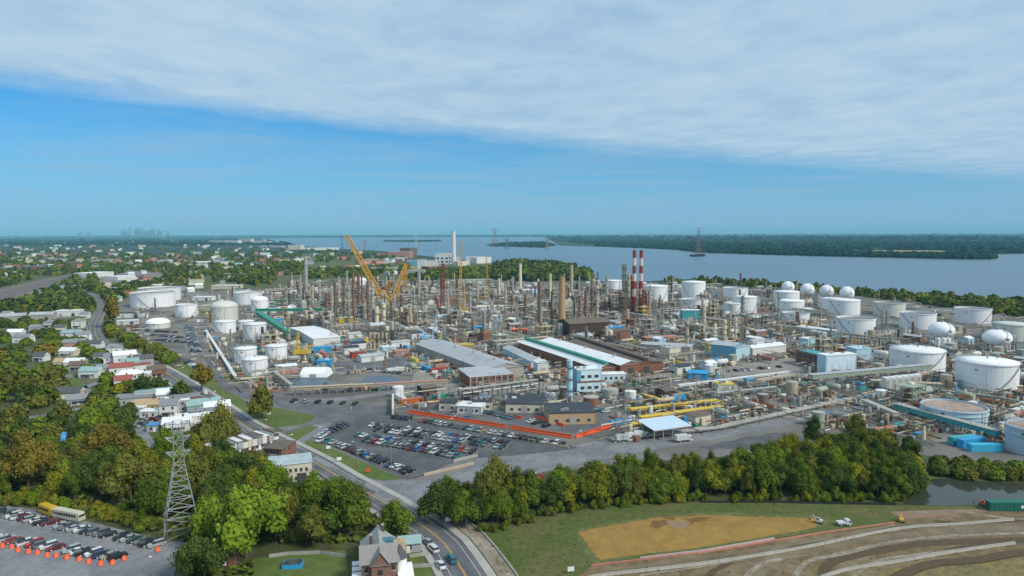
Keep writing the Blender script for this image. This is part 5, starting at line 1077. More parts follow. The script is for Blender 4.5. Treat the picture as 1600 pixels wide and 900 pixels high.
for (x, y, ang, k, c_, lb) in ((677, 861, None, 'suv', 'white', 'white SUV parked at the kerb near the gabled house'), (669, 850, None, 'sedan', 'silver', 'silver car parked at the kerb behind the white one'), (689, 886, None, 'sedan', 'white', 'pale car parked at the kerb closest to the bottom edge'), (706, 877, None, 'suv', 'teal', 'teal SUV driving beside the yellow centre line'), (320, 616, None, 'van', 'white', 'white van driving on the main road by the grass verge'), (357, 646, None, 'sedan', 'white', 'white car driving on the main road below the van'), (636, 812, None, 'sedan', 'black', 'dark car driving between the junction and the bend')):
    p = P(x, y); j = min(range(len(ROAD)-1), key=lambda i: (ROAD[i][0]-p[0])**2+(ROAD[i][1]-p[1])**2); d = (ROAD[j+1][0]-ROAD[j][0], ROAD[j+1][1]-ROAD[j][1])
    car(*p, math.atan2(d[1], d[0]), k, c_, True, lb)
row((820, 743), (852, 748), 3.0, 'group at the wood edge', 'cars beside the belt of trees', True, miss=0)
def crow(a, b, gap, lb, near=False, cols=None): row(a, b, gap, lb, 'cars in the refinery yard', near, cols=cols, miss=.12)
crow((292, 509), (303, 556), 3.2, 'file beside the low sheds')
crow((299, 509), (310, 552), 3.2, 'second file beside the white pipeline')
crow((225, 517), (275, 520), 3.2, 'upper file by the domed hut'); crow((228, 523), (285, 528), 3.2, 'middle file by the domed hut'); crow((234, 530), (290, 536), 3.2, 'lower file by the domed hut')
crow((270, 568), (284, 576), 3.6, 'short file above the verge'); crow((285, 563), (322, 583), 4.5, 'loose file by the autumn tree')
crow((784, 601), (845, 611), 4.5, 'file beside the brick office building'); crow((700, 650), (735, 655), 3.5, 'compound file near the trailer'); crow((760, 645), (800, 655), 3.4, 'file before the dark-roofed building'); crow((830, 660), (858, 668), 3.4, 'file beside the tan-walled building')
crow((810, 575), (850, 600), 4, 'file beside the pale blue cabins'); crow((918, 636), (950, 645), 3.4, 'file behind the tan-walled building'); crow((570, 578), (640, 586), 4, 'file above the grey-blue pond')
crow((440, 627), (560, 632), 7, 'spaced file on the entrance road'); crow((1130, 582), (1220, 574), 5, 'file before the blue-sided warehouse')
crow((210, 668), (260, 650), 4, 'file along the wooded lane'); crow((300, 716), (390, 700), 3.6, 'file behind the terrace row'); crow((345, 728), (420, 738), 4, 'file in front of the terrace')
# trucks and coaches
def truck(x, y, rz, m, label, L=8, cabm=None, H=3.1, bus=False):
    t = empty('bus' if bus else 'truck', (x, y, .1), rz); cabm = cabm or m
    b = MB()
    if bus:
        prism(b, [(-L/2, .5), (L/2, .5), (L/2+.1, 1.6), (L/2-.35, H-.1), (-L/2+.1, H)], -1.2, 1.2, m, .1); b.obj('body', t)
        for s in (-1, 1):
            for i in range(int(L/1.1)-1): q = MB(); x_ = -L/2+.6+i*1.1; q.box(x_, s*1.15-.07, 1.6, x_+.8, s*1.15+.07, 2.35, CGL); q.obj('window', t)
        q = MB(); q.box(L/2-.25, -1, 1.5, L/2+.06, 1, 2.4, CGL); q.obj('windscreen', t)
    else:
        b.box(-L/2, -1.2, .9, L/2-2.3, 1.2, H, m); b.obj('cargo_box', t); b = MB(); prism(b, [(L/2-2.1, .5), (L/2, .5), (L/2, 1.3), (L/2-.4, 2.5), (L/2-2.1, 2.6)], -1.15, 1.15, cabm, .08); b.obj('cab', t)
        q = MB(); q.box(L/2-1.2, -1.13, 1.4, L/2-.25, 1.13, 2.1, CGL); q.obj('windows', t)
    for x_ in (-L*.3, L*.32):
        for s in (-1, 1): w = inst(CARS['van']['wheel'], 'wheel', (x_, s*1.12, .45), 0, t, 1.35); w.rotation_euler = (-s*math.pi/2, 0, 0)
    tag(t, label, 'bus' if bus else 'truck'); keep(x, y, L/2); return t
p = P(76, 804); truck(*p, -.5, CARC['yellow'], 'orange-yellow bus parked behind the cars beside the hedge', 7.5, bus=True)
p = P(108, 812); truck(*p, -.35, CARC['cream'], 'long cream coach parked behind the cars beside the yellow bus', 11.5, bus=True)
for i, (x, y, L, a_, c_) in enumerate(((975, 690, 7, .1, 'white'), (988, 687, 6, .2, 'white'), (1002, 684, 6.5, .15, 'white'), (1068, 690, 8, .3, 'white'))):
    truck(*P(x, y), a_, CARC[c_], ('white box truck parked first in line on the side road', 'white box truck parked between two others on the side road', 'white box truck parked last in line toward the blue canopy', 'white flatbed lorry standing below the blue canopy')[i], L)
p = P(1318, 821); truck(*p, .1, CARC['white'], 'white pickup-like lorry parked on the dirt beside the red fence', 5.6, H=1.7).scale = (.75, .75, .75)
# small digger and telehandler on the dirt
def digger(px, py, m, label, ang, sc=1.):
    p = P(px, py); t = empty('excavator', (*p, .12), ang); t.scale = (sc,)*3
    for s in (-1, 1): b = MB(); b.box(-1.6, s*1.1-.3, 0, 1.6, s*1.1+.3, .8, DKST); b.obj('track', t)
    b = MB(); b.box(-1.5, -1.1, .85, 1.3, 1.1, 1.9, m); b.obj('body', t); b = MB(); b.box(-.1, .1, 1.9, 1.2, 1.05, 3.0, m); b.box(.0, .12, 2.1, 1.24, 1.09, 2.8, CGL); b.obj('cab', t)
    b = MB(); b.bar((1.2, -.3, 1.5), (3.2, -.3, 3.6), .35, m); b.bar((3.2, -.3, 3.6), (4.6, -.3, 1.6), .28, m); b.obj('arm', t); b = MB(); b.box(4.2, -.8, .8, 4.9, .2, 1.6, DKST); b.obj('bucket', t)
    tag(t, label, 'excavator'); keep(*p, 3)
digger(1280, 818, CARC['white'], 'white excavator standing on the edge of the ochre basin', 2.6, .62); digger(1408, 816, YELP, 'yellow excavator where the red fence ends', 1.2, .6); digger(1536, 790, CARC['orange'], 'orange excavator beside the green container', 2.9, .6)
# orange drums
for i, (x, y) in enumerate([(2, 854), (15.5, 856), (29, 859), (44, 862.5), (59, 864.5), (74, 867), (87.5, 869), (104.5, 872), (123, 874), (139, 877.5), (157.5, 880), (177, 878), (194, 874), (249, 858)]):
    p = P(x, y+2); b = MB(); b.lathe([(.62, .0), (.86, .02), (.86, .12), (.72, .16), (.68, .7), (.62, .72), (.58, 1.3), (.3, 1.42), (.02, 1.44)], 14, ORNG); t = b.obj('safety_drum', loc=(p[0]+rc.uniform(-.25, .25), p[1]+rc.uniform(-.5, .5), .1)); t.scale = (.86, .86, .8); b = MB(); b.lathe([(.70, .38), (.70, .46)], 14, WHT2); b.obj('reflective_band', t)
    tag(t, ('orange drum at the pylon end of the back row, apart from the line' if i == 13 else f'orange safety drum, {ordn(i)} from the left in the drum line'), 'safety drum', 'orange safety drums')
# orange water-filled barriers: separate blocks end to end
bk = MB(); prism(bk, [(-.35, 0), (.35, 0), (.32, .35), (.14, .55), (.12, 1.25), (-.12, 1.25), (-.14, .55), (-.32, .35)], -1.15, 1.15, ORNG); bme = bk.mesh('road_barrier')
def barriers(a, b, nm, sc=1.):
    p, q = P(*a), P(*b); rz, L = frame_from(p, q); n = int(L/2.4)
    for i in range(n+1):
        if R.random() < .03: continue
        o = inst(bme, 'road_barrier', (p[0]+math.cos(rz)*i*2.4, p[1]+math.sin(rz)*i*2.4, .1), rz-math.pi/2+R.uniform(-.03, .03), sc=(sc, 1, sc)); tag(o, f'orange barrier, {ordn(i)} from the left in the {nm}', 'barrier', 'orange road barriers')
barriers((641, 646), (745, 662), 'long line, left half', 1.35); barriers((746, 662), (897, 686), 'long line, right half', 1.35); barriers((903, 684), (955, 668), 'short line at the compound corner', 1.35)
barriers((800, 652), (815, 655), 'short inner line', 1.1); barriers((838, 653), (880, 667), 'slanting inner line', 1.1)
def resample(l, st):
    out = [l[0]]; acc = 0.
    for a_, b_ in zip(l, l[1:]):
        L = math.hypot(b_[0]-a_[0], b_[1]-a_[1]); t = st-acc
        while t <= L: out.append((a_[0]+(b_[0]-a_[0])*t/L, a_[1]+(b_[1]-a_[1])*t/L)); t += st
        acc = L-(t-st)
    return out
def wallrun(name, pts, h, w, m, label, cat='fence', posts=0, pm=None, top=None):
    l = [P(*p_) for p_ in pts]; t = empty(name, (l[0][0], l[0][1], 0)); x0, y0 = l[0]
    for i in range(len(l)-1):
        a_, b_ = l[i], l[i+1]; q = MB(); q.bar((a_[0]-x0, a_[1]-y0, h/2), (b_[0]-x0, b_[1]-y0, h/2), 1, m)
        d = math.atan2(b_[1]-a_[1], b_[0]-a_[0]); L = math.hypot(b_[0]-a_[0], b_[1]-a_[1]); q = MB(); q.box(0, -w/2, .05, L, w/2, h, m); o = q.obj('panel', t, (a_[0]-x0, a_[1]-y0, 0), d)
        if posts:
            for k in range(int(L/posts)+1): q = MB(); q.box(-.08, -.08, 0, .08, .08, h+.1, pm or STEEL); q.obj('post', t, (a_[0]-x0+math.cos(d)*k*posts, a_[1]-y0+math.sin(d)*k*posts, 0))
    tag(t, label, cat); return t
wallrun('low_wall', [(615, 650), (700, 664), (800, 684), (888, 701)], 1.0, .5, BARR, 'long low tan wall between the orange barriers and the parked cars', 'wall')
wallrun('gate_wall', [(614, 650), (614, 625)], 3.6, 1.0, CREAM, 'upright cream and red gate wall at the left end of the low tan wall', 'wall')
wallrun('low_wall', [(662, 744), (740, 726)], 1.0, .6, BARR, 'low tan wall at the lower right end of the car park', 'wall'); wallrun('low_wall', [(708, 723), (746, 714)], 1.2, .6, CONC, 'short pale wall by the blue car in the car park', 'wall')
wallrun('silt_fence', [(924, 885), (1000, 876), (1090, 866), (1170, 853)], .6, .12, mat('fence_red_orange', (.50, .20, .15), .8, var=.2), 'left stretch of the orange-red fence along the ochre basin', posts=3)
wallrun('silt_fence', [(1170, 853), (1240, 841), (1310, 830), (1398, 818)], .6, .12, MATS['fence_red_orange'], 'right stretch of the orange-red fence above the dirt track', posts=3)
wallrun('silt_fence', [(1000, 874), (1100, 862), (1210, 843)], .7, .12, mat('fence_pale_pink', (.55, .42, .42), .8, var=.1), 'faded pink fence just behind the orange-red one')
wallrun('silt_fence', [(860, 808), (880, 798), (945, 790), (1010, 782), (1060, 778)], .9, .12, mat('fence_black', (.02, .02, .022), .8), 'left stretch of the black silt fence at the foot of the tree belt'); wallrun('silt_fence', [(1095, 786), (1200, 786), (1300, 788), (1400, 790)], .9, .12, MATS['fence_black'], 'right stretch of the black silt fence below the tree belt')
JB = MB(); prism(JB, [(-.35, 0), (.35, 0), (.18, .25), (.12, .7), (-.12, .7), (-.18, .25)], -1.78, 1.78, CONC); jme = JB.mesh('concrete_barrier')
def jersey(pts, nm):
    l = resample(smoothline([P(*p_) for p_ in pts], 1.), 3.6)
    for i in range(len(l)-1):
        d = math.atan2(l[i+1][1]-l[i][1], l[i+1][0]-l[i][0]); o = inst(jme, 'concrete_barrier', (*l[i], .12), d-math.pi/2+R.uniform(-.04, .04)); tag(o, f'concrete barrier, {ordn(i)} from the left in the {nm}', 'barrier', 'pale concrete barriers')
jersey([(918, 905), (960, 898), (1100, 882), (1250, 858), (1400, 828), (1500, 820), (1600, 812)], 'upper line along the dirt track')
jersey([(1288, 902), (1330, 890), (1400, 879), (1500, 862), (1600, 848)], 'lower line above the dry grass mound')
# street lamps and poles
def lamp(px, py, ytop, label=None, arm=2.2, base='thin grey street lamp'):
    c = P(px, py); h = HZ(px, ytop, c); t = empty('street_lamp', (*c, 0), R.uniform(0, 3)); b = MB(); b.bar((0, 0, 0), (0, 0, h), .26, STEEL, 6, .16); b.obj('pole', t); b = MB(); b.bar((0, 0, h-.1), (arm, 0, h+.3), .14, STEEL); b.obj('arm', t); b = MB(); b.box(arm-.1, -.2, h+.15, arm+.7, .2, h+.35, WHT2); b.obj('lamp_head', t)
    if label: tag(t, label, 'street lamp', 'street lamps')
    else: reg(t, base, 'street lamp', 'street lamps')
lamp(729, 826, 792, 'street lamp in the trees right of the junction', arm=-3.5); lamp(240, 902, 872, 'dark pole at the bottom edge of the lower left lot', arm=.6); lamp(448, 722, 682, 'street lamp by the white parked cars on the main road')
for x, y in ((505, 705), (560, 730), (612, 735), (700, 690), (640, 668), (780, 690), (750, 668), (840, 690), (330, 642), (280, 600), (408, 690), (600, 700), (675, 715), (550, 672), (470, 660), (350, 620), (900, 712), (1120, 665), (860, 640)): lamp(x, y, y-34*(y-364)/330)
UP = []
for x, y, yt in ((262, 846, 800), (340, 712, 690), (250, 640, 618), (655, 843, 815), (175, 560, 540), (205, 572, 552), (140, 640, 618), (378, 700, 672)):
    c = P(x, y); h = HZ(x, yt, c); t = empty('utility_pole', (*c, 0), .6); b = MB(); b.bar((0, 0, 0), (0, 0, h), .3, BARK, 6, .2); b.obj('pole', t); b = MB(); b.bar((-1.2, 0, h-.6), (1.2, 0, h-.6), .16, BARK); b.obj('crossarm', t); reg(t, 'wooden utility pole', 'utility pole', 'utility poles'); UP.append((c[0], c[1], h))
for a_, b_ in ((2, 5), (5, 4), (2, 6), (6, 1), (1, 7), (7, 3)):
    pa, pb = UP[a_], UP[b_]; q = MB(); m_ = 8
    for k in range(m_):
        f0, f1 = k/m_, (k+1)/m_; q.bar(*[(pa[0]+(pb[0]-pa[0])*f, pa[1]+(pb[1]-pa[1])*f, (pa[2]-.6)+(pb[2]-pa[2])*f-5*f*(1-f)) for f in (f0, f1)], .07, DKST, 3)
    o = q.obj('overhead_wire'); reg(o, 'thin sagging overhead wire', 'wire', 'overhead wires', at=((pa[0]+pb[0])/2, (pa[1]+pb[1])/2))
# ================================================================ houses
HW = {'white': mat('siding_white', (.66, .66, .65), .75, var=.06, rnd=0), 'cream': mat('siding_cream', (.58, .54, .42), .8, var=.06, rnd=0), 'red': BRICK, 'grey': mat('siding_grey', (.36, .37, .39), .8, var=.08, rnd=0), 'pink': mat('siding_pink', (.50, .26, .24), .8, var=.08, rnd=0), 'yellow': mat('siding_tan', (.50, .40, .20), .8, var=.08, rnd=0), 'lilac': mat('siding_lilac', (.34, .30, .45), .8, var=.08, rnd=0), 'green': mat('siding_green', (.28, .40, .34), .8, var=.08, rnd=0)}
HR = {'grey': mat('shingle_grey', (.22, .235, .25), .85, var=.15, scale=.8), 'dark': mat('shingle_dark', (.09, .095, .11), .85, var=.2, scale=.8), 'white': ROOFW, 'red': mat('shingle_red', (.30, .09, .07), .85, var=.2), 'teal': mat('shingle_teal', (.25, .38, .38), .7, var=.12), 'blue': mat('tarpaulin_blue', (.08, .25, .52), .6, var=.12), 'tan': mat('shingle_tan', (.40, .30, .18), .85, var=.15), 'brown': ROOFB}
def house(px, py, w, d, h, rz, wall, roof, kind='gable', rh=2.4, label=None, porch=True, win=2, at=None, chim=True):
    c = at or P(px, py); c = (c[0], c[1]+d/2) if not at else c; t = empty('house', (c[0], c[1], 0), rz)
    b = MB(); b.box(-w/2, -d/2, 0, w/2, d/2, h, HW[wall], False)
    b.obj('wall', t); b = MB()
    if kind == 'flat': b.box(-w/2-.2, -d/2-.2, h, w/2+.2, d/2+.2, h+.35, HR[roof]); 
    else: b.gable(-w/2, -d/2, w/2, d/2, h, rh, HR[roof], HW[wall], .35, hip=.9 if kind == 'hip' else 0)
    ro = b.obj('roof', t)
    if chim and kind != 'flat': b = MB(); b.box(w*.2-.4, -.4, h, w*.2+.4, .4, h+rh+1.0 if kind != 'flat' else h+1.3, BRICK); b.obj('chimney', ro)
    D = math.hypot(*c)
    q = MB(); q.box(-.5, -.08, 0, .5, .04, 1.4, GLASS); q.box(-.6, -.12, -.15, .6, .0, 0, WHT2); wm = q.mesh('window')
    for l in range(int(h/2.7)):
        for i in range(win):
            x = -w/2+w*(i+.5)/win; inst(wm, 'window', (x, -d/2, .9+l*2.8), 0, t)
            if D < 420:
                inst(wm, 'window', (w/2, -d/2+d*(i+.5)/win, .9+l*2.8), math.pi/2, t); inst(wm, 'window', (-w/2, -d/2+d*(i+.5)/win, .9+l*2.8), -math.pi/2, t)
    q = MB(); q.box(-w*.08-.5, -d/2-.09, .1, -w*.08+.5, -d/2+.03, 2.1, HR['red'] if wall == 'white' else WHT2); q.obj('door', t)
    if porch: q = MB(); q.box(-w*.35, -d/2-1.8, 2.5, w*.25, -d/2-.05, 2.68, HR[roof]); q.bar((-w*.33, -d/2-1.7, 0), (-w*.33, -d/2-1.7, 2.5), .15, WHT2); q.bar((w*.23, -d/2-1.7, 0), (w*.23, -d/2-1.7, 2.5), .15, WHT2); q.obj('porch', t)
    if label: tag(t, label, 'house', 'houses left of the main road')
    else: reg(t, f'{wall} {"flat" if kind == "flat" else "hipped" if kind == "hip" else "gabled"} house with {roof} roof', 'house', 'houses left of the main road')
    keep(c[0], c[1], max(w, d)*.62); return t
HL = [(20, 530, 12, 9, 6, .2, 'white', 'white', 'gable'), (32, 536, 14, 8, 5, .0, 'white', 'grey', 'gable'), (118, 513, 10, 10, 7, .3, 'white', 'grey', 'hip'), (108, 531, 15, 9, 6, .1, 'white', 'teal', 'gable'), (124, 534, 11, 9, 6, .9, 'white', 'grey', 'gable'), (112, 545, 16, 10, 5, .25, 'pink', 'grey', 'gable'), (137, 545, 18, 8, 4, .12, 'white', 'dark', 'gable'), (104, 557, 12, 8, 4, -.1, 'cream', 'white', 'gable'), (113, 575, 12, 8, 4, .1, 'cream', 'white', 'gable'), (137, 591, 12, 8, 4.5, .05, 'white', 'teal', 'gable'), (137, 580, 7, 6, 3.5, 0, 'white', 'blue', 'flat'), (118, 580, 10, 7, 4, .2, 'grey', 'brown', 'gable'), (101, 624, 14, 9, 3.6, .12, 'cream', 'dark', 'gable'), (120, 633, 12, 7, 3.2, .5, 'grey', 'grey', 'gable'), (60, 565, 8, 7, 4, 0, 'white', 'dark', 'gable'), (172, 558, 11, 9, 7, .4, 'white', 'grey', 'hip'), (188, 572, 14, 11, 7.5, .6, 'white', 'white', 'gable'), (199, 580, 10, 8, 6, .55, 'white', 'teal', 'gable'), (212, 583, 14, 8, 5, .5, 'white', 'red', 'flat'), (184, 590, 13, 9, 6.5, .5, 'white', 'red', 'gable'), (196, 601, 14, 9, 6, .4, 'white', 'white', 'hip'), (188, 607, 9, 7, 5, .4, 'white', 'red', 'gable'), (170, 572, 9, 8, 6, .4, 'white', 'grey', 'gable'), (213, 598, 12, 9, 5, .4, 'cream', 'white', 'flat'), (160, 588, 9, 8, 5, .1, 'white', 'grey', 'gable'), (204, 633, 20, 12, 3.6, .35, 'grey', 'grey', 'flat'), (244, 625, 24, 9, 4.6, .35, 'white', 'teal', 'flat'), (225, 643, 13, 8, 3.4, .2, 'yellow', 'tan', 'gable'), (207, 647, 10, 6, 3, .1, 'white', 'white', 'flat'), (262, 630, 14, 9, 5, .4, 'white', 'white', 'gable'), (232, 653, 9, 6, 3, 0, 'white', 'white', 'flat'), (270, 645, 12, 10, 6, .35, 'grey', 'white', 'flat'), (284, 641, 14, 8, 6.5, .45, 'red', 'grey', 'flat'), (258, 652, 8, 10, 6, .3, 'white', 'grey', 'gable'), (312, 643, 16, 9, 3.5, .5, 'green', 'teal', 'gable'), (298, 668, 16, 8, 5, .4, 'white', 'white', 'flat'), (317, 660, 16, 8, 5, .5, 'white', 'grey', 'flat'), (334, 652, 12, 8, 5, .5, 'white', 'white', 'gable'), (272, 675, 12, 7, 4, .3, 'white', 'white', 'gable'), (242, 675, 8, 5, 3, .2, 'grey', 'blue', 'flat'), (116, 703, 12, 8, 4.6, .3, 'grey', 'blue', 'gable'), (300, 716, 9, 6, 3.2, .2, 'white', 'white', 'gable'), (240, 722, 6, 5, 2.6, 0, 'lilac', 'grey', 'gable'), (8, 497, 10, 8, 5, 0, 'white', 'grey', 'gable'), (52, 520, 9, 8, 5, .2, 'grey', 'grey', 'gable'), (75, 512, 10, 8, 5, 0, 'white', 'grey', 'hip'), (90, 520, 9, 8, 5, .4, 'cream', 'dark', 'gable'), (155, 568, 9, 7, 5, .3, 'white', 'dark', 'gable'), (220, 572, 12, 8, 5, .5, 'grey', 'dark', 'gable'), (240, 590, 10, 8, 5, .6, 'red', 'brown', 'gable'), (92, 575, 8, 7, 4, .1, 'cream', 'tan', 'gable'), (75, 600, 9, 7, 4, .3, 'grey', 'brown', 'gable'), (130, 498, 8, 8, 5, .2, 'white', 'grey', 'gable')]
for i, (x, y, w, d, h, rz, wl, rf, kd) in enumerate(HL): house(x, y, w, d, h, rz, wl, rf, kd, porch=(w < 13 and kd != 'flat'))
# terraces running along the main road: each house of a terrace is its own thing
def terrace(a, b, depth, h, n, nm, hs, cols, roofs):
    p, q = P(*a), P(*b); rz, L = frame_from(p, q)
    for i in range(n):
        w = L/n; s_ = (i+.5)*w; c = (p[0]+math.cos(rz)*s_-math.sin(rz)*depth/2, p[1]+math.sin(rz)*s_+math.cos(rz)*depth/2); hh = h+R.uniform(-.3, .5)
        house(0, 0, w-.15, depth, hh, rz, cols[i % len(cols)], roofs[i % len(roofs)], 'flat', at=c, win=2, porch=False, label=f'{cols[i % len(cols)]} terraced house with {roofs[i % len(roofs)]} roof, {ordn(i)} from the left in the {nm}')
terrace((330, 722), (418, 700), 9, 5, 11, 'front terrace', None, ['white', 'grey', 'white', 'cream'], ['white', 'grey', 'white', 'dark', 'grey'])
terrace((372, 712), (436, 694), 8, 5.2, 8, 'rear terrace', None, ['grey', 'white', 'red'], ['grey', 'brown', 'white'])
bpx((412, 722), (441, 724), 11, 5.5, BRICK, ROOFB, '', kind='slab', label='red-brown brick shop building with flat roof above the cream two-storey one', win=(4, [1, 3.6], 1.1, 1.3), doors=1)
t = bpx((421, 760), (488, 752), 9, 7.2, CREAM, mat('roof_pale_teal', (.44, .52, .54), .6, var=.1, scale=.5, dark=(.34, .40, .42), dscale=.3), '', kind='mono', rh=.8, label='cream two-storey building with small dark windows and a pale sloping roof', win=(7, [1.2, 4.3], .9, 1.2), doors=2)
sheet('paved_yard', [(425, 764), (490, 757), (500, 770), (480, 790), (440, 792), (420, 780)], .1, ASPH_L)
# the gabled roadside house in front
hc = P(594, 912); t = empty('gabled_house', (hc[0], hc[1], 0), .22); t.scale = (.86, .86, .84)
RG = mat('slate_grey_green', (.250, .275, .270), .8, var=.10, scale=1.2, dark=(.30, .31, .30), dscale=.6, dthr=.55); RP = mat('slate_pinkish', (.27, .25, .245), .8, var=.12, scale=1.2)
BRICK = mat('brick_weathered', (.235, .130, .095), .9, var=.3, scale=1.2)
b = MB(); b.box(-5.2, -1, 0, 5.2, 15, 7.2, BRICK, False); b.obj('wall', t)
def gab(x0, y0, x1, y1, z, h, m, wall, ax, par, nm='roof', oh=.4):
    g_ = MB()
    if ax == 'x': g_.gable(x0, y0, x1, y1, z, h, m, wall, oh)
    else:
        k = MB(); k.gable(y0, -x1, y1, -x0, z, h, m, wall, oh); g_.add([(-y, x, z_) for x, y, z_ in k.v], [], m)
        for f, m_, s_ in zip(k.f, k.m, k.s): g_.f.append(f); g_.m.append(g_.mi(k.mats[m_])); g_.s.append(s_)
    return g_.obj(nm, par)
main = gab(-5.2, 2, 5.2, 15, 7.2, 4.2, RG, BRICK, 'y', t); gab(-5.6, -1.4, 5.6, 5.0, 7.25, 4.6, RP, BRICK, 'x', t); gab(-2.6, -3, 2.6, 3.2, 7.3, 4.2, RG, BRICK, 'y', t)
b = MB(); b.box(-2.5, -2.9, 0, 2.5, -.9, 7.3, BRICK); b.obj('front_bay', t); b = MB(); b.box(-1.2, -2.98, 1, 1.2, -2.88, 2.6, GLASS); b.box(-.7, -2.98, 4.2, .7, -2.88, 5.8, GLASS); b.obj('bay_window', t)
b = MB(); b.box(-2.6, 12, 0, 2.4, 20, 6.4, CREAM); b.obj('rear_wing', t); gab(-2.6, 12, 2.4, 20, 6.4, 3.6, RG, CREAM, 'y', t)
b = MB(); b.box(2.8, 9, 0, 8.2, 17, 5.6, PINKP); b.obj('side_wing', t); b = MB(); b.gable(2.8, 9, 8.2, 17, 5.6, 2.6, HR['tan'], PINKP, .3, hip=.8); b.obj('side_roof', t)
b = MB(); b.cyl(6, 1, 0, 7.6, 2.1, 2.1, 8, WHT2, cap=False); b.obj('turret', t); b = MB(); b.cyl(6, 1, 7.5, 11.6, 2.5, .05, 8, HR['dark'], cap=False); b.obj('turret_roof', t)
b = MB(); b.box(5.2, -3.6, 0, 9.6, 5.2, .5, CONC); b.obj('porch_floor', t); b = MB(); b.box(5.2, -3.8, 3.0, 9.9, 5.4, 3.25, WHT2); b.obj('porch_roof', t)
for i in range(5): b = MB(); b.bar((9.4, -3.4+i*2.1, .5), (9.4, -3.4+i*2.1, 3), .2, WHT2); b.obj('porch_post', t)
for i in range(3): b = MB(); b.box(-8.2, 0+i*3.6, 2.9, -5.3, 2.6+i*3.6, 3.15, WHT2); b.box(-8.0, .2+i*3.6, 0, -7.8, .4+i*3.6, 2.9, WHT2); b.obj('awning', t)
for x_, y_ in ((-2.4, 7), (1.4, 14)): b = MB(); b.box(x_-.45, y_-.45, 8, x_+.45, y_+.45, 12.6, BRICKD); b.box(x_-.52, y_-.52, 12.4, x_+.52, y_+.52, 12.7, CONC); b.obj('chimney', t)
b = MB(); b.box(1.2, 6.6, 8.2, 4.4, 8.8, 10.6, mat('dormer_teal', (.06, .16, .20), .7)); b.obj('dormer', t)
q = MB(); q.box(-.5, -.08, 0, .5, .04, 1.5, GLASS); q.box(-.6, -.12, -.15, .6, 0, 0, WHT2); wm = q.mesh('window')
for z_ in (1, 4.4):
    for y_ in (3, 6.5, 10): inst(wm, 'window', (-5.2, y_, z_), -math.pi/2, t); inst(wm, 'window', (5.2, y_, z_), math.pi/2, t)
    for x_ in (-4, 4): inst(wm, 'window', (x_, -1, z_), 0, t)
tag(t, 'large brick house with grey-green cross gables, turret and white porch beside the road', 'house'); keep(hc[0], hc[1]+8, 11)
gsh = P(357, 884); house(0, 0, 5, 4, 4.2, .1, 'red', 'brown', 'gable', 1.2, label='small brick shed among the trees at the bottom edge', at=gsh, win=1, porch=False, chim=False)
p = P(458, 885); b = MB(); b.box(-2.6, -1.8, 0, 2.6, 1.8, 1.1, BLUEC); o = b.obj('garden_pool', loc=(*p, .1), rz=.1); q = MB(); q.box(-2.4, -1.6, 1.11, 2.4, 1.6, 1.16, CREEK); q.obj('pool_water', o); tag(o, 'bright blue raised garden pool on the lawn behind the gabled house', 'pool')
house(0, 0, 6, 5, 2.8, .2, 'grey', 'green' if 'green' in HR else 'teal', 'gable', 1.4, label='green-roofed garage beside the gabled house', at=P(640, 858), win=1, porch=False, chim=False)
for pts, lb in (([(540, 872), (500, 866), (450, 868), (420, 872)], 'pale garden fence behind the lawn with the blue pool'), ([(640, 872), (668, 868)], 'pale garden wall across the roadside lawn'), ([(640, 888), (676, 886)], 'second pale garden wall across the roadside lawn')): wallrun('garden_fence', pts, 1.1, .15, CONC, lb, posts=2.5)
# grass islands' small signs
for x, y, m_, lb in ((530, 722, WHT2, 'white sign board on the grass verge'), (575, 740, ORNG, 'orange marker post on the grass verge'), (513, 704, WHT2, 'small white marker near the grass verge corner'), (420, 650, WHT2, 'small white sign on the upper grass verge'), (700, 818, WHT2, 'white box beside the bend in the road'), (892, 897, WHT2, 'white rubble sack on the field edge at the bottom')):
    p = P(x, y); t = empty('sign', (*p, .1), .2); b = MB(); b.box(-.9, -.06, .7, .9, .06, 1.9, m_); b.obj('board', t); b = MB(); b.bar((-.7, 0, 0), (-.7, 0, .8), .1, STEEL); b.bar((.7, 0, 0), (.7, 0, .8), .1, STEEL); b.obj('post', t); tag(t, lb, 'sign')
# ================================================================ process clutter, each item its own thing, laid out on the yard's grid
ry = random.Random(5); GA = math.atan2(UU[1], UU[0])
PALV = [('grey', GRYV), ('tan', TANV), ('cream', CRMV), ('brown', BRNS), ('rust-red', RUST), ('green-grey', GRNV), ('dark', DKST), ('white', WALLW), ('pale blue', BLUEW)]
COLORS = [('bright blue', BLUEC), ('orange', CARC['orange']), ('red', REDP), ('yellow', YELP), ('teal', TEALC), ('green', GREENP), ('salmon', PINKP), ('white', WALLW), ('white', WALLW), ('grey', GRYV), ('pale blue', BLUEW), ('cream', CREAM), ('grey', ROOFG), ('dark', ROOFD)]
def pick(): return ry.choice(PALV)
def proto_rack(L, m, pm, levels, w=5):
    t = empty('pipe_rack', (0, 0, 0)); b = MB(); h = 3+2.2*levels
    for i in range(int(L/6)+1):
        x = -L/2+i*6
        for y in (-w/2, w/2): b.bar((x, y, 0), (x, y, h), .35, m)
        for l in range(levels): b.bar((x, -w/2, h-.1-l*2.2), (x, w/2, h-.1-l*2.2), .3, m, 3)
    for l in range(levels):
        for y in (-w/2, w/2): b.bar((-L/2, y, h-.1-l*2.2), (-L/2+6*int(L/6), y, h-.1-l*2.2), .25, m, 3)
    b.obj('frame', t)
    for l in range(levels):
        for j in range(4):
            if ry.random() < .25: continue
            b = MB(); y = -w/2+.6+j*w/4.2; r = ry.uniform(.3, .62); b.bar((-L/2, y, h+.15-l*2.2+r/2), (L/2, y, h+.15-l*2.2+r/2), r, ry.choice([pm, WALLW, GRYV, GRYV, RUST, TANV]), 6); b.obj('pipe', t)
    return t
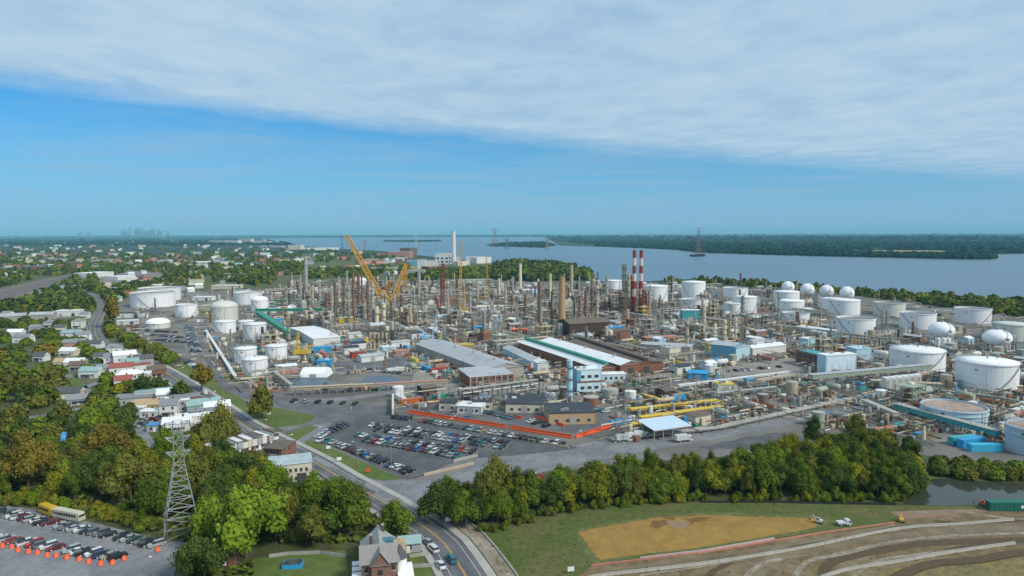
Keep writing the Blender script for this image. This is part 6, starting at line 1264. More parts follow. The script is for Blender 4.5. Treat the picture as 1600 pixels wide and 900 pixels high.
def proto_drum(r, L, m):
    t = empty('horizontal_drum', (0, 0, 0)); b = MB(); b.lathe([(.05, -L/2-r*.4), (r*.7, -L/2-r*.2), (r, -L/2), (r, L/2), (r*.7, L/2+r*.2), (.05, L/2+r*.4)], 12, m); b.v = [(z, x, y+r+1.6) for x, y, z in b.v]; b.obj('vessel', t)
    for x in (-L*.3, L*.3): b = MB(); b.box(x-.3, -r*.7, 0, x+.3, r*.7, 1.9, CONC); b.obj('saddle', t)
    b = MB(); b.bar((0, 0, 2*r+1.5), (0, 0, 2*r+3), .5, m, 6); b.obj('nozzle', t); return t
def proto_col(h, r, m, pm, k):
    t = empty('process_column', (0, 0, 0)); b = MB(); b.cyl(0, 0, 0, h*.62, r, r, 12, m, cap=False); b.cyl(0, 0, h*.62, h*.66, r, r*.8, 12, m, cap=False); b.cyl(0, 0, h*.66, h, r*.8, r*.8, 12, m, cap=False); b.sphere(0, 0, h, r*.8, m, 12, 3, .6, 0, 90); b.obj('vessel', t)
    for i in range(k):
        z = h*(i+1)/(k+.3); b = MB(); b.lathe([(r*.8, z), (r+1, z), (r+1, z+.18), (r*.8, z+.18)], 8, pm, smooth=False); b.lathe([(r+.95, z+.9), (r+.95, z+1.1)], 8, pm, smooth=False); b.obj('platform', t)
    b = MB(); b.bar((r+.4, 0, 0), (r+.4, 0, h+.6), .35, WALLW if ry.random() < .4 else STEEL, 5); b.bar((r+.4, 0, h+.6), (0, 0, h+.5), .35, STEEL, 5); b.bar((0, -r-.3, 0), (0, -r-.3, h*.9), .3, pm, 3); b.obj('riser_pipe', t); return t
def proto_heater(m, pm):
    t = empty('fired_heater', (0, 0, 0)); b = MB(); b.box(-4, -3, 2, 4, 3, 9, m); b.add([(-4, -3, 9), (4, -3, 9), (4, 3, 9), (-4, 3, 9), (-1, -1, 12), (1, -1, 12), (1, 1, 12), (-1, 1, 12)], [(0, 1, 5, 4), (1, 2, 6, 5), (2, 3, 7, 6), (3, 0, 4, 7), (4, 5, 6, 7)], m); b.obj('firebox', t)
    b = MB(); b.cyl(0, 0, 12, 25, 1., .85, 10, pm); b.obj('stack', t)
    for x in (-3.6, 3.6):
        for y in (-2.6, 2.6): b = MB(); b.bar((x, y, 0), (x, y, 2), .4, pm); b.obj('leg', t)
    b = MB(); b.box(-4.6, -3.9, 5.4, 4.6, -3, 5.6, DKST); b.bar((-4.6, -3.9, 6.5), (4.6, -3.9, 6.5), .12, DKST, 3); b.obj('platform', t); return t
def proto_fin(m):
    t = empty('fin_fan_cooler', (0, 0, 0)); b = MB(); b.box(-7, -3.5, 6, 7, 3.5, 7.6, m); b.obj('bay', t)
    for x in (-4.6, 0, 4.6): b = MB(); b.cyl(x, 0, 7.6, 8.5, 1.9, 1.9, 12, WALLW, cap=False); b.cyl(x, 0, 7.6, 7.8, .4, .4, 6, DKST); b.obj('fan_ring', t)
    for x in (-6.6, 0, 6.6):
        for y in (-3.2, 3.2): b = MB(); b.bar((x, y, 0), (x, y, 6), .35, STEEL); b.obj('leg', t)
    return t
def proto_shed(w, d, h, wall, roof):
    t = empty('shed', (0, 0, 0)); b = MB(); b.box(-w/2, -d/2, 0, w/2, d/2, h, wall, False); b.obj('wall', t); b = MB(); b.gable(-w/2, -d/2, w/2, d/2, h, h*.25, roof, wall, .3); b.obj('roof', t)
    b = MB(); b.box(-1.2, -d/2-.1, 0, 1.2, -d/2+.05, h*.75, DKST); b.obj('door', t); return t
def proto_cont(m, L):
    t = empty('container', (0, 0, 0)); b = MB(); b.box(-L/2, -1.25, .1, L/2, 1.25, 2.7, m); b.obj('shell', t); b = MB(); b.box(L/2, -1.1, .25, L/2+.06, 1.1, 2.6, m); b.obj('door', t)
    b = MB()
    for i in range(int(L)): b.box(-L/2+.3+i, -1.31, .3, -L/2+.6+i, -1.25, 2.5, m)
    b.obj('ribbing', t); return t
def proto_tanklet(r, h, m, rm):
    t = empty('small_tank', (0, 0, 0)); b = MB(); b.cyl(0, 0, 0, h, r, r, 18, m, cap=False); b.obj('shell', t); b = MB(); b.lathe([(r+.08, h), (r*.5, h+r*.12), (.02, h+r*.2)], 18, rm); b.obj('roof', t); b = MB(); b.bar((r+.2, 0, 0), (r+.2, 0, h+1), .2, STEEL, 3); b.bar((r+.2, .5, 0), (r+.2, .5, h+1), .2, STEEL, 3); b.obj('ladder', t); return t
def proto_unit(w, d, h, lv, m, vs): 
    t = structure_frame(0, 0, w, d, h, lv, m, 'x', 'x', vs, rz=0.0001, c=(0, 0)); KEEP.pop(); return t
def proto_pump(m):
    t = empty('pump_skid', (0, 0, 0)); b = MB(); b.box(-2, -1, 0, 2, 1, .3, CONC); b.obj('plinth', t); b = MB(); b.box(-1.6, -.5, .3, .2, .5, 1.4, m); b.cyl(1, 0, .3, 1.6, .5, .5, 8, GRYV); b.obj('pump', t); return t
protos = []
def addp(t, base, cat, r, kind):
    protos.append([t, base, cat, r, kind, 0])
for cn, m in PALV[:7]:
    for h, r in ((14, 1.1), (24, 1.5)):
        addp(proto_col(h*ry.uniform(.8, 1.2), r, m, ry.choice([RUST, DKST, BRNS, GRNV, YELP]), ry.randint(2, 5)), f'{"tall" if h > 18 else "short"} {cn} process column', 'column', 3.2, 'col')
for cn, m in [PALV[i] for i in (0, 1, 3, 4, 5, 7)]:
    addp(proto_drum(ry.uniform(1.1, 1.9), ry.uniform(7, 13), m), f'{cn} horizontal drum on saddles', 'drum', 6, 'drum')
    addp(proto_heater(m, ry.choice([DKST, TANV, GRYV, BRNS])), f'{cn} box heater with its own stack', 'heater', 7.5, 'heater')
    addp(proto_tanklet(ry.uniform(2.4, 4.5), ry.uniform(5, 8), m, ry.choice([ROOFW, GRYV])), f'small {cn} upright tank', 'small tank', 5.5, 'tank')
for cn, m in [PALV[i] for i in (0, 1, 3, 4, 5, 6)]:
    addp(proto_unit(12, 9, ry.uniform(7, 15), 3, m, ((-3, 0, 1, ry.uniform(7, 17), 1.4, ry.choice(V[:6])), (2, 1, 3, ry.uniform(8, 16), 1.7, ry.choice(V[:6])))), f'{cn} open process structure with vessels', 'process unit', 8.5, 'unit')
    addp(proto_rack(48, m, m, 2), f'{cn} two-tier pipe rack', 'pipe rack', 0, 'rack'); addp(proto_rack(30, m, m, 1), f'{cn} low pipe rack', 'pipe rack', 0, 'rack')
for cn, m in [PALV[i] for i in (0, 7, 3)]: addp(proto_fin(m), f'{cn} fan cooler bank on legs', 'cooler', 8.5, 'fin')
for (wn, wm_), (rn, rm_) in ((('white', WALLW), ('grey', ROOFG)), (('cream', CREAM), ('brown', ROOFB)), (('brick-red', BRICK), ('grey', ROOFG)), (('grey', GRYV), ('white', ROOFW)), (('pale blue', BLUEW), ('white', ROOFW)), (('brown', DARKB), ('brown', ROOFB)), (('white', WALLW), ('dark', ROOFD))):
    addp(proto_shed(ry.uniform(8, 16), ry.uniform(6, 9), ry.uniform(3.5, 6), wm_, rm_), f'{wn} shed with {rn} roof', 'shed', 8, 'shed')
for cn, m in COLORS[:12]: addp(proto_cont(m, ry.choice([6, 12])), f'{cn} shipping container', 'container', 5, 'cont')
for cn, m in PALV[:5]: addp(proto_pump(m), f'{cn} pump skid on a plinth', 'pump skid', 2.5, 'pump')
byk = {}
for pr in protos: byk.setdefault(pr[4], []).append(pr)
def place(pr, x, y, rz):
    t = pr[0] if pr[5] == 0 else copy_tree(pr[0]); pr[5] += 1
    t.location = (x, y, .06); t.rotation_euler = (0, 0, rz); 
    for k in ('label',):
        if k in t: del t[k]
    reg(t, pr[1], pr[2]); return t
def onroad(x, y):
    dx, dy = x, y-520; u = dx*UU[0]+dy*UU[1]; v = dx*VV[0]+dy*VV[1]
    return any(abs(u-a_) < 5 for a_ in ROADS_U) or any(abs(v-a_) < 4.5 for a_ in ROADS_V)
def zone(px, py):
    # density kinds by where the photograph shows them
    if py < 530 and px > 1290 and px < 1700: return None if py < 500 or ry.random() < .8 else ['drum', 'tank', 'shed', 'pump']
    if px < 410: return None if ry.random() < .6 else ['shed', 'pump', 'cont', 'tank']
    if py < 520 and 440 < px < 960: return ['col', 'col', 'col', 'unit', 'unit', 'heater', 'drum', 'rack', 'rack', 'fin', 'tank', 'shed']
    if py < 520 and px >= 960 and px < 1290: return ['col', 'unit', 'rack', 'rack', 'rack', 'drum', 'drum', 'drum', 'tank', 'fin', 'shed', 'pump', 'pump', 'cont']
    if 1000 < px < 1290 and py < 560: return ['col', 'unit', 'rack', 'rack', 'drum', 'drum', 'drum', 'fin', 'tank', 'shed', 'pump']
    if px >= 1290: return ['rack', 'drum', 'drum', 'tank', 'pump', 'cont', 'unit'] if py > 590 else ['drum', 'rack', 'tank', 'shed', 'pump']
    if py < 560: return ['rack', 'rack', 'drum', 'fin', 'shed', 'shed', 'cont', 'cont', 'tank', 'unit', 'heater']
    if px < 700: return ['shed', 'cont', 'cont', 'drum', 'pump', 'rack', 'tank']
    return ['shed', 'cont', 'drum', 'pump', 'rack', 'drum', 'tank', 'tank', 'rack']
cnt = {}; SEEN_ = []
NOGO = [[(446, 586), (650, 582), (650, 606), (445, 611)], APR1, APR2, [(520, 566), (640, 560), (650, 574), (530, 580)], [(150, 470), (215, 530), (330, 600), (500, 640), (520, 720), (440, 720), (150, 560)], [(222, 512), (312, 503), (326, 560), (250, 545)], [(985, 712), (900, 712), (1000, 690), (1120, 678), (1230, 655), (1330, 678), (1400, 700), (1340, 720), (1100, 735)], [(430, 610), (620, 616), (640, 660), (500, 690), (380, 640)], [(620, 640), (960, 640), (960, 690), (905, 700), (620, 660)], LOT, [(1440, 690), (1490, 672), (1560, 705), (1700, 735), (1450, 735)]]
for it in range(11000):
    py = 445+(678-445)*ry.random()**1.25; px = ry.uniform(400 if ry.random() < .93 else 190, 1680)
    x, y = P(px, py)
    if not inyard(x, y) or onroad(x, y) or any(inpoly(px, py, g_) for g_ in NOGO): continue
    z_ = zone(px, py)
    if not z_: continue
    k = ry.choice(z_)
    if cnt.get(k, 0) >= {'rack': 170, 'col': 40, 'unit': 80, 'drum': 160, 'heater': 22, 'tank': 80, 'fin': 50, 'shed': 90, 'cont': 70, 'pump': 90}[k]: continue
    pr = ry.choice(byk[k])
    if k == 'rack':
        L = 48 if 'two' in pr[1] else 30; d = ry.choice([GA, GA+math.pi/2]); ok = all(free(x+math.cos(d)*s_, y+math.sin(d)*s_, 2.6) and inyard(x+math.cos(d)*s_, y+math.sin(d)*s_) for s_ in np.linspace(-L/2, L/2, 9))
        if not ok: continue
        place(pr, x, y, d)
        for s_ in np.linspace(-L/2, L/2, int(L/4)): keep(x+math.cos(d)*s_, y+math.sin(d)*s_, 2.4)
    else:
        if not free(x, y, pr[3]*.8): continue
        place(pr, x, y, GA+ry.choice([0, 1, 2, 3])*math.pi/2); keep(x, y, pr[3]*.8)
    cnt[k] = cnt.get(k, 0)+1
for pr in protos:
    if pr[5] == 0:
        for c_ in list(pr[0].children_recursive): bpy.data.objects.remove(c_)
        bpy.data.objects.remove(pr[0])
for k_, pl in enumerate(([(330, 500), (322, 522), (352, 536), (376, 528), (366, 508)], [(360, 574), (352, 592), (375, 600), (420, 596), (425, 586)], [(418, 530), (410, 545), (455, 560), (470, 548)], [(300, 484), (330, 486), (330, 494), (300, 492)], [(268, 478), (330, 475), (336, 482), (270, 486)])):
    w_ = [P(*p) for p in pl]; cx_, cy_ = sum(p[0] for p in w_)/len(w_), sum(p[1] for p in w_)/len(w_); rr = [(cx_+(x-cx_)*1.0, cy_+(y-cy_)*1.0) for x, y in w_]
    sheet('weedy_patch', rr, .095+.002*k_, GRASS if k_ % 2 else G_yard2, px=False)
for pl in ([(342, 528), (412, 540), (470, 552)], [(352, 540), (360, 575), (372, 596)], [(412, 538), (400, 548), (420, 572), (470, 580)], [(318, 492), (332, 525)], [(270, 487), (330, 484), (410, 490)], [(205, 486), (270, 488)]):
    wallrun('containment_wall', pl, .9, .5, CONC, f'low concrete containment wall near the white tanks, starting {("under the two left tanks", "beside the straight pipeline", "below the stair-wrapped tank", "by the green-grey domed tank", "below the short white tank", "below the twin low tanks")[len(SEEN_)]}', 'wall'); SEEN_.append(1)
# ground-level pipework, valves, cable trays and stores that nobody could count
b = MB(); SM = [GRYV, WALLW, DKST, BRNS, BRNS, RUST, TANV, TANV, STEEL, GRNV, CONC, CRMV]; ACC = [BLUEC, CARC['orange'], REDP, YELP, TEALC, GREENP, ROOFW, ROOFW]
for it in range(24000):
    py = 446+(690-446)*ry.random()**1.5; px = ry.uniform(405, 1680) if ry.random() < .93 else ry.uniform(205, 405); x, y = P(px, py)
    if not inyard(x, y) or any(inpoly(px, py, g_) for g_ in NOGO): continue
    if px > 1290 and py < 530 and ry.random() < .7: continue
    if onroad(x, y) and ry.random() < .93: continue
    if not free(x, y, -1.4): continue
    k = ry.random(); m = ry.choice(SM) if ry.random() < .93 else ry.choice(ACC); d = GA+ry.choice([0, 1])*math.pi/2; c_, s_ = math.cos(d), math.sin(d)
    if k < .5:
        L = ry.uniform(4, 22); z = ry.choice([.5, .5, .9, 1.6, 2.6, 4]); b.bar((x-c_*L/2, y-s_*L/2, z), (x+c_*L/2, y+s_*L/2, z), ry.uniform(.25, .8), m, 3)
        if z > 1: b.bar((x, y, 0), (x, y, z), .3, STEEL, 3)
    elif k < .78:
        w, l, h = ry.uniform(.8, 2.6), ry.uniform(.8, 4), ry.uniform(.6, 2.8); b.add([(x+c_*i-s_*j, y+s_*i+c_*j, z) for z in (.05, h) for j in (-w/2, w/2) for i in (-l/2, l/2)], [(0, 1, 5, 4), (1, 3, 7, 5), (3, 2, 6, 7), (2, 0, 4, 6), (4, 5, 7, 6)], m)
    elif k < .9: b.cyl(x, y, .05, ry.uniform(1.5, 6), ry.uniform(.4, 1.1), ry.uniform(.4, 1.1), 6, m)
    elif py < 540 and k < .97:
        h = ry.uniform(4, 13); w = ry.uniform(2, 4.5)
        for i in (-1, 1):
            for j in (-1, 1): b.bar((x+i*w/2, y+j*w/2, 0), (x+i*w/2, y+j*w/2, h), .25, m, 3)
        for z in np.arange(2.5, h, 3): b.add([(x+i*w/2, y+j*w/2, z) for j in (-1, 1) for i in (-1, 1)], [(0, 1, 3, 2)], m)
        if ry.random() < .6: b.cyl(x, y, 1, h+ry.uniform(0, 4), w*.3, w*.3, 6, ry.choice(SM))
    else: b.bar((x, y, 0), (x, y, ry.uniform(4, 11)), .22, ry.choice([STEEL, RUST, DKST, TANV]), 3)
stuff(b.obj('ground_pipework'), 'dense ground-level pipes, valves and stores between the process units', 'pipework')
# ================================================================ trees
rt_ = random.Random(11)
for x, y, rad, kd, col, lb in ((385, 872, 10.5, 'broad', 'bright', 'largest bright green tree right of the pylon'), (335, 850, 7, 'broad', 'bright', 'bright green tree touching the pylon foot'), (532, 830, 9.5, 'broad', 'green', 'big round green tree above the gabled house'), (556, 822, 5.5, 'broad', 'olive', 'olive tree with rusty top beside the big round one'), (612, 840, 6.0, 'broad', 'green', 'round green tree beside the bend, right of the gabled house'), (490, 850, 6.5, 'broad', 'olive', 'brownish tree between the bright one and the big round one'), (320, 905, 7, 'broad', 'dark', 'dark tree at the bottom edge by the car park exit'), (298, 900, 4.5, 'broad', 'yellow', 'yellow-green tree left of the dark one at the bottom edge'), (688, 812, 8, 'broad', 'dark', 'round dark tree right of the junction'), (720, 822, 6, 'broad', 'green', 'lower green tree beside the street lamp'), (774, 806, 8.2, 'broad', 'olive', 'tall olive tree at the left end of the tree belt'), (752, 812, 5, 'tall', 'olive', 'tall brownish tree behind the street lamp'), (806, 798, 5, 'tall', 'olive', 'brownish tree at the shoulder of the tree belt'), (410, 652, 7.8, 'broad', 'olive', 'round olive tree on the upper grass verge'), (315, 610, 8.5, 'broad', 'orange', 'rounded autumn tree beside the access road'), (178, 512, 11, 'tall', 'orange', 'lone orange-yellow tree beside the main road'), (222, 621, 6, 'broad', 'dark', 'dark round tree among the houses'), (250, 616, 4.6, 'tall', 'dark', 'narrow blackish conifer between houses and road'), (282, 632, 6.3, 'broad', 'dark', 'dark round tree beside the main road'), (340, 704, 9, 'broad', 'olive', 'broad olive tree behind the terraces'), (315, 706, 7, 'broad', 'olive', 'olive tree left of the broad one behind the terraces'), (45, 770, 9, 'tall', 'orange', 'autumn brown tall tree at the left picture edge'), (30, 765, 8, 'tall', 'olive', 'olive tall tree left of the autumn brown one'), (170, 735, 9.5, 'broad', 'orange', 'broad autumn brown tree above the hedge'), (200, 750, 9, 'broad', 'orange', 'second broad autumn brown tree above the hedge'), (205, 782, 9, 'broad', 'olive', 'olive tree below the autumn brown pair'), (150, 765, 8, 'broad', 'dark', 'dark tree left of the autumn brown pair'), (330, 780, 5, 'broad', 'bright', 'lime green small tree right of the pylon waist'), (410, 766, 7.5, 'broad', 'yellow', 'yellowish tree left of the cream building'), (430, 785, 6.5, 'broad', 'bright', 'bright tree below the cream building'), (380, 775, 9, 'broad', 'dark', 'dark green tree behind the bright large one'), (350, 770, 8, 'broad', 'green', 'green tree beside the pylon waist'), (1270, 700, 5, 'tall', 'dark', 'dark pointed tree at the top of the belt'), (1340, 700, 5.5, 'tall', 'olive', 'brown-topped slender tree in the belt'), (204, 572, 3, 'tall', 'dark', 'thin dark cypress beside the main road')):
    tree(*P(x, y), rad, kd, col, rt_, lb, size='big', lift=4.5 if (x, y) == (774, 806) else None)
ROADK = [(p[0], p[1]) for p in ROAD[::2]]+[(p[0], p[1]) for p in SIDE[::2]]
def clear_tree(x, y, rr):
    if any((x-a_)**2+(y-b_)**2 < (rr*.75+6.5)**2 for a_, b_ in ROADK): return False
    return True
def fill(poly, n, rr, kinds, cols, sep=.95, mode='tree', check=True):
    k = 0; x0, x1 = min(p[0] for p in poly), max(p[0] for p in poly); y0, y1 = min(p[1] for p in poly), max(p[1] for p in poly); mine = []
    W_ = [P(*p) for p in poly]; a0, a1 = min(p[0] for p in W_), max(p[0] for p in W_); b0, b1 = min(p[1] for p in W_), max(p[1] for p in W_)
    for _ in range(n*40):
        if k >= n: break
        x, y = rt_.uniform(a0, a1), rt_.uniform(b0, b1)
        if not inpoly(x, y, W_): continue
        rad = rt_.uniform(*rr)
        if any((x-a_)**2+(y-b_)**2 < ((rad+c_)*.5*sep)**2 for a_, b_, c_ in mine): continue
        if check and (not clear_tree(x, y, rad) or not (free(x, y, rad*.35) if sep > .8 else free(x, y, -1.2))): continue
        mine.append((x, y, rad)); kd = rt_.choice(kinds); tree(x, y, rad*(.76 if kd == 'tall' else 1), kd, rt_.choice(cols), rt_, lift=rad*rt_.uniform(.06, .25) if kd != 'bush' else None); k += 1
    return k
C_ = dict(mix=['green', 'green', 'dark', 'olive', 'yellow', 'green', 'bright'], belt=['green', 'green', 'dark', 'yellow', 'dark', 'olive', 'bright', 'green'], left=['dark', 'green', 'green', 'olive', 'green', 'dark', 'bright'])
nT = 0
nT += fill([(664, 800), (700, 796), (760, 800), (850, 778), (900, 764), (1000, 756), (1100, 752), (1200, 742), (1280, 728), (1360, 730), (1410, 742), (1440, 766), (1424, 778), (1200, 774), (1090, 774), (1000, 780), (900, 788), (850, 798), (770, 820), (740, 826)], 150, (4.6, 6.8), ['tall', 'tall', 'broad'], C_['belt'], .6)
nT += fill([(1180, 742), (1230, 716), (1300, 706), (1370, 708), (1420, 730), (1438, 748), (1300, 748)], 34, (4.8, 6.6), ['tall', 'broad'], ['dark', 'green', 'dark', 'yellow'], .65)
nT += fill([(1462, 745), (1500, 750), (1600, 752), (1700, 758), (1700, 744), (1600, 738), (1500, 732), (1466, 728)], 34, (2.8, 4.2), ['broad', 'broad', 'tall'], ['olive', 'green', 'dark', 'green'], .7)
nT += fill([(640, 846), (560, 812), (500, 800), (450, 812), (440, 850), (400, 880), (330, 880), (310, 830), (330, 800), (420, 790), (470, 790), (560, 800), (640, 825)], 14, (5, 7.5), ['broad'], ['green', 'dark', 'bright', 'olive'], .9)
nT += fill([(-60, 790), (0, 780), (80, 775), (160, 790), (260, 826), (300, 838), (310, 800), (300, 730), (250, 712), (200, 700), (140, 706), (100, 720), (70, 735), (40, 720), (-60, 720)], 40, (5.5, 8.2), ['broad', 'broad', 'tall'], C_['left']+['yellow'], .85)
nT += fill([(310, 725), (400, 738), (420, 770), (400, 790), (340, 800), (300, 800)], 14, (5, 7), ['broad'], ['green', 'dark', 'yellow', 'olive'], .85)
nT += fill([(-80, 655), (0, 650), (80, 660), (130, 655), (190, 655), (190, 690), (100, 700), (0, 720), (-80, 720)], 26, (5, 7.5), ['broad', 'tall'], C_['left'], .9)
nT += fill([(-80, 560), (0, 556), (80, 550), (96, 580), (120, 640), (60, 645), (-80, 650)], 40, (5.5, 8), ['broad'], ['olive', 'dark', 'green', 'green', 'orange', 'olive', 'green'], .85)
nT += fill([(120, 610), (180, 600), (240, 625), (260, 660), (210, 690), (190, 700), (150, 660), (120, 640)], 13, (4.5, 6.5), ['broad', 'tall'], C_['mix'], .95)
nT += fill([(168, 508), (182, 522), (215, 540), (250, 552), (280, 568), (268, 572), (222, 556), (190, 540), (165, 524)], 20, (4.5, 6.5), ['broad'], ['yellow', 'green', 'green', 'olive'], .8)
nT += fill([(0, 505), (140, 505), (150, 540), (170, 560), (150, 600), (100, 560), (40, 545), (0, 550)], 34, (4, 6.5), ['broad'], C_['left'], 1.0)
# hedge shrubs behind the lower left car park, and scrub along the field edge
nS = fill([(-20, 792), (60, 790), (150, 806), (260, 838), (264, 830), (150, 792), (60, 776), (-20, 778)], 34, (1.8, 3.2), ['bush'], ['yellow', 'olive', 'yellow', 'green', 'bright'], .7)
nS += fill([(860, 800), (950, 788), (1100, 778), (1400, 780), (1400, 785), (1100, 784), (950, 793), (870, 806)], 34, (1.6, 3.0), ['bush'], ['green', 'yellow', 'green'], 1.0)
nS += fill([(750, 828), (800, 812), (860, 800), (866, 806), (810, 822), (760, 838)], 12, (1.5, 2.6), ['bush'], ['green', 'dark', 'olive'], 1.)

build_trees()
# the rest of the woods: beyond about 300 trees they read as masses
rf = random.Random(3)
OPEN = [[(-60, 492), (-60, 456), (0, 450), (60, 436), (112, 427), (126, 431), (96, 445), (80, 456), (20, 478)], [(150, 436), (205, 424), (262, 426), (255, 438), (190, 449), (158, 448)], [(470, 412), (600, 404), (652, 408), (650, 414), (560, 421), (490, 423)], [(270, 443), (360, 441), (400, 450), (300, 455)]]
def mass(name, poly, n, rad, hh, col, label, K=20, px=True, z=.0, avoid=True, zpow=1.):
    W_ = poly; pts = []; x0, x1 = min(p[0] for p in poly), max(p[0] for p in poly); y0, y1 = min(p[1] for p in poly), max(p[1] for p in poly); tr = 0
    while len(pts) < n and tr < n*12:
        tr += 1; a_, b_ = rf.uniform(x0, x1), y0+(y1-y0)*rf.random()**zpow
        if not inpoly(a_, b_, poly): continue
        x, y = P(a_, b_); r_ = rf.uniform(*rad)
        if avoid and any(inpoly(a_, b_, g_) for g_ in OPEN): continue
        if avoid and y < 2500 and not free(x, y, r_*.5): continue
        if avoid and any((x-q[0])**2+(y-q[1])**2 < 100 for q in ROADK[-26:]): continue
        pts.append((x, y, z, r_, rf.uniform(*hh)))
    if pts: far_trees(name, pts, col, label, K)
for i, col in enumerate(('dark', 'green', 'olive')):
    cw = ('dark', 'mid-green', 'olive')[i]
    mass('suburb_woods', [(-80, 500), (0, 494), (150, 488), (200, 462), (290, 452), (420, 448), (430, 440), (430, 428), (0, 428), (-80, 440)], (330, 240, 130)[i], (4, 6.5), (8, 13), col, f'{cw} trees crowded among the houses left of the tank group', 30)
    mass('suburb_woods', [(-200, 430), (480, 430), (480, 436), (560, 434), (640, 426), (640, 400), (460, 388), (400, 382), (-200, 384)], (900, 560, 200)[i], (6, 10), (9, 14), col, f'{cw} trees covering the suburb beyond the tanks', 18, zpow=.8)
    mass('riverside_woods', [(770, 436), (800, 440), (925, 438), (922, 428), (900, 420), (850, 412.5), (790, 410), (770, 420)], (330, 150, 60)[i], (6, 9), (12, 19), col, f'{cw} trees of the wooded point jutting into the river', 24)
    mass('riverside_woods', [(640, 440), (700, 440), (770, 438), (775, 418), (700, 424), (640, 430)], (110, 60, 30)[i], (5, 8), (9, 14), col, f'{cw} trees between the cranes and the white power station', 20)
    mass('bank_trees', [(1040, 441), (1110, 439), (1200, 445), (1310, 454), (1400, 463), (1500, 469), (1600, 475), (1700, 482), (1700, 500), (1600, 496), (1560, 492), (1420, 472), (1330, 462), (1200, 453), (1100, 447), (1042, 447)], (210, 130, 60)[i], (3.5, 7.5), (5, 13), col, f'{cw} trees along the near river bank behind the tanks', 28)
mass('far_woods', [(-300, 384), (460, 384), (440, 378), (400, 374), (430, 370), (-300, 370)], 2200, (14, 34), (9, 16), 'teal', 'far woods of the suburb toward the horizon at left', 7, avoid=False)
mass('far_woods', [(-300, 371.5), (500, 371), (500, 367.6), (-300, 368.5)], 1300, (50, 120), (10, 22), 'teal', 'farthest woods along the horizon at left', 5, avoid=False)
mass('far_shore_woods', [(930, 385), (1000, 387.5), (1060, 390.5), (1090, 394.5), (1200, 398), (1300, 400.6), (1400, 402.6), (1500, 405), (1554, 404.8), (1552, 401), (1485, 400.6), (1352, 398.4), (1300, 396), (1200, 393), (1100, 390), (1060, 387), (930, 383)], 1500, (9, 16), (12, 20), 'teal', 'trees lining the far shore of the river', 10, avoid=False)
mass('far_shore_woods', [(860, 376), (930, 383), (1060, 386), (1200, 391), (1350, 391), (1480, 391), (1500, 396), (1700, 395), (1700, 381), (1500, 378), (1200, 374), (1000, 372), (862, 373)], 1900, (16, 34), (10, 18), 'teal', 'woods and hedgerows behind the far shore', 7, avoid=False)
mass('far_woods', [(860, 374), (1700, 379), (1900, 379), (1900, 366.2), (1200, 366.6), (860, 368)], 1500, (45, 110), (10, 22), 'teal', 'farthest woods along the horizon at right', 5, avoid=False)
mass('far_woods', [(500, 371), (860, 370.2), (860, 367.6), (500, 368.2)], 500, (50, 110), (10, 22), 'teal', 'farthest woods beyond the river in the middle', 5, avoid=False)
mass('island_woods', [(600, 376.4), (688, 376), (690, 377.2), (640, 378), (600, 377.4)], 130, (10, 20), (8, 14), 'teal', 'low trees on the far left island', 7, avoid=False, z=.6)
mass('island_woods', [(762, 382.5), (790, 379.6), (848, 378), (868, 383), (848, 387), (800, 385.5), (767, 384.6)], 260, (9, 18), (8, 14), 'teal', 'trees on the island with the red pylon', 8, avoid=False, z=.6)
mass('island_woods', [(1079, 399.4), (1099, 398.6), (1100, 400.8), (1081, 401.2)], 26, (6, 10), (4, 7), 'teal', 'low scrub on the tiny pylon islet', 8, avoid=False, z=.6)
# rough grass tufts on the field so that the sheet is not flat
b = MB(); tg = [GRASS_F, GRASS_F, GRASS, mat('grass_dry', (.14, .13, .05), .95, var=.2)]; fp = [(765, 832), (860, 808), (960, 795), (1100, 787), (1380, 792), (1380, 806), (1300, 808), (1200, 804), (1120, 801), (1040, 802), (960, 815), (900, 828), (915, 860), (930, 885), (860, 930), (790, 930), (770, 870)]
for _ in range(2600):
    px, py = rf.uniform(760, 1400), rf.uniform(786, 925)
    if not inpoly(px, py, fp): continue
    x, y = P(px, py); s_ = rf.uniform(.15, .38); a_ = rf.uniform(-.4, .4); m = rf.choice(tg); c_, d_ = math.cos(a_)*s_, math.sin(a_)*s_
    b.add([(x-c_, y-d_, .09), (x+c_, y+d_, .09), (x+rf.uniform(-.2, .2), y+rf.uniform(-.2, .2), .1+s_*rf.uniform(.6, 1.2))], [(0, 1, 2)], m)
stuff(b.obj('grass_tufts'), 'rough grass tufts scattered over the green field', 'grass')
b = MB()
for _ in range(5200):
    px, py = rf.uniform(-40, 660), rf.uniform(660, 905)
    x, y = P(px, py)
    if not inpoly(px, py, [(-60, 790), (-60, 700), (100, 690), (250, 700), (310, 722), (430, 740), (500, 775), (640, 830), (660, 900), (290, 905), (300, 850), (260, 840), (150, 805), (60, 788)]): continue
    if not free(x, y, -3) or (px > 395 and py > 850): continue
    s_ = rf.uniform(.5, 1.4); m = rf.choice([FOL['olive'], FOL['green'], FOL['dark'], FOL['dark']]); z = rf.uniform(.2, 1.1)
    for k in range(3):
        a_ = rf.uniform(0, 6.28); u = Vector((math.cos(a_), math.sin(a_), rf.uniform(-.4, .4)))*s_*.6; v = Vector((-math.sin(a_), math.cos(a_), rf.uniform(.2, .9)))*s_*.6; c_ = Vector((x+rf.uniform(-.5, .5), y+rf.uniform(-.5, .5), z))
        b.add([tuple(c_-u-v), tuple(c_+u-v), tuple(c_+u+v), tuple(c_-u+v)], [(0, 1, 2, 3)], m)
stuff(b.obj('undergrowth'), 'tangled undergrowth between the trees at left', 'undergrowth')
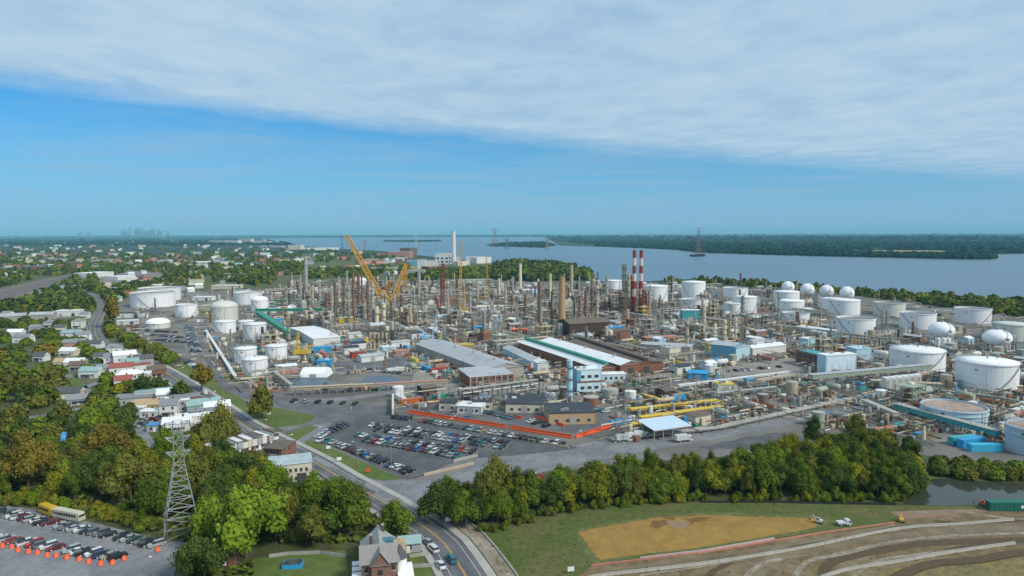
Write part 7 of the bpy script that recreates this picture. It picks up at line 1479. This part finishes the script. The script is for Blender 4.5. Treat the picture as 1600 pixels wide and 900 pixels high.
# ================================================================ far houses and skyline
hm = []
for wl, rf_ in (('white', 'white'), ('white', 'grey'), ('cream', 'tan'), ('grey', 'grey'), ('red', 'dark'), ('white', 'teal'), ('pink', 'red')):
    for (w, d, h) in ((11, 9, 5.5), (26, 15, 6)):
        q = MB(); q.box(-w/2, -d/2, 0, w/2, d/2, h, HW[wl], False); q.gable(-w/2, -d/2, w/2, d/2, h, 2.4 if w < 20 else 1., HR[rf_], HW[wl]); hm.append((q.mesh('house'), wl, rf_, w > 20))
k = 0
while k < 300:
    px, py = rf.uniform(-10, 640), 378+(486-378)*rf.random()**1.3
    if py > 430 and px > 180+(486-py)*4: continue
    if px > 450 and py < 394: continue
    x, y = P(px, py)
    if not free(x, y, 10) or any((x-q[0])**2+(y-q[1])**2 < 200 for q in ROADK[-40:]): continue
    if inpoly(px, py, [(-60, 490), (-60, 450), (120, 425), (130, 436), (60, 462), (0, 482)]): continue
    me, wl, rf_, big = rf.choice(hm)
    if big and rf.random() < .45: continue
    D = math.hypot(x, y); s_ = 1 if D < 2000 else 1.5
    o = inst(me, 'house', (x, y, .1), rf.choice([.3, .3, 1.87, .9]), sc=s_*rf.uniform(.9, 1.2)); reg(o, f'{"long" if big else "small"} {wl} building with {rf_} roof', 'house', 'far buildings of the suburb'); keep(x, y, 8); k += 1
for i, (x0, x1, y, h, w_) in enumerate(((326, 352, 380, 24, 'cream'), (350, 372, 381, 30, 'white'), (372, 392, 380, 42, 'cream'), (392, 412, 379, 26, 'pink'), (396, 420, 381, 20, 'white'), (405, 440, 387, 10, 'grey'))):
    p, q = P(x0, y), P(x1, y); rz, L = frame_from(p, q); b = MB(); b.box(0, 0, 0, L, 60, h, HW[w_], False); b.box(-.5, -.5, h, L+.5, 60.5, h+1.2, ROOFW); n = max(3, int(L/12))
    for j in range(n):
        for l in range(int(h/7)): b.box(L*(j+.3)/n, -.4, 3+l*7, L*(j+.7)/n, .1, 6+l*7, GLASS)
    o = b.obj('airport_building', loc=(*p, 0), rz=rz); tag(o, f'{("cream", "white", "tallest cream", "pinkish", "white low", "grey low")[i]} far complex building, {ORD[i]} from the left on the horizon left of the river', 'building', 'far pale complex on the horizon')
SKYM = mat('far_tower_hazed', (.30, .38, .46), .6, var=.05)  # tower colour lightened to blue-grey, far haze put into the paint
for i, (x, yt, w) in enumerate(((193, 358, 4), (197, 360, 5), (204, 355, 2.2), (213, 358, 4), (217, 354.5, 4), (221, 356, 5), (226, 359, 3), (232, 360, 6), (237, 357.5, 3), (241, 355.5, 3), (248, 357, 3.4), (253, 360, 5), (263, 361, 4), (126, 362, 5), (140, 363, 6))):
    g0 = P(x, 370.6); h = HZ(x, yt, g0); D = math.hypot(*g0); r_ = w*D/FPX/2; b = MB(); b.box(-r_, -r_, 0, r_, r_, h*.82, SKYM, False); b.box(-r_*.7, -r_*.7, h*.82, r_*.7, r_*.7, h, SKYM); 
    for l in range(9): b.box(-r_*.8, -r_-1.5, h*.08*(l+.6), r_*.8, -r_+.5, h*.08*(l+.6)+h*.03, GLASS)
    o = b.obj('skyscraper', loc=(*g0, 0)); tag(o, f'faint far skyscraper, {ordn(i) if i < 13 else ("lone low left one" if i == 13 else "lone low right one")}{" from the left of the city cluster" if i < 13 else " apart from the city cluster"} on the horizon', 'skyscraper', 'skyscrapers of the distant city')
TOPZ = 300
# ================================================================ air
hb = MB(); hb.box(-46000, -5000, -1.2, 46000, 62000, TOPZ, mat('haze_air', (1, 1, 1)))
ho = hb.obj('haze'); stuff(ho, 'pale blue haze between here and the horizon', 'haze')
hmz = MATS['haze_air']; tr = hmz.node_tree; tr.nodes.clear(); o_ = tr.nodes.new('ShaderNodeOutputMaterial'); v_ = tr.nodes.new('ShaderNodeVolumePrincipled')
v_.inputs['Color'].default_value = (.36, .80, 1., 1); v_.inputs['Density'].default_value = 4.2e-5; v_.inputs['Anisotropy'].default_value = -.1
tr.links.new(v_.outputs[0], o_.inputs['Volume'])
finish_labels()
for o in COL.objects:
    if len(str(o.get('label', '')).split()) > 16: print('LONG', o.name, o['label'])
print('objects', len(bpy.data.objects), 'tris', sum(len(m.polygons) for m in bpy.data.meshes)*2)
